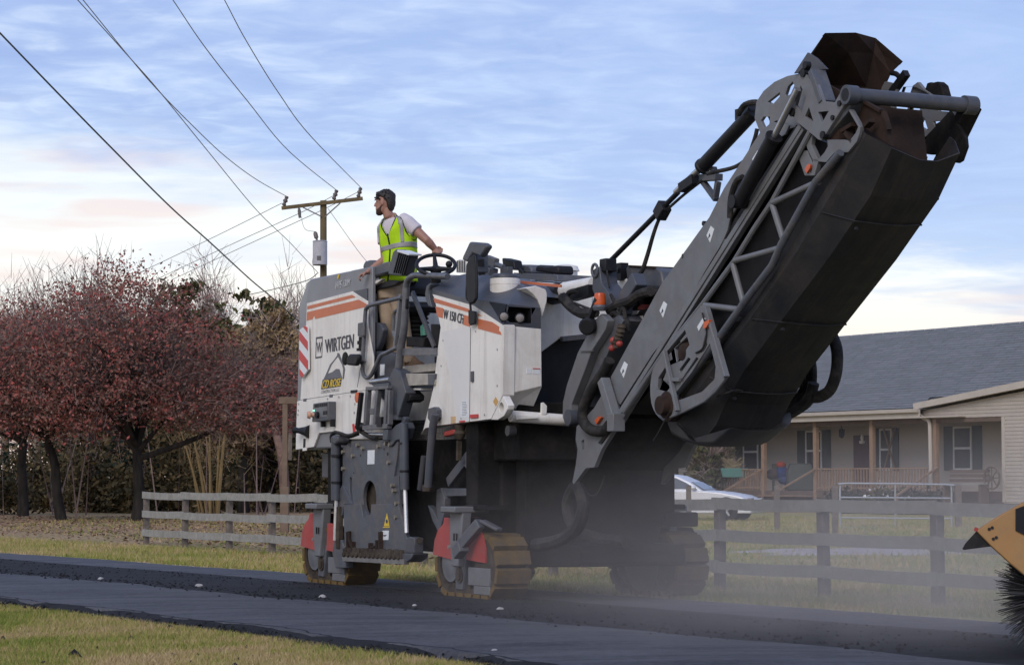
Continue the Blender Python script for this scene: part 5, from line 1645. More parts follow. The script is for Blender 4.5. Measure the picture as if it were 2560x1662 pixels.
strip('road_edge', lambda x: road_near(x) - .17 - .05 * sin(1.7 * x), lambda x: road_near(x) + .04 + .03 * sin(2.3 * x), -.095, .004, M['crumb'], x0=-60, x1=14, step=.12, n=4, jit=.035)
chunks('asphalt_crumbs', 3500, lip, .008, .028, M['crumb'])
chunks('asphalt_crumbs', 6500, crumb, .008, .03, M['crumb'])
chunks('asphalt_crumbs', 1500, crumb2, .008, .03, M['crumb'])
chunks('asphalt_crumbs', 260, spill, .015, .045, M['crumb'])
# a few larger pale stones one can tell apart
M['stone'] = pmat('pale_stone', (.40, .39, .38), (.30, .29, .28), 20, .8)
stones = [(px('Y', 0, 0), None)]
for i, (qx, qy, s, zz, lab) in enumerate(((252, 1449, .075, .012, 'pale stone on the dark milled strip at the far left of the road'),
                                      (498, 1467, .085, .012, 'largest pale stone on the edge of the milled strip left of the machine'),
                                      (807, 1494, .075, .012, 'pale stone on the milled strip in front of the rear crawler'),
                                      (1036, 1515, .05, .012, 'small pale stone on the milled strip left of the front crawler'),
                                      (1250, 1524, .06, .012, 'pale stone on the road in front of the front crawler'),
                                      (594, 1603, .04, -.10, 'white pebble in the near grass, second from the road edge'),
                                      (648, 1618, .045, -.11, 'white pebble in the near grass, lower of the close pair'),
                                      (742, 1640, .055, -.11, 'largest white stone in the near grass by the bottom edge'),
                                      (406, 1610, .035, -.11, 'small white pebble alone in the middle of the near grass'),
                                      (90, 1560, .035, -.12, 'white pebble in the near grass at the far left'),
                                      (1236, 1627, .04, .0, 'pale stone near the crumbling road edge by the bottom of the picture'))):
    w = ground(qx, qy, zz)
    s *= .5
    mb = MB().sphere((0, 0, s * .3), s, 9, 6, (1.2, .9, .5))
    mb.v = [(v[0] + random.uniform(-.12, .12) * s, v[1] + random.uniform(-.12, .12) * s, v[2] + random.uniform(-.1, .1) * s) for v in mb.v]
    o = mb.build('stone', M['stone'])
    o.location = w
    o.rotation_euler = (0, 0, random.uniform(0, 6))
    tag(o, lab, 'stone', 'pale stones on the road and verge')


# ---- grass blades
def blade_mat(name, cols):
    m = bpy.data.materials.new(name)
    m.use_nodes = True
    t = m.node_tree
    bs = t.nodes['Principled BSDF']
    g = nd(t, 'ShaderNodeNewGeometry')
    tc = nd(t, 'ShaderNodeTexCoord')
    a = noise_n(t, tc.outputs['Object'], .6, 6, .68, .6)
    f = math_n(t, 'ADD', math_n(t, 'MULTIPLY', a, 2.3), math_n(t, 'MULTIPLY', g.outputs['Random Per Island'], .55))
    f = math_n(t, 'SUBTRACT', f, 1.02)
    col = ramp_n(t, f, cols)
    t.links.new(col, bs.inputs['Base Color'])
    bs.inputs['Roughness'].default_value = .8
    bs.inputs['Specular IOR Level'].default_value = .08
    return m


M['blade'] = blade_mat('grass_blades', [(.0, (.13, .18, .03)), (.28, (.25, .29, .055)), (.42, (.37, .295, .115)), (.65, (.46, .335, .17)), (.86, (.52, .40, .235)), (1, (.30, .19, .11))])


def blades(name, n, region, h0, h1, w, mat):
    P = np.array([region() for _ in range(n)])
    h = rng.uniform(h0, h1, n)
    a = rng.uniform(0, 2 * pi, n)
    lean = rng.normal(0, .5, (n, 2)) * h[:, None]
    d = np.stack([np.cos(a), np.sin(a), np.zeros(n)], 1) * (w * rng.uniform(.6, 1.4, n))[:, None]
    tip = P + np.stack([lean[:, 0], lean[:, 1], h], 1)
    V_ = np.stack([P - d, P + d, tip], 1).reshape(-1, 3)
    return tag(fast_mesh(name, V_, 3, mat), kind='stuff')


def reg_near():
    while True:
        x = random.uniform(-9, 10)
        y = road_near(x) - .06 - abs(random.random() ** 1.2) * 9
        w = MF.wor((x, y, gz(x, y)))
        if w.y > 14.2 and -.22 * w.y - .3 < w.x < .02 * w.y + 1.0:
            return tuple(w)


def reg_far():
    while True:
        x = random.uniform(-34, 3)
        y = road_far(x) + .02 + random.random() ** 1.3 * 6
        w = MF.wor((x, y, gz(x, y)))
        if -.22 * w.y - .3 < w.x < .22 * w.y + .5:
            return tuple(w)


def reg_yard():
    while True:
        wy = random.uniform(26, 80)
        wx = random.uniform(-1 if random.random() < .55 else -14, 16)
        l = MF.loc((wx, wy, 0))
        if l.y > 5 and abs(wx) < .22 * wy:
            return (wx, wy, gz(l.x, l.y))


blades('grass', 150000, reg_near, .02, .06, .0035, M['blade'])
blades('grass', 70000, reg_far, .03, .11, .006, M['blade'])
blades('grass', 45000, reg_yard, .03, .10, .010, M['blade'])


def litter_pts(n):
    out = []
    while len(out) < n:
        wy = random.uniform(30, 84)
        wx = random.uniform(-.22 * wy, 2)
        l = MF.loc((wx, wy, 0))
        if l.y > 3.5 + 2.5 * random.random():
            out.append((wx, wy, gz(l.x, l.y) + .012))
    return np.array(out)


M['litter'] = pmat('fallen_leaf_litter', (.34, .215, .135), (.22, .13, .085), 2.0, .95, island=.45)
_L = litter_pts(26000)
_a = rng.normal(0, 1, (len(_L), 3)) * np.array([1, 1, .18])
_a /= np.linalg.norm(_a, axis=1)[:, None]
_b = np.cross(_a, np.array([0, 0, 1.0]))
_s = rng.uniform(.03, .085, len(_L))[:, None]
tag(fast_mesh('leaf_litter', np.stack([_L - _a * _s, _L - _b * _s * .6, _L + _a * _s, _L + _b * _s * .6], 1).reshape(-1, 3), 4, M['litter']), kind='stuff')
def reg_weed():
    if random.random() < .5:
        x = random.uniform(-16, 9)
        y = road_near(x) - .2 - abs(random.gauss(0, .25))
    else:
        x = random.uniform(-34, 4)
        y = road_far(x) + .15 + abs(random.gauss(0, .5))
    return tuple(MF.wor((x, y, gz(x, y))))


blades('weeds', 3500, reg_weed, .03, .085, .005, M['blade'])
# bleached clippings along the far road edge
def reg_edge():
    x = random.uniform(-34, 6)
    y = road_far(x) + random.gauss(.02, .07)
    return tuple(MF.wor((x, y, -.025)))


blades('dry_clippings', 7000, reg_edge, .01, .04, .008, pmat('bleached_straw', (.50, .44, .34), (.40, .34, .25), 3, .9, island=.2))

# ================================================================== fence of weathered boards
M['board'] = pmat('weathered_board', (.24, .228, .205), (.38, .36, .33), 4.0, .85, bump=.3, bscale=30, dirt=(.12, .145, .12), dirt_amt=.75, dscale=4, stretch=(1, 1, 1), island=.0)
M['post'] = pmat('old_fence_post', (.115, .095, .08), (.19, .16, .135), 8, .9, bump=.3, bscale=30)
FY = 4.20
fx_px = [360, 457, 567, 674, 790, 915, 1052, 1210, 1375, 1570, 1790, 2050, 2334]
fxs = []
for q in fx_px:
    fxs.append(MF.side(q, 1300, FY)[0])
d_ = fxs[-1] - fxs[-2]
fxs.append(fxs[-1] + d_)
fence = thing('board_fence', 'long three-rail fence of weathered grey boards along the far side of the road', 'fence', MF.o, MF.rz)
for i, x in enumerate(fxs):
    hgt = random.uniform(1.0, 1.06)
    mb = MB()
    tilt = random.uniform(-.02, .02)
    mb.loft([[(x + dx + tilt * (z + .2), FY + .05 + dy, z) for dx, dy in ((-.06, -.05), (.06, -.05), (.06, .05), (-.06, .05))] for z in (-.45, hgt - .2 - .02, )])
    mb.build('post', M['post'], fence, bevel=.006)
for i in range(len(fxs) - 1):
    x0, x1 = fxs[i], fxs[i + 1]
    for z in (.835, .465, .10):
        j0, j1 = random.uniform(-.018, .018), random.uniform(-.018, .018)
        mb = MB()
        n = 5
        top, bot = [], []
        for k in range(n + 1):
            u = k / n
            x = x0 + (x1 - x0) * u - (.06 if k == 0 else -.06 if k == n else 0)
            sag = -.012 * sin(pi * u)
            zz = z + j0 + (j1 - j0) * u + sag
            top.append((x, FY - .002 - .035 * (i % 2) * 0, zz + .068))
            bot.append((x, FY - .002, zz - .068))
        mb.prism(top + bot[::-1], (0, -.026 - .006 * (i % 2), 0))
        mb.build('rail', M['board'], fence)

# yard fence posts behind, tube gate
yardf = thing('yard_fence', 'short row of bare slim wire-fence posts in the yard behind the board fence', 'fence')
yp = [ground(q, y) for q, y in ((1722, 1312), (1943, 1318), (2088, 1328))]
for w in yp:
    mb = MB()
    mb.bar((w.x, w.y, -.3), (w.x, w.y, 1.02), .13, .11, (0, 1, 0))
    mb.build('post', M['post'], yardf, bevel=.006)
M['galv'] = pmat('galvanised_tube', (.42, .43, .45), (.34, .35, .37), 9, .4, metal=.4)
DG = 62.0
def yp_at(qx, qy, d):
    r = sight(qx, qy)
    return EYE + r * (d / r.y)


gate = thing('tube_gate', 'galvanised steel tube field gate with rounded corners behind the board fence', 'gate', yp_at(2240, 1330, DG))
go = Vector(gate.location)
gp = lambda x, y: yp_at(2100 + (x - 830) * .5307 * 1.0, 780 + y * .5307, DG) - go
outline = [gp(832, 1025), gp(830, 840), gp(838, 816), gp(860, 806), gp(1330, 812), gp(1350, 822), gp(1356, 845), gp(1356, 1025)]
MB().tube(outline, .028, 10, 2).build('gate_frame', M['galv'], gate, smooth=True)
for y in (872, 922, 968, 1016):
    MB().cyl(gp(832, y), gp(1356, y + 4), .022, 8).build('gate_bar', M['galv'], gate, smooth=True)
MB().cyl(gp(1090, 810), gp(1090, 1018), .02, 8).build('gate_upright', M['galv'], gate, smooth=True)
gpst = MB()
w = gp(1385, 800)
gpst.bar((w.x, 0, w.z - .05), (w.x, 0, -go.z - .4), .16, .16, (0, 1, 0)).build('gate_post', M['post'], gate, bevel=.008)

# ================================================================== house
PH2 = radians(58)
hc = yp_at(2300, 1226, 86)
HF = Frame((hc.x, hc.y, 0), PH2)
house = thing('ranch_house', 'single-storey house with cream siding, grey shingle roof and a long railed front porch', 'house', HF.o, HF.rz)
HS = lambda y, sheet, *pts: [HF.side(*px(sheet, *p), y) for p in pts]
M['siding'] = pmat('cream_siding', (.44, .385, .325), (.40, .35, .295), 1.5, .6, dirt=(.36, .32, .26), dirt_amt=.3)
M['fascia'] = pmat('tan_trim', (.50, .44, .37), (.44, .39, .33), 2, .5)
M['shingle'] = pmat('grey_shingles', (.165, .172, .178), (.20, .207, .212), 30, .9, dirt=(.135, .14, .145), dirt_amt=.4, dscale=.7, island=.07)
M['cedar'] = pmat('brown_porch_wood', (.30, .20, .13), (.24, .155, .10), 5, .7)
M['deck'] = pmat('dark_porch_wood', (.15, .105, .08), (.11, .08, .06), 5, .8)
M['shutter'] = pmat('dark_shutter', (.045, .055, .045), (.035, .045, .038), 4, .6)
M['glass'] = pmat('dim_window_glass', (.06, .065, .07), (.04, .045, .05), .8, .12, spec=.6)
M['vinyl'] = pmat('white_vinyl', (.72, .72, .70), (.66, .66, .64), 4, .4)
YB = 2.2          # back wall of the porch
zfl = HF.side(*px('V', 1000, 1060), 0)[2]
ze = HF.side(*px('V', 1340, 300), 0)[2]
xL = HF.side(1590, 1100, 0)[0]
xR = HF.side(2720, 1000, 0)[0]
zr0 = HF.side(2330, 822, 0)[2]
part('porch_floor', MB().span((xL, 0, zfl - .25), (xR, YB, zfl)).span((xL, .1, -.2), (xR, YB, zfl - .25)), 'deck', house)
part('foundation', MB().span((xL, YB - .02, -.3), (xR, 9, zfl)), 'deck', house)
# siding boards, lapped: rear wall of the porch and the wing's front
BH = .127
nb = int((ze + .1 - zfl) / BH)
bw = MB()
bme = None
for k in range(nb + 1):
    z = zfl + k * BH
    mb = MB().prism([(0, YB, z), (0, YB - .022, z), (0, YB - .004, z + BH)], (1, 0, 0))
    o = mb.build('siding_board', M['siding'], house)
    o.location = (xL, 0, 0)
    o.scale = (xR - xL, 1, 1)
part('wall', MB().span((xL, YB, zfl), (xR, 9, ze + .3)), 'siding', house)
xo = HF.side(*px('V', 2172, 600), 0)[0]      # where the wing's front wall begins
rk0 = HF.side(*px('V', 1375, 235), -.3)
rk1 = HF.side(*px('V', 2380, 35), -.3)
slope = (rk1[2] - rk0[2]) / (rk1[0] - rk0[0])
zb = HF.side(*px('V', 2172, 322), 0)[2]
xg0 = HF.side(*px('V', 1375, 240), 0)[0]
k = 0
z = zfl - .35
while z < rk0[2] + slope * (xR - xg0) and k < 60:
    x_lo = xo if z < zb else xg0 + max(0, (z + BH - rk0[2] + .10) / max(slope, .01))
    if x_lo < xR - .1:
        MB().prism([(x_lo, 0, z), (x_lo, -.022, z), (x_lo, -.004, z + BH)], (xR - x_lo, 0, 0)).build('siding_board', M['siding'], house)
    z += BH
    k += 1
part('wing_wall', MB().prism([(xo, .0, zfl - .4), (xR, 0, zfl - .4), (xR, 0, rk0[2] + slope * (xR - xg0) - .1), (xg0, 0, rk0[2] - .1), (xg0, 0, zb), (xo, 0, zb)], (0, .12, 0)), 'siding', house)
part('corner_trim', MB().span((xo - .03, -.035, zfl - .35), (xo + .12, .0, zb)), 'fascia', house)
part('rake_board', MB().prism([(xg0 - .15, -.32, rk0[2] - .05), (xR, -.32, rk0[2] - .05 + slope * (xR - xg0 + .15)), (xR, -.32, rk0[2] + .19 + slope * (xR - xg0 + .15)), (xg0 - .15, -.32, rk0[2] + .17)], (0, .05, 0)), 'fascia', house)
part('wing_soffit', MB().prism([(xg0 - .15, -.30, rk0[2] - .02), (xR, -.30, rk0[2] - .02 + slope * (xR - xg0 + .15)), (xR, -.30, rk0[2] + .05 + slope * (xR - xg0 + .15)), (xg0 - .15, -.30, rk0[2] + .05)], (0, 6, 0)), 'fascia', house)
# main roof: slope built of shingle courses
zt_ = HF.side(2330, 822, 4.6)[2]
ey_, ez_ = -.35, ze + .22
RY = 4.6
nc = 34
xl2, xr2 = xL - .5, xR + 3
rb = []
xgut0 = rk0[0] - .1
for k in range(nc):
    u0, u1 = k / nc, (k + 1) / nc
    y0, z0 = ey_ + (RY - ey_) * u0, ez_ + (zt_ - ez_) * u0
    y1, z1 = ey_ + (RY - ey_) * u1, ez_ + (zt_ - ez_) * u1
    x = xl2 - random.uniform(0, .9)
    while x < xr2:
        w = random.uniform(.5, 1.0)
        a, b = max(x, xl2), min(x + w - .012, xr2)
        if b > a and not (b > xgut0 and y0 < .14):
            dz = random.uniform(0, .004)
            rb.append([(a, y0 - .02, z0 + .007 + dz), (b, y0 - .02, z0 + .007 + dz), (b, y1, z1 + .004 + dz), (a, y1, z1 + .004 + dz)])
        x += w
rfo = fast_mesh('shingles', np.array(rb).reshape(-1, 3), 4, M['shingle'], house)
rfo['kind'] = 'stuff'
_y1 = .14
_z1 = ez_ + (zt_ - ez_) * (_y1 - ey_) / (RY - ey_)
part('roof', MB().loft([[(x, ey_, ez_ - .06), (x, RY, zt_ - .04), (x, 9.5, ez_ - .06)] for x in (xl2, xgut0)]).loft([[(x, _y1, _z1 - .06), (x, RY, zt_ - .045), (x, 9.5, ez_ - .06)] for x in (xgut0 + .002, xr2)]), 'shingle', house)
# lower far left edge of the roof reaches behind the conveyor; gutter, fascia
xgut = rk0[0] - .1
part('fascia', MB().span((xl2, ey_ - .03, ze - .14), (xgut, ey_ + .02, ze + .16)), 'fascia', house)
part('soffit', MB().span((xl2, ey_, ze - .14), (xgut + 2, YB, ze - .10)), 'fascia', house)
part('gutter', MB().loft([[(x, ey_ - .03, ze + .04), (x, ey_ - .16, ze + .06), (x, ey_ - .17, ze + .19), (x, ey_ - .03, ze + .19)] for x in (xl2, xgut)]), 'fascia', house, bevel=.01)
part('beam', MB().span((xl2 + .3, 0, ze - .32), (xo, .1, ze - .13)), 'deck', house)
dsx = xgut - .1
dp = HS(-.06, 'V', (1350, 250), (1352, 290), (1385, 335), (1440, 360), (1450, 400), (1462, 980))
part('downspout', MB().tube([(p[0], -.15 if i < 2 else -.08, p[2]) for i, p in enumerate(dp)], .07, 8), 'fascia', house, smooth=True)
# posts, rails, balusters
for q in ((1020, 700), (1490, 700)):
    pass
post_px = [('W', 1040, 50), ('W', 550, 200), ('V', 315, 600), ('V', 875, 600), ('V', 1505, 600)]
pxs = []
for sh_, a, b in post_px:
    x = HF.side(*px(sh_, a, b), .06)[0]
    pxs.append(x)
    part('porch_post', MB().span((x - .09, -.01, zfl - .5), (x + .09, .15, ze - .13)), 'cedar', house, bevel=.01)
pxs = sorted(pxs)
ztop_ = HF.side(*px('V', 1000, 828), 0)[2]
segs = [(pxs[0] - 1.2, pxs[0]), (pxs[0], pxs[1]), (pxs[2], pxs[3]), (pxs[3], pxs[4])]
bal = MB()
for a, b in segs:
    part('handrail', MB().span((a + .09, .03, ztop_ - .05), (b - .09, .11, ztop_)), 'cedar', house)
    part('bottom_rail', MB().span((a + .09, .04, zfl + .08), (b - .09, .10, zfl + .14)), 'cedar', house)
    n = int((b - a) / .16)
    for i in range(1, n):
        x = a + (b - a) * i / n
        bal.span((x - .025, .05, zfl - .2), (x + .025, .09, ztop_ - .05))
part('balusters', bal, 'cedar', house, kind='stuff')
for (a, b) in ((pxs[1] - .05, -1), (pxs[2] + .05, -1), (pxs[4] + .1, 1)):
    part('stair_rail', MB().bar((a, .05, ztop_), (a + (.2 if b > 0 else -.1), -2.0, .65), .08, .06).bar((a, -1.9, -.1), (a + .05 * b, -1.9, .7), .09, .09, (0, 1, 0)), 'cedar', house)
for k in range(4):
    part('stair_tread', MB().span((pxs[1] + .1, -.35 - .3 * k, zfl - .22 - .2 * k), (pxs[2] - .1, -.03 - .3 * k, zfl - .17 - .2 * k)), 'cedar', house)


def window(name, xa, xb, za, zb_, y, shut=True):
    fr = part('window', MB().prism([(xa, y - .03, za), (xb, y - .03, za), (xb, y - .03, zb_), (xa, y - .03, zb_)], (0, -.05, 0), [[(xa + .06, y - .03, za + .06), (xb - .06, y - .03, za + .06), (xb - .06, y - .03, zb_ - .06), (xa + .06, y - .03, zb_ - .06)]]), 'vinyl', house)
    part('pane', MB().span((xa + .05, y - .05, za + .05), (xb - .05, y - .03, zb_ - .05)), 'glass', fr)
    zm = (za + zb_) / 2
    part('sash_rail', MB().span((xa + .06, y - .09, zm - .04), (xb - .06, y - .045, zm + .04)), 'vinyl', fr)
    if shut:
        sw_ = (xb - xa) * .5
        for a, b in ((xa - sw_ - .03, xa - .03), (xb + .03, xb + sw_ + .03)):
            part('shutter', MB().span((a, y - .06, za - .02), (b, y - .025, zb_ + .02)), 'shutter', house)


def wx(sheet, a, y=YB):
    return HF.side(*px(sheet, a, 600), y)[0]


zw1 = HF.side(*px('V', 1780, 420), YB)[2]
zw0 = HF.side(*px('V', 1780, 850), YB)[2]
window('w', wx('V', 1690), wx('V', 1872), zw0, zw1, YB)
window('w', wx('V', 225), wx('V', 385), zw0, zw1, YB)
window('w', wx('W', 855), wx('W', 1000), zw0, zw1, YB)
window('w', wx('V', 960), wx('V', 1080), zw0, zw1, YB)
dr = part('door', MB().span((wx('V', 700), YB - .06, zfl), (wx('V', 865), YB - .025, zfl + 2.1)), pmat('dark_red_door', (.07, .028, .026), (.05, .022, .02), 4, .5), house)
zd = HF.side(*px('V', 795, 590), YB)[2]
part('door_ornament', MB().lathe((wx('V', 795), YB - .09, zd), (wx('V', 795), YB - .09, zd + .36), [(0, .11), (.3, .13), (.35, .06), (.7, .08), (1, .02)], 10), 'vinyl', dr, smooth=True)
part('porch_lamp', MB().lathe((wx('V', 795), 1.1, ze - .15), (wx('V', 795), 1.1, ze - .75), [(0, .02), (.4, .02), (.45, .12), (.9, .1), (1, .03)], 10), 'black', house, smooth=True)
vine = MB()
part('wall_trellis', MB().bar((wx('V', 1010), YB - .1, zw0), (wx('V', 1120), YB - .1, zw1), .06, .05, (0, 1, 0)).bar((wx('V', 1120), YB - .1, zw0), (wx('V', 1010), YB - .1, zw1), .06, .05, (0, 1, 0)), 'cedar', house)
# things on and before the porch
def put(name, mb, mat, label, cat, loc, group=None, bevel=0, smooth=False):
    o = mb.build(name, M[mat] if isinstance(mat, str) else mat, None, bevel, smooth)
    o.location = loc
    return tag(o, label, cat, group)


M['turq'] = pmat('turquoise_plastic', (.09, .24, .21), (.08, .20, .18), 5, .5)
w = HF.wor(HF.side(*px('W', 755, 310), -.12))
pb_ = thing('planter_box', 'turquoise planter box hanging on the porch railing above the silver car', 'planter', w)
part('box', MB().loft([[(-.45, -.1, -.2), (.45, -.1, -.2), (.45, .12, -.2), (-.45, .12, -.2)], [(-.55, -.14, .16), (.55, -.14, .16), (.55, .16, .16), (-.55, .16, .16)]]), 'turq', pb_, bevel=.02)
bs_ = MB()
for k in range(40):
    bs_.bar((random.uniform(-.4, .4), random.uniform(-.08, .08), .1), (random.uniform(-.5, .5), random.uniform(-.2, .2), random.uniform(.25, .6)), .02, .02)
part('dry_plants', bs_, pmat('dry_stems', (.33, .27, .17), (.25, .2, .12), 5, .9), pb_, kind='stuff')
# garden bundle in a porch chair: red and blue cloth heap
w = HF.wor(HF.side(*px('W', 1195, 440), .9))
w.z = zfl
ch_ = thing('porch_chair', 'dark porch chair behind the steps with a red and blue bundle on it', 'chair', w)
cs = MB().box((0, 0, .42), (.55, .55, .06))
part('seat', cs, 'shutter', ch_, bevel=.01)
part('backrest', MB().box((.0, .25, .75), (.55, .05, .6)), 'shutter', ch_, bevel=.01)
for sx in (-.24, .24):
    for sy in (-.24, .24):
        part('leg', MB().bar((sx, sy, 0), (sx, sy, .42), .05, .05, (0, 1, 0)), 'shutter', ch_)
bn = thing('cloth_bundle', 'red and blue cloth bundle heaped on the porch chair', 'bundle', (w.x, w.y - .02, zfl + .45))
part('red_cloth', MB().sphere((.05, 0, .55), .17, 12, 8, (1.1, .9, .8)).sphere((.3, -.05, .28), .16, 10, 7, (1, .8, .7)), pmat('red_cloth', (.34, .06, .035), (.26, .05, .03), 8, .9), bn, smooth=True)
part('blue_cloth', MB().sphere((.1, 0, .22), .26, 12, 8, (1, .8, 1.1)).sphere((.15, -.1, -.05), .2, 10, 7, (1.2, .9, .8)), pmat('blue_cloth', (.035, .06, .17), (.03, .045, .12), 8, .9), bn, smooth=True)
part('dark_cloth', MB().sphere((-.28, 0, .18), .24, 12, 8, (1.1, .8, .9)), pmat('dark_cloth', (.05, .055, .05), (.08, .05, .05), 8, .9), bn, smooth=True)
w = HF.wor(HF.side(*px('V', 160, 900), .9))
put('covered_grill', MB().loft([[(-.5, -.3, 0), (.5, -.3, 0), (.5, .3, 0), (-.5, .3, 0)], [(-.52, -.32, .7), (.52, -.32, .7), (.52, .32, .7), (-.52, .32, .7)], [(-.4, -.22, 1.05), (.4, -.22, 1.05), (.4, .22, 1.05), (-.4, .22, 1.05)]]), 'shutter', 'grey-green covered grill on the porch left of the front door', 'grill', (w.x, w.y, zfl), bevel=.05)
wxh = HF.wor(HF.side(*px('V', 2060, 930), -.4))
whl = thing('wagon_wheel', 'old wooden wagon wheel leaning against the wing wall', 'wheel', (wxh.x, wxh.y, wxh.z), HF.rz)
part('rim', MB().tube([(cos(a) * .38, .0, sin(a) * .38) for a in np.linspace(0, 2 * pi, 28)], .035, 8), 'deck', whl, smooth=True)
for k in range(8):
    a = pi * k / 4
    part('spoke', MB().bar((.06 * cos(a), 0, .06 * sin(a)), (.37 * cos(a), 0, .37 * sin(a)), .03, .03, (0, 1, 0)), 'deck', whl)
part('hub', MB().cyl((0, -.06, 0), (0, .06, 0), .07, 12), 'deck', whl, smooth=True)
w = HF.wor(HF.side(*px('V', 1800, 960), -.5))
bch = thing('garden_bench', 'weathered wooden bench below the wing window', 'bench', (w.x, w.y, 0), HF.rz)
zs = w.z - .1
for k in range(3):
    part('back_slat', MB().box((0, .2, zs + .12 + .16 * k), (2.0, .03, .11)), 'deck', bch)
part('seat', MB().box((0, -.05, zs), (2.0, .45, .05)), 'board', bch)
for sx in (-.9, .9):
    part('leg', MB().span((sx - .05, -.2, -.05), (sx + .05, .2, zs)), 'deck', bch)
w = ground(2415, 1262)
cart = thing('yard_cart', 'low dark yard cart with an orange stripe beside the tube gate', 'cart', (w.x, w.y, w.z))
part('bed', MB().box((0, 0, .45), (1.7, .8, .45)), 'shutter', cart, bevel=.03)
part('stripe', MB().box((0, -.41, .55), (.55, .02, .09)), pmat('orange_reflector', (.75, .12, .04), (.65, .1, .03), 5, .4), cart)
for sx in (-.6, .6):
    part('wheel', MB().lathe((sx, -.48, .22), (sx, -.36, .22), [(0, .15), (.1, .22), (.9, .22), (1, .15)], 16), 'rubber', cart, smooth=True)
part('tow_bar', MB().bar((.8, 0, .3), (1.9, 0, .25), .06, .06), 'galv', cart)
w = ground(2235, 1335, -.05)
# pale sand patch on the lawn
sp = []
w0 = ground(2260, 1388, -.14)
sm_ = MB()
n = 26
rim = []
for k in range(n):
    a = 2 * pi * k / n
    r = 1 + .25 * sin(3 * a + 1) + .15 * sin(7 * a)
    rim.append((3.0 * r * cos(a), 1.5 * r * sin(a), 0))
sm_.v = [(0, 0, .07)] + [(x * .65, y * .65, .055 + random.uniform(-.03, .03)) for x, y, z in rim] + rim
sm_.f = [(0, 1 + k, 1 + (k + 1) % n) for k in range(n)] + [(1 + k, 1 + n + k, 1 + n + (k + 1) % n, 1 + (k + 1) % n) for k in range(n)]
o = sm_.build('sand_patch', pmat('pale_sand', (.46, .42, .42), (.34, .30, .28), 2.5, .95, bump=.5, bscale=12), None, smooth=True)
o.location = (w0.x, w0.y, gz(*MF.loc(w0)[:2]) - .02)
tag(o, kind='structure')

# ================================================================== silver car in the yard
M['carpaint'] = pmat('silver_car_paint', (.72, .72, .73), (.68, .68, .69), 2, .28, metal=.15, rvar=.05)
M['carglass'] = pmat('tinted_car_glass', (.10, .11, .125), (.07, .08, .09), 1, .08, spec=.8, rvar=.02)
cw = ground(1696, 1297, -.02)
car = thing('parked_car', 'silver coupe parked in the yard in front of the house, half hidden by the machine', 'car', (cw.x, cw.y, -.05), radians(-20))
lowp = [(-1.75, .32), (-1.78, .62), (-1.70, .88), (-1.55, .93), (-.6, .93), (.98, .90), (1.5, .86), (2.1, .76), (2.5, .60), (2.58, .42), (2.5, .22), (-1.65, .22)]
lb = MB()
secs = []
for y, s, dz in ((-.86, .985, -.02), (-.78, 1.0, 0), (0, 1.02, .015), (.78, 1.0, 0), (.86, .985, -.02)):
    secs.append([(.3 + (x - .3) * s, y, z + (dz if z > .5 else 0)) for x, z in lowp])
lb.loft(secs)
cbody = part('body', lb, 'carpaint', car, bevel=.03, seg=3)
topp = [(-1.35, .92), (-1.05, 1.13), (-.6, 1.33), (-.2, 1.375), (.15, 1.34), (.55, 1.17), (.98, .90)]
gh = MB()
gh.loft([[(x, y * (1 - .22 * (z - .9) / .45), z + dz) for x, z in topp] for y, dz in ((-.80, -.015), (-.6, .0), (0, .02), (.6, .0), (.80, -.015))])
part('roof', gh, 'carpaint', car, bevel=.02, seg=3)
for y in (-1, 1):
    sidew = [(-1.0, .95), (-.85, 1.10), (-.55, 1.26), (-.2, 1.31), (.12, 1.275), (.45, 1.13), (.80, .945)]
    part('side_window', MB().loft([[(x, y * (.812 * (1 - .22 * (z - .9) / .45)) + o_, z) for x, z in sidew] for o_ in (0, -.02 * y)]), 'carglass', car)
    part('window_pillar', MB().bar((-.25, y * .815, .94), (-.35, y * .68, 1.29), .05, .02, (0, 1, 0)), 'carpaint', car)
    part('door_mirror', MB().sphere((.72, y * .92, .98), .1, 10, 6, (1, .8, .6)), 'carpaint', car, smooth=True)
    part('sill_trim', MB().span((-.6, y * .862 - .01, .42), (1.4, y * .862 + .01, .455)), 'vinyl', car)
    for x in (-.98, 1.72):
        wh = part('wheel', MB().lathe((x, y * .66, .32), (x, y * .885, .32), [(0, .28), (.1, .325), (.9, .325), (1, .27)], 24), 'rubber', car, smooth=True)
        rm = MB().lathe((x, y * .87, .32), (x, y * .895, .32), [(0, .22), (.5, .22), (1, .20)], 24)
        part('rim', rm, 'chassis', wh, smooth=True)
        sp_ = MB()
        for k in range(5):
            a = 2 * pi * k / 5 + .3
            sp_.bar((x, y * .90, .32), (x + .2 * cos(a), y * .90, .32 + .2 * sin(a)), .06, .03, (0, 1, 0))
        part('wheel_spokes', sp_, 'galv', wh)
        part('wheel_arch', MB().lathe((x, y * .82, .34), (x, y * .868, .34), [(0, .37), (1, .37)], 24), 'black', car)
part('windscreen', MB().loft([[(1.0, -.66, .93), (1.0, .66, .93), (.60, .58, 1.16), (.60, -.58, 1.16)], [(.98, -.66, .92), (.98, .66, .92), (.58, .58, 1.15), (.58, -.58, 1.15)]]), 'carglass', car)
part('headlight', MB().box((2.42, -.62, .62), (.14, .3, .12)), 'lamp', car, bevel=.02)
part('headlight', MB().box((2.42, .62, .62), (.14, .3, .12)), 'lamp', car, bevel=.02)
part('tail_light', MB().box((-1.72, -.66, .74), (.10, .26, .14)), 'signred', car, bevel=.02)
part('tail_light', MB().box((-1.72, .66, .74), (.10, .26, .14)), 'signred', car, bevel=.02)

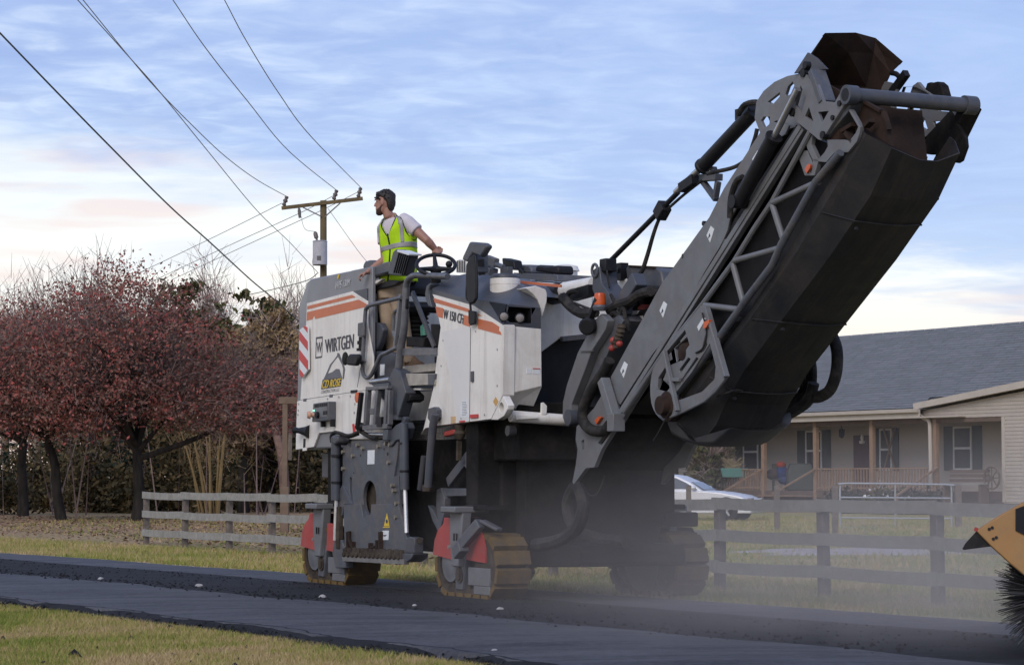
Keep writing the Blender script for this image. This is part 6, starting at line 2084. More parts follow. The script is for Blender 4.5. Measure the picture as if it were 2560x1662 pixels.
# ================================================================== trees
M['bark'] = pmat('dark_bark', (.016, .014, .013), (.042, .036, .032), 5, .95, bump=.5, bscale=18, stretch=(1, 1, .3))
M['palebark'] = pmat('pale_bark', (.26, .21, .165), (.17, .14, .11), 5, .9, bump=.3, bscale=18)
M['twig_grey'] = pmat('grey_twigs', (.21, .155, .14), (.14, .10, .095), 3, .9, island=.35)
M['twig_pale'] = pmat('pale_twigs', (.36, .28, .25), (.27, .20, .185), 3, .9, island=.3)


def leaf_mat(name, cols):
    m = bpy.data.materials.new(name)
    m.use_nodes = True
    t = m.node_tree
    bs = t.nodes['Principled BSDF']
    g = nd(t, 'ShaderNodeNewGeometry')
    tc = nd(t, 'ShaderNodeTexCoord')
    n = noise_n(t, tc.outputs['Object'], .9, 4, .6)
    f = math_n(t, 'ADD', math_n(t, 'MULTIPLY', g.outputs['Random Per Island'], .65), math_n(t, 'SUBTRACT', math_n(t, 'MULTIPLY', n, 1.1), .38))
    t.links.new(ramp_n(t, f, cols), bs.inputs['Base Color'])
    bs.inputs['Roughness'].default_value = .75
    bs.inputs['Specular IOR Level'].default_value = .08
    tr = bs.inputs.get('Transmission Weight')
    return m


M['leaf_red'] = leaf_mat('red_autumn_leaves', [(0, (.13, .085, .075)), (.35, (.21, .13, .10)), (.6, (.26, .105, .085)), (.82, (.36, .09, .08)), (1, (.42, .24, .21))])
M['leaf_olive'] = leaf_mat('olive_needles', [(0, (.035, .045, .020)), (.5, (.080, .085, .034)), (1, (.15, .125, .055))])
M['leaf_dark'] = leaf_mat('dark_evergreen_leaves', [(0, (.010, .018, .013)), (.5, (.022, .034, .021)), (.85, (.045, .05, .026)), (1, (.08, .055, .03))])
M['leaf_tan'] = leaf_mat('tan_dry_leaves', [(0, (.18, .12, .062)), (.5, (.29, .20, .105)), (1, (.42, .30, .17))])
M['leaf_brown'] = leaf_mat('brown_dry_leaves', [(0, (.10, .068, .044)), (.5, (.18, .125, .078)), (1, (.27, .185, .12))])


def quads_at(P, size, aspect=.6, flat=0.0):
    n = len(P)
    a = rng.normal(size=(n, 3))
    a[:, 2] *= (1 - flat)
    a /= np.linalg.norm(a, axis=1)[:, None]
    b = rng.normal(size=(n, 3))
    b -= a * (a * b).sum(1)[:, None]
    b /= np.linalg.norm(b, axis=1)[:, None]
    s = size * rng.uniform(.6, 1.4, n)[:, None]
    a, b = a * s, b * s * aspect
    return np.stack([P - a, P - b * .9, P + a, P + b * .9], 1).reshape(-1, 3)


def sticks_at(P, D, L, w):
    n = len(P)
    L = (L * rng.uniform(.5, 1.3, n))[:, None]
    side = np.cross(D, rng.normal(size=(n, 3)))
    side /= (np.linalg.norm(side, axis=1)[:, None] + 1e-9)
    Q = P + D * L + rng.normal(0, .08, (n, 3)) * L
    return np.stack([P - side * w, P + side * w, Q + side * w * .3, Q - side * w * .3], 1).reshape(-1, 3)


def crown_points(n, c, r, lump=.25, low=-1.0, shell=.5):
    """points in a lumpy ellipsoid, denser to the outside; low cuts the underside"""
    ph = rng.uniform(0, 6.28, 6)
    out = []
    while len(out) < n:
        d = rng.normal(size=(n, 3))
        d /= np.linalg.norm(d, axis=1)[:, None]
        u = rng.uniform(0, 1, n) ** shell
        az = np.arctan2(d[:, 1], d[:, 0])
        k = 1 + lump * (.5 * np.sin(3 * az + ph[0] + 2 * d[:, 2]) + .5 * np.sin(5 * az + ph[1] - 3 * d[:, 2]) + .5 * np.sin(4 * d[:, 2] * 2 + ph[2] + az))
        p = d * (u * k)[:, None]
        p = p[p[:, 2] > low]
        out += list(p * np.array(r) + np.array(c))
    return np.array(out[:n])


def tree(name, label, base, trunk_h, trunk_r, c, r, bark, leaf=None, nleaf=0, lsize=.1, twig=None, ntwig=0, tlen=.7, nlimb=7, nbr=5, group=None, low=-.75, lump=.25, lean=(0, 0), clumps=0, flat=0.0, twr=.012, cat='tree', lobe=None):
    t = thing(name, label, cat, base, 0, group)
    mb = MB()
    fork = Vector((lean[0], lean[1], trunk_h))
    pts = [Vector((0, 0, -.3)), Vector((lean[0] * .2 + random.uniform(-.1, .1), lean[1] * .2, trunk_h * .35)), Vector((lean[0] * .6 + random.uniform(-.08, .08), lean[1] * .6, trunk_h * .7)), fork]
    mb.tube(pts, [trunk_r * 1.35, trunk_r, trunk_r * .92, trunk_r * .85], 10, 3)
    c = Vector(c)
    limbs = []
    tips = []
    bm_ = MB()
    for k in range(nlimb):
        a = 2 * pi * (k + random.uniform(-.3, .3)) / nlimb
        el = random.uniform(-.35, .95)
        end = c + Vector((r[0] * cos(a) * .72 * sqrt(max(.1, 1 - el * el * .8)), r[1] * sin(a) * .72 * sqrt(max(.1, 1 - el * el * .8)), r[2] * el * .75))
        s0 = fork + Vector((0, 0, random.uniform(-.25, .5) * trunk_r * 2))
        m1 = s0.lerp(end, .35) + Vector((random.uniform(-.3, .3), random.uniform(-.3, .3), random.uniform(.1, .5)))
        m2 = s0.lerp(end, .7) + Vector((random.uniform(-.35, .35), random.uniform(-.35, .35), random.uniform(-.2, .4)))
        P = catmull([s0, m1, m2, end], 4)
        bm_.tube(P, [trunk_r * .55, trunk_r * .34, trunk_r * .2, trunk_r * .08], 6)
        limbs.append(P)
        for j in range(nbr):
            q = P[random.randint(3, len(P) - 2)]
            e = crown_points(1, c, r, lump, low, .4)[0]
            e = q.lerp(Vector(e), random.uniform(.45, .9))
            mm = q.lerp(e, .5) + Vector((random.uniform(-.25, .25), random.uniform(-.25, .25), random.uniform(-.15, .3)))
            Q = catmull([q, mm, e], 4)
            bm_.tube(Q, [trunk_r * .17, trunk_r * .1, trunk_r * .035], 5)
            tips += Q[2:]
    if lobe:
        e = Vector(lobe[0]) + Vector((lobe[1][0] * .8, 0, lobe[1][2] * .3))
        P = catmull([fork - Vector((0, 0, .25)), fork.lerp(e, .35) + Vector((0, 0, -.25)), fork.lerp(e, .7) + Vector((0, 0, .1)), e], 4)
        bm_.tube(P, [trunk_r * .6, trunk_r * .45, trunk_r * .3, trunk_r * .1], 7)
        tips += P[4:]
    part('trunk', mb, bark, t, smooth=True)
    part('branches', bm_, bark, t, smooth=True)
    T = np.array([tuple(q) for q in tips]) if tips else np.zeros((1, 3))
    if ntwig:
        src = np.concatenate([T[rng.integers(0, len(T), ntwig // 2)], crown_points(ntwig - ntwig // 2, c, r, lump, low, .45)])
        if lobe:
            k_ = int(ntwig * lobe[2])
            src[-k_:] = crown_points(k_, lobe[0], lobe[1], lump, -.8, .5)
        D = src - np.array((c.x, c.y, c.z - r[2] * .8))
        D /= (np.linalg.norm(D, axis=1)[:, None] + 1e-6)
        D += rng.normal(0, .55, D.shape)
        D /= np.linalg.norm(D, axis=1)[:, None]
        fast_mesh('twigs', sticks_at(src, D, tlen, twr), 4, M[twig], t)
    if nleaf:
        if clumps:
            C = crown_points(clumps, c, r, lump, low, .42)
            L = C[rng.integers(0, clumps, nleaf)] + rng.normal(0, 1, (nleaf, 3)) * np.array([.42, .42, .24]) * (r[0] / 4.0) * rng.uniform(.5, 1.6, nleaf)[:, None]
        else:
            L = np.concatenate([crown_points(nleaf * 6 // 10, c, r, lump, low, .45), T[rng.integers(0, len(T), nleaf - nleaf * 6 // 10)] + rng.normal(0, .32, (nleaf - nleaf * 6 // 10, 3))])
        if lobe:
            k_ = int(nleaf * lobe[2])
            L[:k_] = crown_points(k_, lobe[0], lobe[1], lump, -.8, .5)
        fast_mesh('crown', quads_at(L, lsize, .55, flat), 4, M[leaf], t)
    return t


def at(qx, d, z=-.05):
    r = sight(qx, 1205)
    p = EYE + r * (d / r.y)
    return Vector((p.x, p.y, z))


kw = dict(bark='bark', leaf='leaf_red', twig='twig_grey', lsize=.058, group='red autumn trees left of the machine')
b = at(342, 74)
tree('red_autumn_tree', 'largest red autumn tree, its straight trunk by the end of the board fence', b, 2.1, .17, (-.6, 0, 4.85), (3.5, 4.0, 2.9), nleaf=34000, ntwig=17000, twr=.008, clumps=330, nlimb=11, nbr=9, lump=.16, lobe=((2.9, .2, 3.7), (3.3, 2.4, 1.35), .30), low=-.62, tlen=.55, **kw)
b = at(158, 75)
tree('red_autumn_tree', 'red autumn tree with the leaning trunk, middle of the three red trees', b, 2.4, .15, (-.9, 0, 4.1), (3.6, 4.0, 2.35), nleaf=22000, ntwig=9000, twr=.008, clumps=320, nlimb=8, nbr=8, low=-.6, lean=(-.55, .2), tlen=.55, **kw)
b = at(58, 83)
tree('red_autumn_tree', 'red autumn tree whose dark trunk stands farthest left at the picture edge', b, 2.5, .17, (-1.8, 0, 4.4), (4.2, 4.2, 2.5), nleaf=24000, ntwig=9000, twr=.008, clumps=340, nlimb=8, nbr=8, low=-.6, tlen=.55, **kw)
g2 = 'trees of the wood behind'
WD = 104
def woods(qx, ytop, half_px, d, label, leaf, nleaf, lsize, kind='woodland_tree', zlow=2.0, twig=None, ntwig=0, bark='bark', clumps=260, **k2):
    s = d / FPX
    top = (1205 - ytop) * s + 1.1
    rz = (top - zlow) / 2
    b = at(qx, d)
    return tree(kind, label, b, zlow + rz * .5, .2, (0, 0, zlow + rz), (half_px * s, half_px * s * .9, rz), bark, leaf, nleaf, lsize, twig, ntwig, group=g2, clumps=clumps, low=-.98, **k2)


woods(425, 692, 105, 106, 'tall olive evergreen whose rounded top rises behind the largest red tree', 'leaf_olive', 9000, .16)
woods(640, 742, 110, 100, 'olive evergreen with a sloping top between the red trees and the machine', 'leaf_olive', 10000, .16)
woods(560, 768, 85, 108, 'dark olive evergreen wedged between the two taller olive crowns', 'leaf_olive', 7000, .16)
woods(672, 770, 100, 94, 'tan leafed tree just left of the machine', 'leaf_tan', 16000, .085, twig='twig_pale', ntwig=2500)
woods(610, 850, 80, 92, 'brown leafed tree below the sloping olive evergreen', 'leaf_brown', 12000, .09, twig='twig_grey', ntwig=2500)
woods(520, 668, 70, 118, 'bare pale tree with feathery twigs behind the olive evergreens', None, 0, .1, twig='twig_pale', ntwig=3600, bark='palebark', tlen=1.4, nlimb=9, nbr=8, twr=.016, kind='bare_tree')
woods(728, 690, 60, 120, 'bare pale tree with feathery twigs right beside the machine hood', None, 0, .1, twig='twig_pale', ntwig=3200, bark='palebark', tlen=1.4, nlimb=9, nbr=8, twr=.016, kind='bare_tree')
woods(235, 672, 95, 96, 'bare grey tree standing up above the red trees', None, 0, .1, twig='twig_grey', ntwig=3000, bark='bark', tlen=1.3, nlimb=9, nbr=9, twr=.014, kind='bare_tree')
woods(95, 690, 80, 110, 'bare pale tree with spreading twigs above the left red trees', None, 0, .1, twig='twig_pale', ntwig=3000, bark='palebark', tlen=1.3, nlimb=9, nbr=8, twr=.016, kind='bare_tree')
woods(15, 730, 80, 112, 'bare pale tree at the left edge of the picture', None, 0, .1, twig='twig_pale', ntwig=3000, bark='palebark', tlen=1.3, nlimb=9, nbr=8, twr=.016, kind='bare_tree')
woods(330, 800, 120, 112, 'brown leafed tree showing through behind the largest red crown', 'leaf_brown', 12000, .11, twig='twig_grey', ntwig=2000)
woods(150, 830, 140, 112, 'brown leafed tree showing between the left red crowns', 'leaf_brown', 12000, .11, twig='twig_grey', ntwig=2000)
woods(800, 860, 110, 112, 'dark evergreen tree behind the rear of the machine', 'leaf_dark', 6000, .16)
woods(1772, 1085, 55, 96, 'small grey-green tree at the left end of the house', 'leaf_olive', 3000, .12, zlow=.6, twig='twig_pale', ntwig=1500)
# leaning trunk with pinkish bark by the wooden frame
b = at(706, 90)
lt = thing('leaning_trunk', 'bare leaning tree trunk with pinkish bark left of the wooden frame post', 'tree', b)
s9 = 90 / FPX
lp_ = [((q[0] - 706) * s9, 0, (1205 - q[1]) * s9 + 1.15) for q in ((712, 1230), (706, 1150), (692, 1090), (686, 1060), (684, 1010), (676, 930))]
part('trunk', MB().tube(lp_, [.2, .14, .1], 8, 3), pmat('pinkish_bark', (.30, .19, .15), (.16, .11, .09), 4, .9), lt, smooth=True)
part('limb', MB().tube([((q[0] - 706) * s9, .2, (1205 - q[1]) * s9 + 1.15) for q in ((722, 1150), (724, 1080), (726, 1050), (735, 960))], [.1, .07, .03], 6, 3), 'palebark', lt, smooth=True)
# multi-stemmed tan sapling clump
b = at(535, 86)
sap = thing('sapling_clump', 'clump of slender tan saplings rising behind the board fence', 'saplings', b)
s9 = 86 / FPX
for (x0, x1, y1, r_) in ((510, 440, 1080, .05), (520, 470, 1075, .06), (528, 520, 1070, .06), (536, 505, 1060, .05), (545, 565, 1060, .08), (530, 480, 1120, .04), (540, 550, 1080, .05), (500, 470, 1150, .04)):
    part('stem', MB().tube([((x0 - 535) * s9, random.uniform(-.3, .3), -.1), ((x0 * .6 + x1 * .4 - 535) * s9, 0, (1205 - (1270 * .5 + y1 * .5)) * s9 + 1.1), ((x1 - 535) * s9, .2, (1205 - y1) * s9 + 1.6)], [r_, r_ * .75, r_ * .3], 6, 3), pmat('tan_stem', (.27, .19, .085), (.20, .145, .07), 3, .85) if 'tan_stem' not in M else M['tan_stem'], sap, smooth=True)
P = crown_points(1600, (0, 0, 3.3), (1.9, 1.5, 2.2), .2, -.9, .5)
D = rng.normal(0, .5, P.shape) + np.array([0, 0, .7])
D /= np.linalg.norm(D, axis=1)[:, None]
fast_mesh('twigs', sticks_at(P[:700], D[:700], .8, .007), 4, M['leaf_tan'], sap)
# undergrowth: one dark mass under the trees
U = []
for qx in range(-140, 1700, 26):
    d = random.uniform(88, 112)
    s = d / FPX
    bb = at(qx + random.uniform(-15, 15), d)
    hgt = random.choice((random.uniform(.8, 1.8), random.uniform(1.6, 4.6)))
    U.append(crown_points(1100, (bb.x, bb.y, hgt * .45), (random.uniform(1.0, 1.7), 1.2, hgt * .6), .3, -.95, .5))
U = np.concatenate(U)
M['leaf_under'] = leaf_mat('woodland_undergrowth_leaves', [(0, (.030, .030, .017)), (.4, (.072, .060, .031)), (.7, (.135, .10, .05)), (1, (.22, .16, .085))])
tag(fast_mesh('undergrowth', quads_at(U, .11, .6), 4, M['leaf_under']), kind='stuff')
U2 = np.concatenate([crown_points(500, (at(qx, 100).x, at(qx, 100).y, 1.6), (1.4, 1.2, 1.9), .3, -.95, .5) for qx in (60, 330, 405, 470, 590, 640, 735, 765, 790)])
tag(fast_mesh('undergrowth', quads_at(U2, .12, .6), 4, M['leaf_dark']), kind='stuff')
_P = np.array([[at(q, 87).x, 87 + random.uniform(-3, 8), -.1] for q in rng.uniform(-60, 800, 42)])
_D = rng.normal(0, .16, _P.shape) + np.array([0, 0, 1.0])
tag(fast_mesh('undergrowth', sticks_at(_P, _D, 3.6, .03), 4, M['twig_grey']), kind='stuff')
# far line of trees closing the horizon, left and right beyond the picture
U3 = []
for k in range(150):
    a = radians(random.uniform(-75, 75))
    if -13.5 < math.degrees(a) < 13.5 and random.random() < .6:
        continue
    d = random.uniform(150, 190)
    U3.append(crown_points(420, (d * sin(a), d * cos(a), 3.2), (5, 5, random.uniform(3, 4.6)), .3, -.8, .5))
tag(fast_mesh('far_woods', quads_at(np.concatenate(U3), .5, .6), 4, M['leaf_dark']), kind='stuff')
# shrubs before the porch
for i, (sh_, a, d_, w_, lab) in enumerate((('V', 640, 650, 1.0, 'green shrub below the porch rail behind the left end of the tube gate'),
                                           ('V', 1300, 660, 1.6, 'wide dark green shrub below the porch rail behind the right end of the tube gate'),
                                           ('V', 1000, 650, .8, 'low shrub with pale flowers below the middle of the porch rail'))):
    w = HF.wor(HF.side(*px(sh_, a, 1100), -1.0))
    t_ = thing('porch_shrub', lab, 'shrub', (w.x, w.y, -.1))
    P = crown_points(1500, (0, 0, .45), (w_, .5, .6), .25, -.8, .5)
    fast_mesh('foliage', quads_at(P, .07, .6), 4, M['leaf_dark'] if i != 2 else M['leaf_olive'], t_)
    part('stem', MB().tube([(0, 0, -.1), (.05, 0, .6)], .04, 6), 'bark', t_)
    if i == 2:
        fast_mesh('flowers', quads_at(P[:120] + np.array([0, -.1, .12]), .05, 1), 4, M['vinyl'], t_)

# wooden frame (swing stand) left of the machine
fd = 57.0
fb = at(712, fd, -.1)
M['frame'] = pmat('brown_timber', (.20, .145, .105), (.15, .105, .075), 4, .8, bump=.2)
frm = thing('timber_frame', 'brown timber frame of squared post and top beam left of the machine', 'frame', fb)
s9 = fd / FPX
zt = (1205 - 1010) * s9 + 1.1 - fb.z
part('post', MB().span((-.06, -.06, -.4), (.06, .06, zt)), 'frame', frm, bevel=.01)
part('post_sleeve', MB().span((-.10, -.10, 0), (.10, .10, (1205 - 1217) * s9 + 1.2)), 'frame', frm, bevel=.01)
part('post', MB().span((3.1, -.09, -.4), (3.28, .09, zt)), 'frame', frm, bevel=.01)
part('beam', MB().span((-.15, -.07, zt), (3.4, .07, zt + .16)), 'frame', frm, bevel=.01)

# ================================================================== utility pole and wires
PD = 110.0
M['polewood'] = pmat('creosote_pole', (.19, .145, .075), (.11, .085, .05), 2.5, .9, bump=.3, bscale=12, stretch=(1, 1, .2))
M['porcelain'] = pmat('grey_porcelain', (.13, .115, .105), (.10, .09, .085), 4, .4)
M['wire'] = pmat('dark_wire', (.045, .045, .05), (.06, .06, .065), 3, .6)
M['wirelight'] = pmat('weathered_wire', (.20, .19, .19), (.26, .25, .25), 3, .6)
pole0 = at(808, PD, -.1)
pole = thing('utility_pole', 'wooden utility pole with a crossarm and grey transformer behind the machine', 'utility pole', pole0)
PX = lambda x, y, dy=0: yp_at(*px('X', x, y), PD) - pole0 + Vector((0, dy, 0))
pt = PX(868, 215)
part('pole', MB().tube([(0, 0, -.5), (0, 0, 4), (pt.x, 0, pt.z)], [.19, .17, .15], 14), 'polewood', pole, smooth=True)
part('crossarm', MB().bar(PX(335, 318, -.2), PX(1378, 194, -.2), .14, .16), 'polewood', pole, bevel=.01)
part('brace', MB().bar(PX(610, 310, -.25), PX(845, 425, -.2), .05, .05), 'porcelain', pole)
part('brace', MB().bar(PX(1090, 255, -.25), PX(890, 430, -.2), .05, .05), 'porcelain', pole)
for (a, b) in (((360, 290), (405, 165)), ((1003, 210), (1045, 85)), ((1318, 180), (1352, 55))):
    p_, q_ = PX(*a, -.2), PX(*b, -.2)
    part('insulator', MB().lathe(p_, q_, [(0, .05), (.1, .10), (.2, .10), (.25, .07), (.4, .07), (.45, .11), (.6, .11), (.65, .075), (.8, .075), (.85, .10), (1, .07)], 12), 'porcelain', pole, smooth=True)
part('fuse_holder', MB().lathe(PX(560, 320, -.25), PX(572, 445, -.25), [(0, .05), (.3, .08), (1, .06)], 10), 'porcelain', pole, smooth=True)
can = part('transformer', MB().lathe(PX(832, 1055, -.35), PX(832, 740, -.35), [(0, .30), (.02, .33), (.95, .33), (.97, .35), (1, .30)], 24), pmat('transformer_grey', (.46, .46, .48), (.38, .38, .40), 3, .5), pole, smooth=True)
part('bushing', MB().lathe(PX(795, 740, -.4), PX(768, 625, -.4), [(0, .05), (.2, .05), (.3, .10), (.8, .10), (1, .05)], 10), 'porcelain', can, smooth=True)
part('can_mark', MB().box(PX(825, 970, -.69), (.18, .02, .2)), 'porcelain', can)
part('jumper_wire', MB().tube([PX(595, 430, -.25), PX(605, 510, -.3), PX(650, 600, -.35), PX(768, 625, -.4)], .012, 6, 4).tube([PX(755, 880, -.3), PX(735, 1000, -.3), PX(745, 1080, -.3), PX(775, 1210, -.25)], .012, 6, 4), 'wirelight', pole, smooth=True)
part('conduit', MB().tube([(-.22, -.05, -.2), (-.22, -.05, 3.5)], .06, 8), 'vinyl', pole, smooth=True)


def wire(label, pts, d0, d1, r0, r1, mat, ext=0.0, group='overhead wires'):
    """points on the photograph; distance runs from d0 to d1 (even in 1/d, as for a straight span)"""
    L = [0]
    for a, b in zip(pts[:-1], pts[1:]):
        L.append(L[-1] + math.dist(a, b))
    P = []
    for p, l in zip(pts, L):
        u = l / L[-1]
        d = 1 / ((1 / d0) * (1 - u) + (1 / d1) * u)
        P.append(yp_at(p[0], p[1], d))
    if ext:
        P.insert(0, P[0] + (P[0] - P[1]).normalized() * ext)
    o = MB().tube(P, [r0 * .8, r1 * .75], 6, 6).build('power_line', M[mat], None, smooth=True)
    return tag(o, label, 'wire', group)


Yp = lambda *pts: [px('Y', *p) for p in pts]
wire('thick black cable crossing the sky at the far left down to the machine', Yp((0, 155), (275, 440), (530, 700), (790, 960), (980, 1130), (1165, 1300)) + [(690, 752), (760, 815)], 24, 70, .011, .022, 'wire', ext=6)
wire('wire running to the insulator at the left end of the crossarm', Yp((385, 0), (600, 265), (720, 405), (880, 570), (1050, 730), (1200, 840), (1335, 915)), 34, PD, .008, .020, 'wirelight', ext=6)
wire('straight wire crossing to the lower part of the pole below the transformer', Yp((360, 0), (590, 255), (740, 425), (980, 720), (1200, 985), (1350, 1130), (1480, 1270)), 34, PD, .008, .018, 'wirelight', ext=6)
wire('wire running to the middle insulator of the crossarm', Yp((803, 0), (960, 230), (1150, 470), (1350, 710), (1565, 885)), 40, PD, .009, .021, 'wirelight', ext=8)
wire('wire running to the insulator at the right end of the crossarm', Yp((1043, 0), (1150, 200), (1300, 440), (1450, 640), (1680, 875)), 40, PD, .009, .021, 'wirelight', ext=8)
wire('uppermost thin wire leaving the crossarm down to the left', Yp((1310, 945), (1050, 1075), (780, 1205), (600, 1290)), PD, 190, .018, .03, 'wirelight')
wire('middle thin wire leaving the crossarm down to the left', Yp((1560, 905), (1385, 995), (1100, 1125), (820, 1255), (700, 1310)), PD, 190, .018, .03, 'wirelight')
wire('lowest thin wire leaving the crossarm down to the left', Yp((1660, 895), (1480, 985), (1210, 1110), (950, 1230), (800, 1300)), PD, 190, .018, .03, 'wirelight')
wire('sagging service wire from the pole to the left above the bare trees', [px('X', *p) for p in ((790, 1150), (660, 1240), (330, 1330), (0, 1405), (-260, 1460))], PD, 140, .025, .03, 'wire')
wire('guy wire running down to the right from the top of the pole', Yp((1525, 970), (1660, 1160), (1725, 1240), (1790, 1330)), PD, PD - 3, .016, .016, 'wirelight')

# ================================================================== sweeper broom at the right edge
bc = ground(2668, 1642)
SD = bc.y
sw_o = Vector((bc.x, bc.y, 0))
swp = thing('sweeper_broom', 'orange sweeper broom attachment with black bristles at the right edge', 'sweeper', sw_o, radians(0))
UQ = lambda x, y, dy=0: yp_at(*px('U', x, y), SD + dy) - sw_o
M['swo'] = pmat('orange_machine_paint', (.40, .22, .07), (.34, .18, .06), 3, .5, dirt=DUST, dirt_amt=.3, dscale=4)
hp = [UQ(270, 420, -.5), UQ(480, 285, -.5), UQ(700, 165, -.5), UQ(1100, 60, -.5), UQ(1500, 120, -.5), UQ(1500, 900, -.5), UQ(1100, 1000, -.5), UQ(800, 900, -.5), UQ(560, 700, -.5), UQ(400, 555, -.5)]
part('housing', MB().prism(hp, (0, .04, 0)), 'swo', swp, bevel=.006)
part('housing_top', MB().loft([[hp[i], hp[i] + Vector((.62, 1.8, 0))] for i in range(5)], close=False, cap=False).prism([p + Vector((.62, 1.8, 0)) for p in hp], (0, .04, 0)), 'swo', swp)
part('side_window', MB().prism([UQ(600, 240, -.51), UQ(780, 175, -.51), UQ(900, 300, -.51), UQ(800, 500, -.51), UQ(690, 465, -.51), UQ(600, 420, -.51)], (0, .012, 0)), 'black', swp)
part('rubber_flap', MB().prism([UQ(268, 428, -.48), UQ(400, 552, -.48), UQ(165, 582, -.48), UQ(152, 572, -.48), UQ(180, 525, -.48)], (.60, 1.75, 0)), 'rubber', swp)
part('flap_rivet', MB().bar(UQ(262, 425, -.49), UQ(272, 395, -.49), .02, .02, (0, 1, 0)), 'redpart', swp)
bh = MB()
for q in ((378, 408), (403, 396), (412, 490), (437, 478)):
    bh.cyl(UQ(*q, -.505), UQ(*q, -.49), .010, 10)
part('bolt', bh, 'black', swp)
bR = .41
cz = Vector((0, 0, bR))
part('broom_core', MB().cyl(cz + Vector((-.14, -.40, 0)), cz + Vector((.41, 1.2, 0)), .13, 20), 'black', swp, smooth=True)
n = 9000
a = rng.uniform(0, 2 * pi, n)
yy = rng.uniform(-.42, 1.2, n)
a += .25 * np.sin(yy * 9)
P = np.stack([np.cos(a) * .12 + yy * .344, yy, np.sin(a) * .12 + bR], 1)
jit = rng.normal(0, .10, n)
Dd = np.stack([np.cos(a + jit), rng.normal(0, .16, n), np.sin(a + jit)], 1)
Q = P + Dd * (rng.uniform(.18, .29, n))[:, None]
Q[:, 2] = np.maximum(Q[:, 2], .005)
sd_n = np.cross(Dd, rng.normal(size=(n, 3)))
sd_n /= np.linalg.norm(sd_n, axis=1)[:, None]
bq = np.stack([P - sd_n * .004, P + sd_n * .004, Q + sd_n * .002, Q - sd_n * .002], 1).reshape(-1, 3)
bro = fast_mesh('bristles', bq, 4, pmat('broom_bristles', (.018, .02, .024), (.045, .045, .048), 5, .6, island=.3), swp)
bro['kind'] = 'stuff'
part('mount_arm', MB().bar((.1, .3, 1.0), (2.2, .4, .8), .15, .2).bar((0, -.46, bR), (.3, -.46, 1.0), .10, .03), 'slate', swp, bevel=.01)

# ================================================================== operator
_m = MF.side(975, 800, -.86)
PMR = MF.wor((_m[0], -.86, zp))
per = thing('person', 'young man in yellow-green safety vest on the machine platform, hand on the steering wheel', 'person', PMR)
per_d = PMR.y


def Q(sheet, x, y, dd=0.0):
    """point of the figure read in the picture plane through his feet, dd metres towards the camera"""
    return yp_at(*px(sheet, x, y), per_d - dd) - PMR


M['skin'] = pmat('skin', (.36, .19, .135), (.31, .155, .11), 6, .55)
M['hair'] = pmat('dark_hair', (.012, .009, .008), (.022, .016, .013), 40, .6, bump=.3, bscale=90)
M['beard'] = pmat('short_beard', (.055, .030, .022), (.08, .045, .033), 40, .8)
M['tee'] = pmat('pale_lilac_shirt', (.58, .54, .56), (.52, .48, .50), 4, .9, bump=.15, bscale=22)
M['hivis'] = pmat('yellow_green_vest', (.45, .70, .02), (.38, .60, .015), 5, .75, bump=.12, bscale=20)
M['reflect'] = pmat('grey_reflective_tape', (.30, .29, .285), (.25, .245, .24), 10, .4)
M['piping'] = pmat('dark_piping', (.02, .03, .025), rough=.7)
M['khaki'] = pmat('khaki_trousers', (.40, .31, .22), (.33, .25, .175), 5, .9, bump=.25, bscale=14)
M['boot'] = pmat('tan_work_boot', (.20, .13, .08), (.13, .085, .055), 8, .8)

FW = Vector((-.62, -.78, 0)).normalized()       # where the chest faces
LF = Vector((-FW.y, FW.x, 0)) * -1
LF = Vector((.78, -.62, 0)).normalized()        # his left
UP = Vector((0, 0, 1))


def ringv(c, a, b, n=20, f=FW, l=LF, tilt=0.0, sq=2.3):
    out = []
    for k in range(n):
        th = 2 * pi * k / n
        ct, st_ = cos(th), sin(th)
        x = b * math.copysign(abs(ct) ** (2 / sq), ct)
        y = a * math.copysign(abs(st_) ** (2 / sq), st_)
        out.append(c + f * x + l * y + UP * (tilt * y))
    return out


tor = [  # centre in the picture, half width, half depth, slope of the ring (left side up)
    (Q('I', 640, 1470), .178, .135, .03), (Q('I', 648, 1330), .175, .13, .05), (Q('I', 655, 1180), .168, .124, .08), (Q('I', 652, 1030), .172, .125, .12), (Q('I', 640, 900), .182, .13, .16),
    (Q('I', 622, 780), .190, .128, .2), (Q('I', 606, 690), .185, .115, .22), (Q('I', 592, 630), .150, .095, .22), (Q('I', 578, 590), .085, .07, .15), (Q('I', 565, 560), .062, .062, .1)]


def torso_at(u):
    """ring parameters at height u (0 hem .. 1 neck)"""
    s = u * (len(tor) - 1)
    i = min(int(s), len(tor) - 2)
    f = s - i
    A, B = tor[i], tor[i + 1]
    return A[0].lerp(B[0], f), A[1] + (B[1] - A[1]) * f, A[2] + (B[2] - A[2]) * f, A[3] + (B[3] - A[3]) * f


def tors_pt(u, th, inf=0.0):
    c, a, b, t_ = torso_at(u)
    a += inf
    b += inf
    ct, st_ = cos(th), sin(th)
    x = b * math.copysign(abs(ct) ** (2 / 2.3), ct)
    y = a * math.copysign(abs(st_) ** (2 / 2.3), st_)
    return c + FW * x + LF * y + UP * (t_ * y)


def remesh(o, vox, it=4, fac=.5):
    md = o.modifiers.new('remesh', 'REMESH')
    md.mode = 'VOXEL'
    md.voxel_size = vox
    md.use_smooth_shade = True
    sm = o.modifiers.new('smooth', 'SMOOTH')
    sm.iterations = it
    sm.factor = fac
    return o


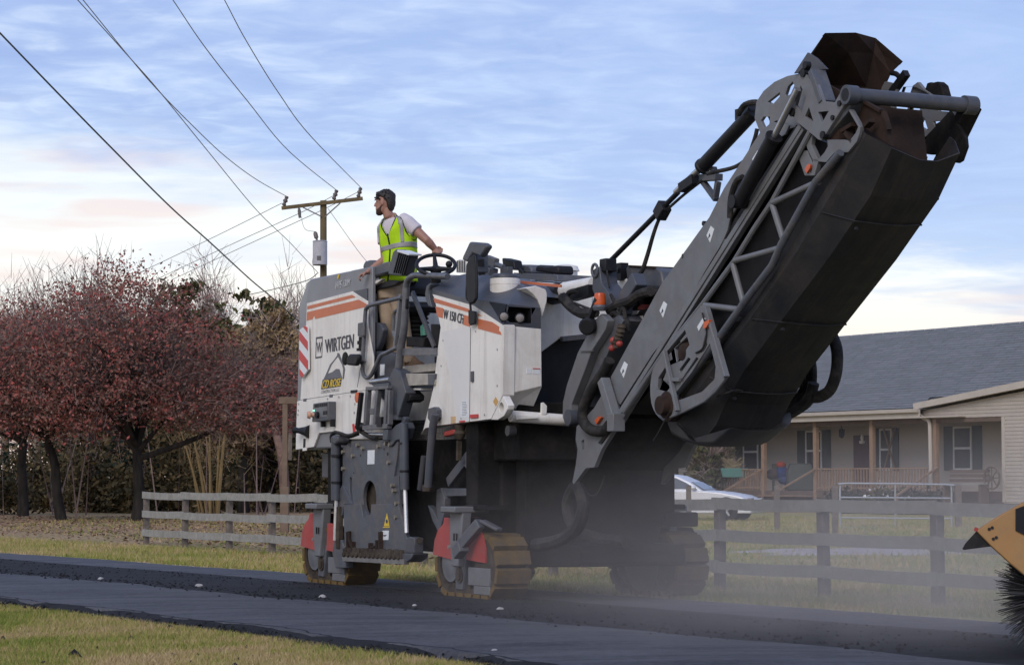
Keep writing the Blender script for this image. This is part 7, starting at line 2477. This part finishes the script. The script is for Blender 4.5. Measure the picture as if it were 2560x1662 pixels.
# ---- head, turned away to his right, nearly in profile
HC = Q('I', 455, 375, .02)
hF = Vector((-.955, .16, -.04)).normalized()
hL = Vector((-.16, -.955, 0)).normalized()     # side of the head nearest the camera
bod = MB()
prof_ = [(-.122, .080, -.045, .022), (-.110, .090, -.02, .040), (-.088, .092, .02, .052), (-.06, .090, .055, .060), (-.03, .088, .078, .066), (0, .086, .092, .071), (.03, .090, .098, .074), (.06, .090, .098, .074), (.09, .076, .088, .066), (.112, .045, .06, .045), (.12, .01, .02, .015)]
rings = []
for z, fr_, bk_, hw in prof_:
    cx = (fr_ - bk_) / 2
    rx = (fr_ + bk_) / 2
    rings.append([HC + UP * z + hF * (cx + rx * cos(2 * pi * k / 18)) + hL * (hw * sin(2 * pi * k / 18)) for k in range(18)])
bod.loft(rings)
bod.tube([HC + hF * .083 + UP * .028, HC + hF * .104 + UP * -.008, HC + hF * .110 + UP * -.020, HC + hF * .086 + UP * -.030], [.008, .013, .014, .008], 8)
bod.tube([HC + hF * .088 + UP * .040 - hL * .03, HC + hF * .093 + UP * .042, HC + hF * .088 + UP * .040 + hL * .03], .010, 8)
bod.tube([HC + hF * .088 + UP * -.050 - hL * .018, HC + hF * .096 + UP * -.050, HC + hF * .088 + UP * -.050 + hL * .018], .008, 8)
bod.tube([HC + hF * .086 + UP * -.064 - hL * .015, HC + hF * .094 + UP * -.064, HC + hF * .086 + UP * -.064 + hL * .015], .008, 8)
ec = HC + hF * .012 + hL * .073 + UP * .0
bod.sphere(ec, .03, 12, 8, (.6, .35, 1.05))
bod.sphere(HC + hF * .012 - hL * .073, .03, 12, 8, (.6, .35, 1.05))
# neck, trunk
bod.tube([HC + UP * -.06 - hF * .02, HC + UP * -.13 - hF * .035, Q('I', 545, 560), Q('I', 575, 630)], [.055, .055, .060, .075], 14)
bod.loft([ringv(c, a * .9, b * .9, 20, tilt=t_) for c, a, b, t_ in tor])
# left arm to the wheel
shL = Q('I', 775, 650, .12)
elL = Q('I', 1035, 890, .20)
wrL = Q('I', 1172, 1040, .13)
bod.tube([shL, shL.lerp(elL, .3), shL.lerp(elL, .65), elL, elL.lerp(wrL, .25), elL.lerp(wrL, .6), wrL], [.062, .055, .050, .045, .046, .038, .028], 14)
# right arm behind the console
shR = Q('I', 430, 720, -.12)
elR = Q('I', 455, 1150, -.03)
wrR = Q('I', 235, 1310, .06)
bod.tube([shR, shR.lerp(elR, .5), elR], [.058, .048, .044], 12)
bod.tube([elR, elR.lerp(wrR, .35), elR.lerp(wrR, .7), wrR], [.044, .043, .035, .027], 12)


def hand(palm, along, side, nrm, lens, mb, curl=1.0):
    """palm centre, direction of the fingers, direction to the thumb side, back of the hand"""
    along, side, nrm = along.normalized(), side.normalized(), nrm.normalized()
    rg = []
    for u, w_, t_ in ((-.045, .026, .016), (-.02, .036, .018), (.015, .042, .017), (.042, .041, .014)):
        c_ = palm + along * u
        rg.append([c_ + side * (w_ * cos(2 * pi * k / 12)) + nrm * (t_ * sin(2 * pi * k / 12)) for k in range(12)])
    mb.loft(rg)
    for i, L in enumerate(lens):
        off = (.031, .0105, -.0105, -.031)[i]
        p0 = palm + along * .035 + side * off
        d = along.copy()
        pts = [p0]
        for seg_, ang in ((.42, .45), (.33, .95), (.25, .75)):
            d = (Matrix.Rotation(ang * curl, 3, side) @ d)
            if (d - along).dot(nrm) > 0 and curl > 0:
                pass
            pts.append(pts[-1] + d * L * seg_)
        mb.tube(pts, [.0095, .009, .0085, .0075], 8)
    t0 = palm - along * .02 + side * .036
    mb.tube([t0, t0 + side * .022 + along * .018 - nrm * .008, t0 + side * .02 + along * .042 - nrm * .024, t0 + side * .008 + along * .055 - nrm * .038], [.012, .0115, .010, .008], 8)


# left hand over the rim: fingers point away from the camera and curl down round the rim
rimL = Q('I', 1190, 1095, .13)
hand(rimL + UP * .030 + Vector((0, -.03, 0)), Vector((.12, .95, .10)), Vector((-.95, .1, .1)), UP, (.078, .086, .080, .064), bod, -1.0)
bod.tube([wrL, rimL + UP * .032 + Vector((-.01, -.055, 0))], [.028, .025], 12)
hR = Q('I', 165, 1350, .08)
hand(hR, Vector((-.8, -.2, -.35)), Vector((.1, -.95, .1)), Vector((-.35, 0, .9)), (.074, .082, .078, .062), bod, 1.0)
bod.tube([wrR, hR + Vector((.035, 0, .015))], [.027, .024], 12)
b_ob = part('body', bod, 'skin', per)
remesh(b_ob, .006, 3)
ey_ = MB()
for s_ in (-1, 1):
    ey_.sphere(HC + hF * .080 + hL * (.032 * s_) + UP * .018, .0055, 8, 6)
part('eyes', ey_, 'beard', b_ob)
# hair
hr = []
for z, fr_, bk_, hw in ((-.095, -.045, .072, .040), (-.065, -.035, .092, .060), (-.03, -.020, .106, .074), (.01, .0, .112, .080), (.04, .035, .114, .081), (.065, .080, .113, .081), (.09, .097, .106, .076), (.112, .085, .09, .064), (.133, .05, .06, .048), (.146, .01, .02, .014)):
    cx, rx = (fr_ - bk_) / 2, (fr_ + bk_) / 2
    hr.append([HC + UP * (z + random.uniform(-.004, .004)) + hF * (cx + (rx + random.uniform(-.004, .005)) * cos(2 * pi * k / 22)) + hL * ((hw + random.uniform(-.003, .004)) * sin(2 * pi * k / 22)) for k in range(22)])
hmb = MB().loft(hr)
for k in range(60):
    a = random.uniform(-2.6, 2.6)
    zz = random.uniform(.03, .13)
    rr_ = .092 * sqrt(max(.05, 1 - (zz / .16) ** 2))
    p_ = HC + UP * zz + hF * (cos(a) * rr_) + hL * (sin(a) * rr_ * .8)
    d_ = (hF * cos(a) + hL * sin(a) * .8 + UP * random.uniform(-.2, .5)).normalized()
    hmb.tube([p_, p_ + d_ * .014, p_ + d_ * .030 + UP * random.uniform(-.012, .008)], [.013, .010, .002], 5)
part('hair', hmb, 'hair', per, smooth=True)
bd = []
for z, fr_, bk_, hw in ((-.126, .078, -.04, .022), (-.112, .094, -.015, .044), (-.09, .096, .0, .056), (-.07, .093, .0, .061), (-.045, .060, .0, .066), (-.015, .03, .0, .072)):
    cx, rx = (fr_ - bk_) / 2, (fr_ + bk_) / 2
    bd.append([HC + UP * z + hF * (cx + rx * cos(2 * pi * k / 18)) + hL * (hw * sin(2 * pi * k / 18)) for k in range(18)])
part('beard', MB().loft(bd), 'beard', per, smooth=True)
# shirt
tee = MB()
tee.loft([ringv(c, a + .008, b + .008, 22, tilt=t_) for c, a, b, t_ in tor[:-1]])
slv = shL.lerp(elL, .46)
tee.tube([Q('I', 690, 610, .06), shL, shL.lerp(elL, .25), slv], [.085, .078, .076, .078], 16)
slr = shR.lerp(elR, .5)
tee.tube([Q('I', 490, 650, -.06), shR, slr], [.075, .07, .07], 14)
remesh(part('shirt', tee, 'tee', per), .009, 6)
# vest: sheet over the torso with a V neck and arm holes
def in_vest(u, th):
    d = math.degrees((th + pi) % (2 * pi) - pi)
    if u > .995:
        return False
    v0 = .50
    if u > v0 and abs(d) < 3 + 50 * (u - v0) / (1 - v0):
        return False
    for s_ in (-1, 1):
        du = (u - .66) / .25
        dd_ = (d - 92 * s_) / 40.0
        if u > .47 and (dd_ * dd_ + (du * du if u < .66 else du * du * .15)) < 1:
            return False
    return True


def sheet_on_torso(name, mat, inside, inf, nu=44, nth=110, parent=per, thick=.005):
    vs, idx, fs = [], {}, []
    for i in range(nu + 1):
        for k in range(nth):
            idx[i, k] = len(vs)
            u, th = i / nu, 2 * pi * k / nth
            w = .005 * sin(th * 7 + u * 13) * (1 - u) + .004 * sin(th * 3 - u * 21)
            flare = .022 * max(0, .35 - u)
            vs.append(tors_pt(u, th, inf + w + flare))
    for i in range(nu):
        for k in range(nth):
            if inside((i + .5) / nu, 2 * pi * (k + .5) / nth):
                fs.append((idx[i, k], idx[i, (k + 1) % nth], idx[i + 1, (k + 1) % nth], idx[i + 1, k]))
    mb = MB()
    used = sorted({i for f in fs for i in f})
    mp = {o: n for n, o in enumerate(used)}
    mb.add([vs[i] for i in used], [tuple(mp[i] for i in f) for f in fs])
    o = part(name, mb, mat, parent, smooth=True)
    md = o.modifiers.new('solid', 'SOLIDIFY')
    md.thickness = thick
    md.offset = 1
    return o


vest = sheet_on_torso('vest', 'hivis', in_vest, .020)


def dg(th):
    return math.degrees((th + pi) % (2 * pi) - pi)


sheet_on_torso('reflective_band', 'reflect', lambda u, th: in_vest(u, th) and .335 < u < .39, .027, 110, 110, vest, .002)
sheet_on_torso('reflective_band', 'reflect', lambda u, th: in_vest(u, th) and .155 < u < .205, .030, 110, 110, vest, .002)
sheet_on_torso('reflective_strap', 'reflect', lambda u, th: in_vest(u, th) and u > .38 and (38 - 6 * (u - .5) < abs(dg(th)) < 52 or 128 < abs(dg(th)) < 143), .027, 60, 140, vest, .002)
sheet_on_torso('zip', 'piping', lambda u, th: u < .52 and abs(dg(th)) < 1.8, .027, 40, 200, vest, .002)
# dark piping round the near arm hole and the neckline
pip = MB()
hp_ = []
for a in np.linspace(-2.4, 2.4 + .0, 30):
    u = .66 - .25 * cos(a) if cos(a) > 0 else .66 - .25 / .39 * cos(a)
    d = 92 + 40 * sin(a)
    if u < .97:
        hp_.append(tors_pt(u, radians(d), .026))
pip.tube(hp_, .005, 6)
for s_ in (-1, 1):
    pip.tube([tors_pt(.5 + .48 * t_, radians(s_ * (3 + 50 * .96 * t_)), .026) for t_ in np.linspace(0, 1, 14)], .005, 6)
part('piping', pip, 'piping', vest, smooth=True)
# trousers and boots
tr_ = MB()
tr_.loft([ringv(c, a, b, 20) for c, a, b in ((Q('J', 560, 260), .165, .125), (Q('J', 555, 180), .168, .13), (Q('J', 550, 90), .165, .125), (Q('J', 550, 20), .16, .12))])
hipL, knL, anL = Q('J', 640, 250, .05), Q('J', 715, 640, .10), Q('J', 790, 1130, .04)
tr_.tube([hipL + UP * .08, hipL, hipL.lerp(knL, .5), knL, knL.lerp(anL, .3), knL.lerp(anL, .7), anL], [.09, .10, .088, .072, .070, .066, .068], 16)
hipR, knR, anR = Q('J', 475, 250, -.06), Q('J', 490, 620, -.02), Q('J', 590, 1120, -.06)
tr_.tube([hipR + UP * .08, hipR, hipR.lerp(knR, .5), knR, knR.lerp(anR, .3), knR.lerp(anR, .7), anR], [.09, .10, .086, .070, .068, .064, .066], 16)
remesh(part('trousers', tr_, 'khaki', per), .010, 5)
for an, yaw in ((anL, -.5), (anR, -.9)):
    d_ = Vector((cos(yaw) * .9, sin(yaw), 0)).normalized()
    s_ = Vector((-d_.y, d_.x, 0))
    bt = MB()
    zb_ = .0
    c0 = Vector((an.x, an.y, 0))
    bt.loft([[c0 + d_ * (x + rx * cos(2 * pi * k / 16)) + s_ * (ry * sin(2 * pi * k / 16)) + UP * z for k in range(16)] for z, x, rx, ry in ((0, .055, .145, .052), (.03, .055, .147, .054), (.06, .05, .135, .05), (.09, .02, .095, .048), (.13, 0, .065, .05), (an.z + .06, 0, .058, .055))])
    bo_ = part('boot', bt, 'boot', per, smooth=True)
    part('sole', MB().loft([[c0 + d_ * (.055 + .15 * cos(2 * pi * k / 16)) + s_ * (.056 * sin(2 * pi * k / 16)) + UP * z for k in range(16)] for z in (0, .022)]), 'piping', bo_)

# ================================================================== dust stirred up by the machine
def dust(name, loc, scale, dens, seed, thr=.30):
    mb = MB().sphere((0, 0, 0), 1.0, 24, 14)
    m = bpy.data.materials.new('dust_in_the_air')
    m.use_nodes = True
    t = m.node_tree
    t.nodes.remove(t.nodes['Principled BSDF'])
    vo = nd(t, 'ShaderNodeVolumePrincipled')
    vo.inputs['Color'].default_value = (.76, .70, .65, 1)
    vo.inputs['Anisotropy'].default_value = 0.0
    tc = nd(t, 'ShaderNodeTexCoord')
    ln = nd(t, 'ShaderNodeVectorMath', operation='LENGTH')
    t.links.new(tc.outputs['Object'], ln.inputs[0])
    fall = nd(t, 'ShaderNodeMapRange', interpolation_type='SMOOTHSTEP')
    t.links.new(ln.outputs['Value'], fall.inputs[0])
    fall.inputs[1].default_value = 1.0
    fall.inputs[2].default_value = .0
    mp = nd(t, 'ShaderNodeMapping')
    mp.inputs['Location'].default_value = (seed, seed * 2, 0)
    mp.inputs['Scale'].default_value = (scale[0] / 1.0, scale[1] / 1.0, scale[2] / .7)
    t.links.new(tc.outputs['Object'], mp.inputs[0])
    n = noise_n(t, mp.outputs[0], 1.0, 3, .55, .5)
    nr = nd(t, 'ShaderNodeMapRange')
    t.links.new(n, nr.inputs[0])
    nr.inputs[1].default_value = thr
    nr.inputs[2].default_value = .75
    t.links.new(math_n(t, 'MULTIPLY', math_n(t, 'MULTIPLY', fall.outputs[0], nr.outputs[0]), dens), vo.inputs['Density'])
    t.links.new(vo.outputs[0], t.nodes['Material Output'].inputs['Volume'])
    o = mb.build(name, m, None)
    o.location = loc
    o.scale = scale
    return tag(o, kind='stuff')


dust('dust_cloud', (4.3, 20.0, .25), (6.2, 5.8, 1.75), .27, 0.0, .2)
dust('dust_cloud', (1.2, 21.4, .6), (2.2, 2.2, 1.15), .07, 4.0, .3)
dust('dust_cloud', (2.4, 16.6, .0), (3.6, 2.8, .95), .16, 9.0, .25)
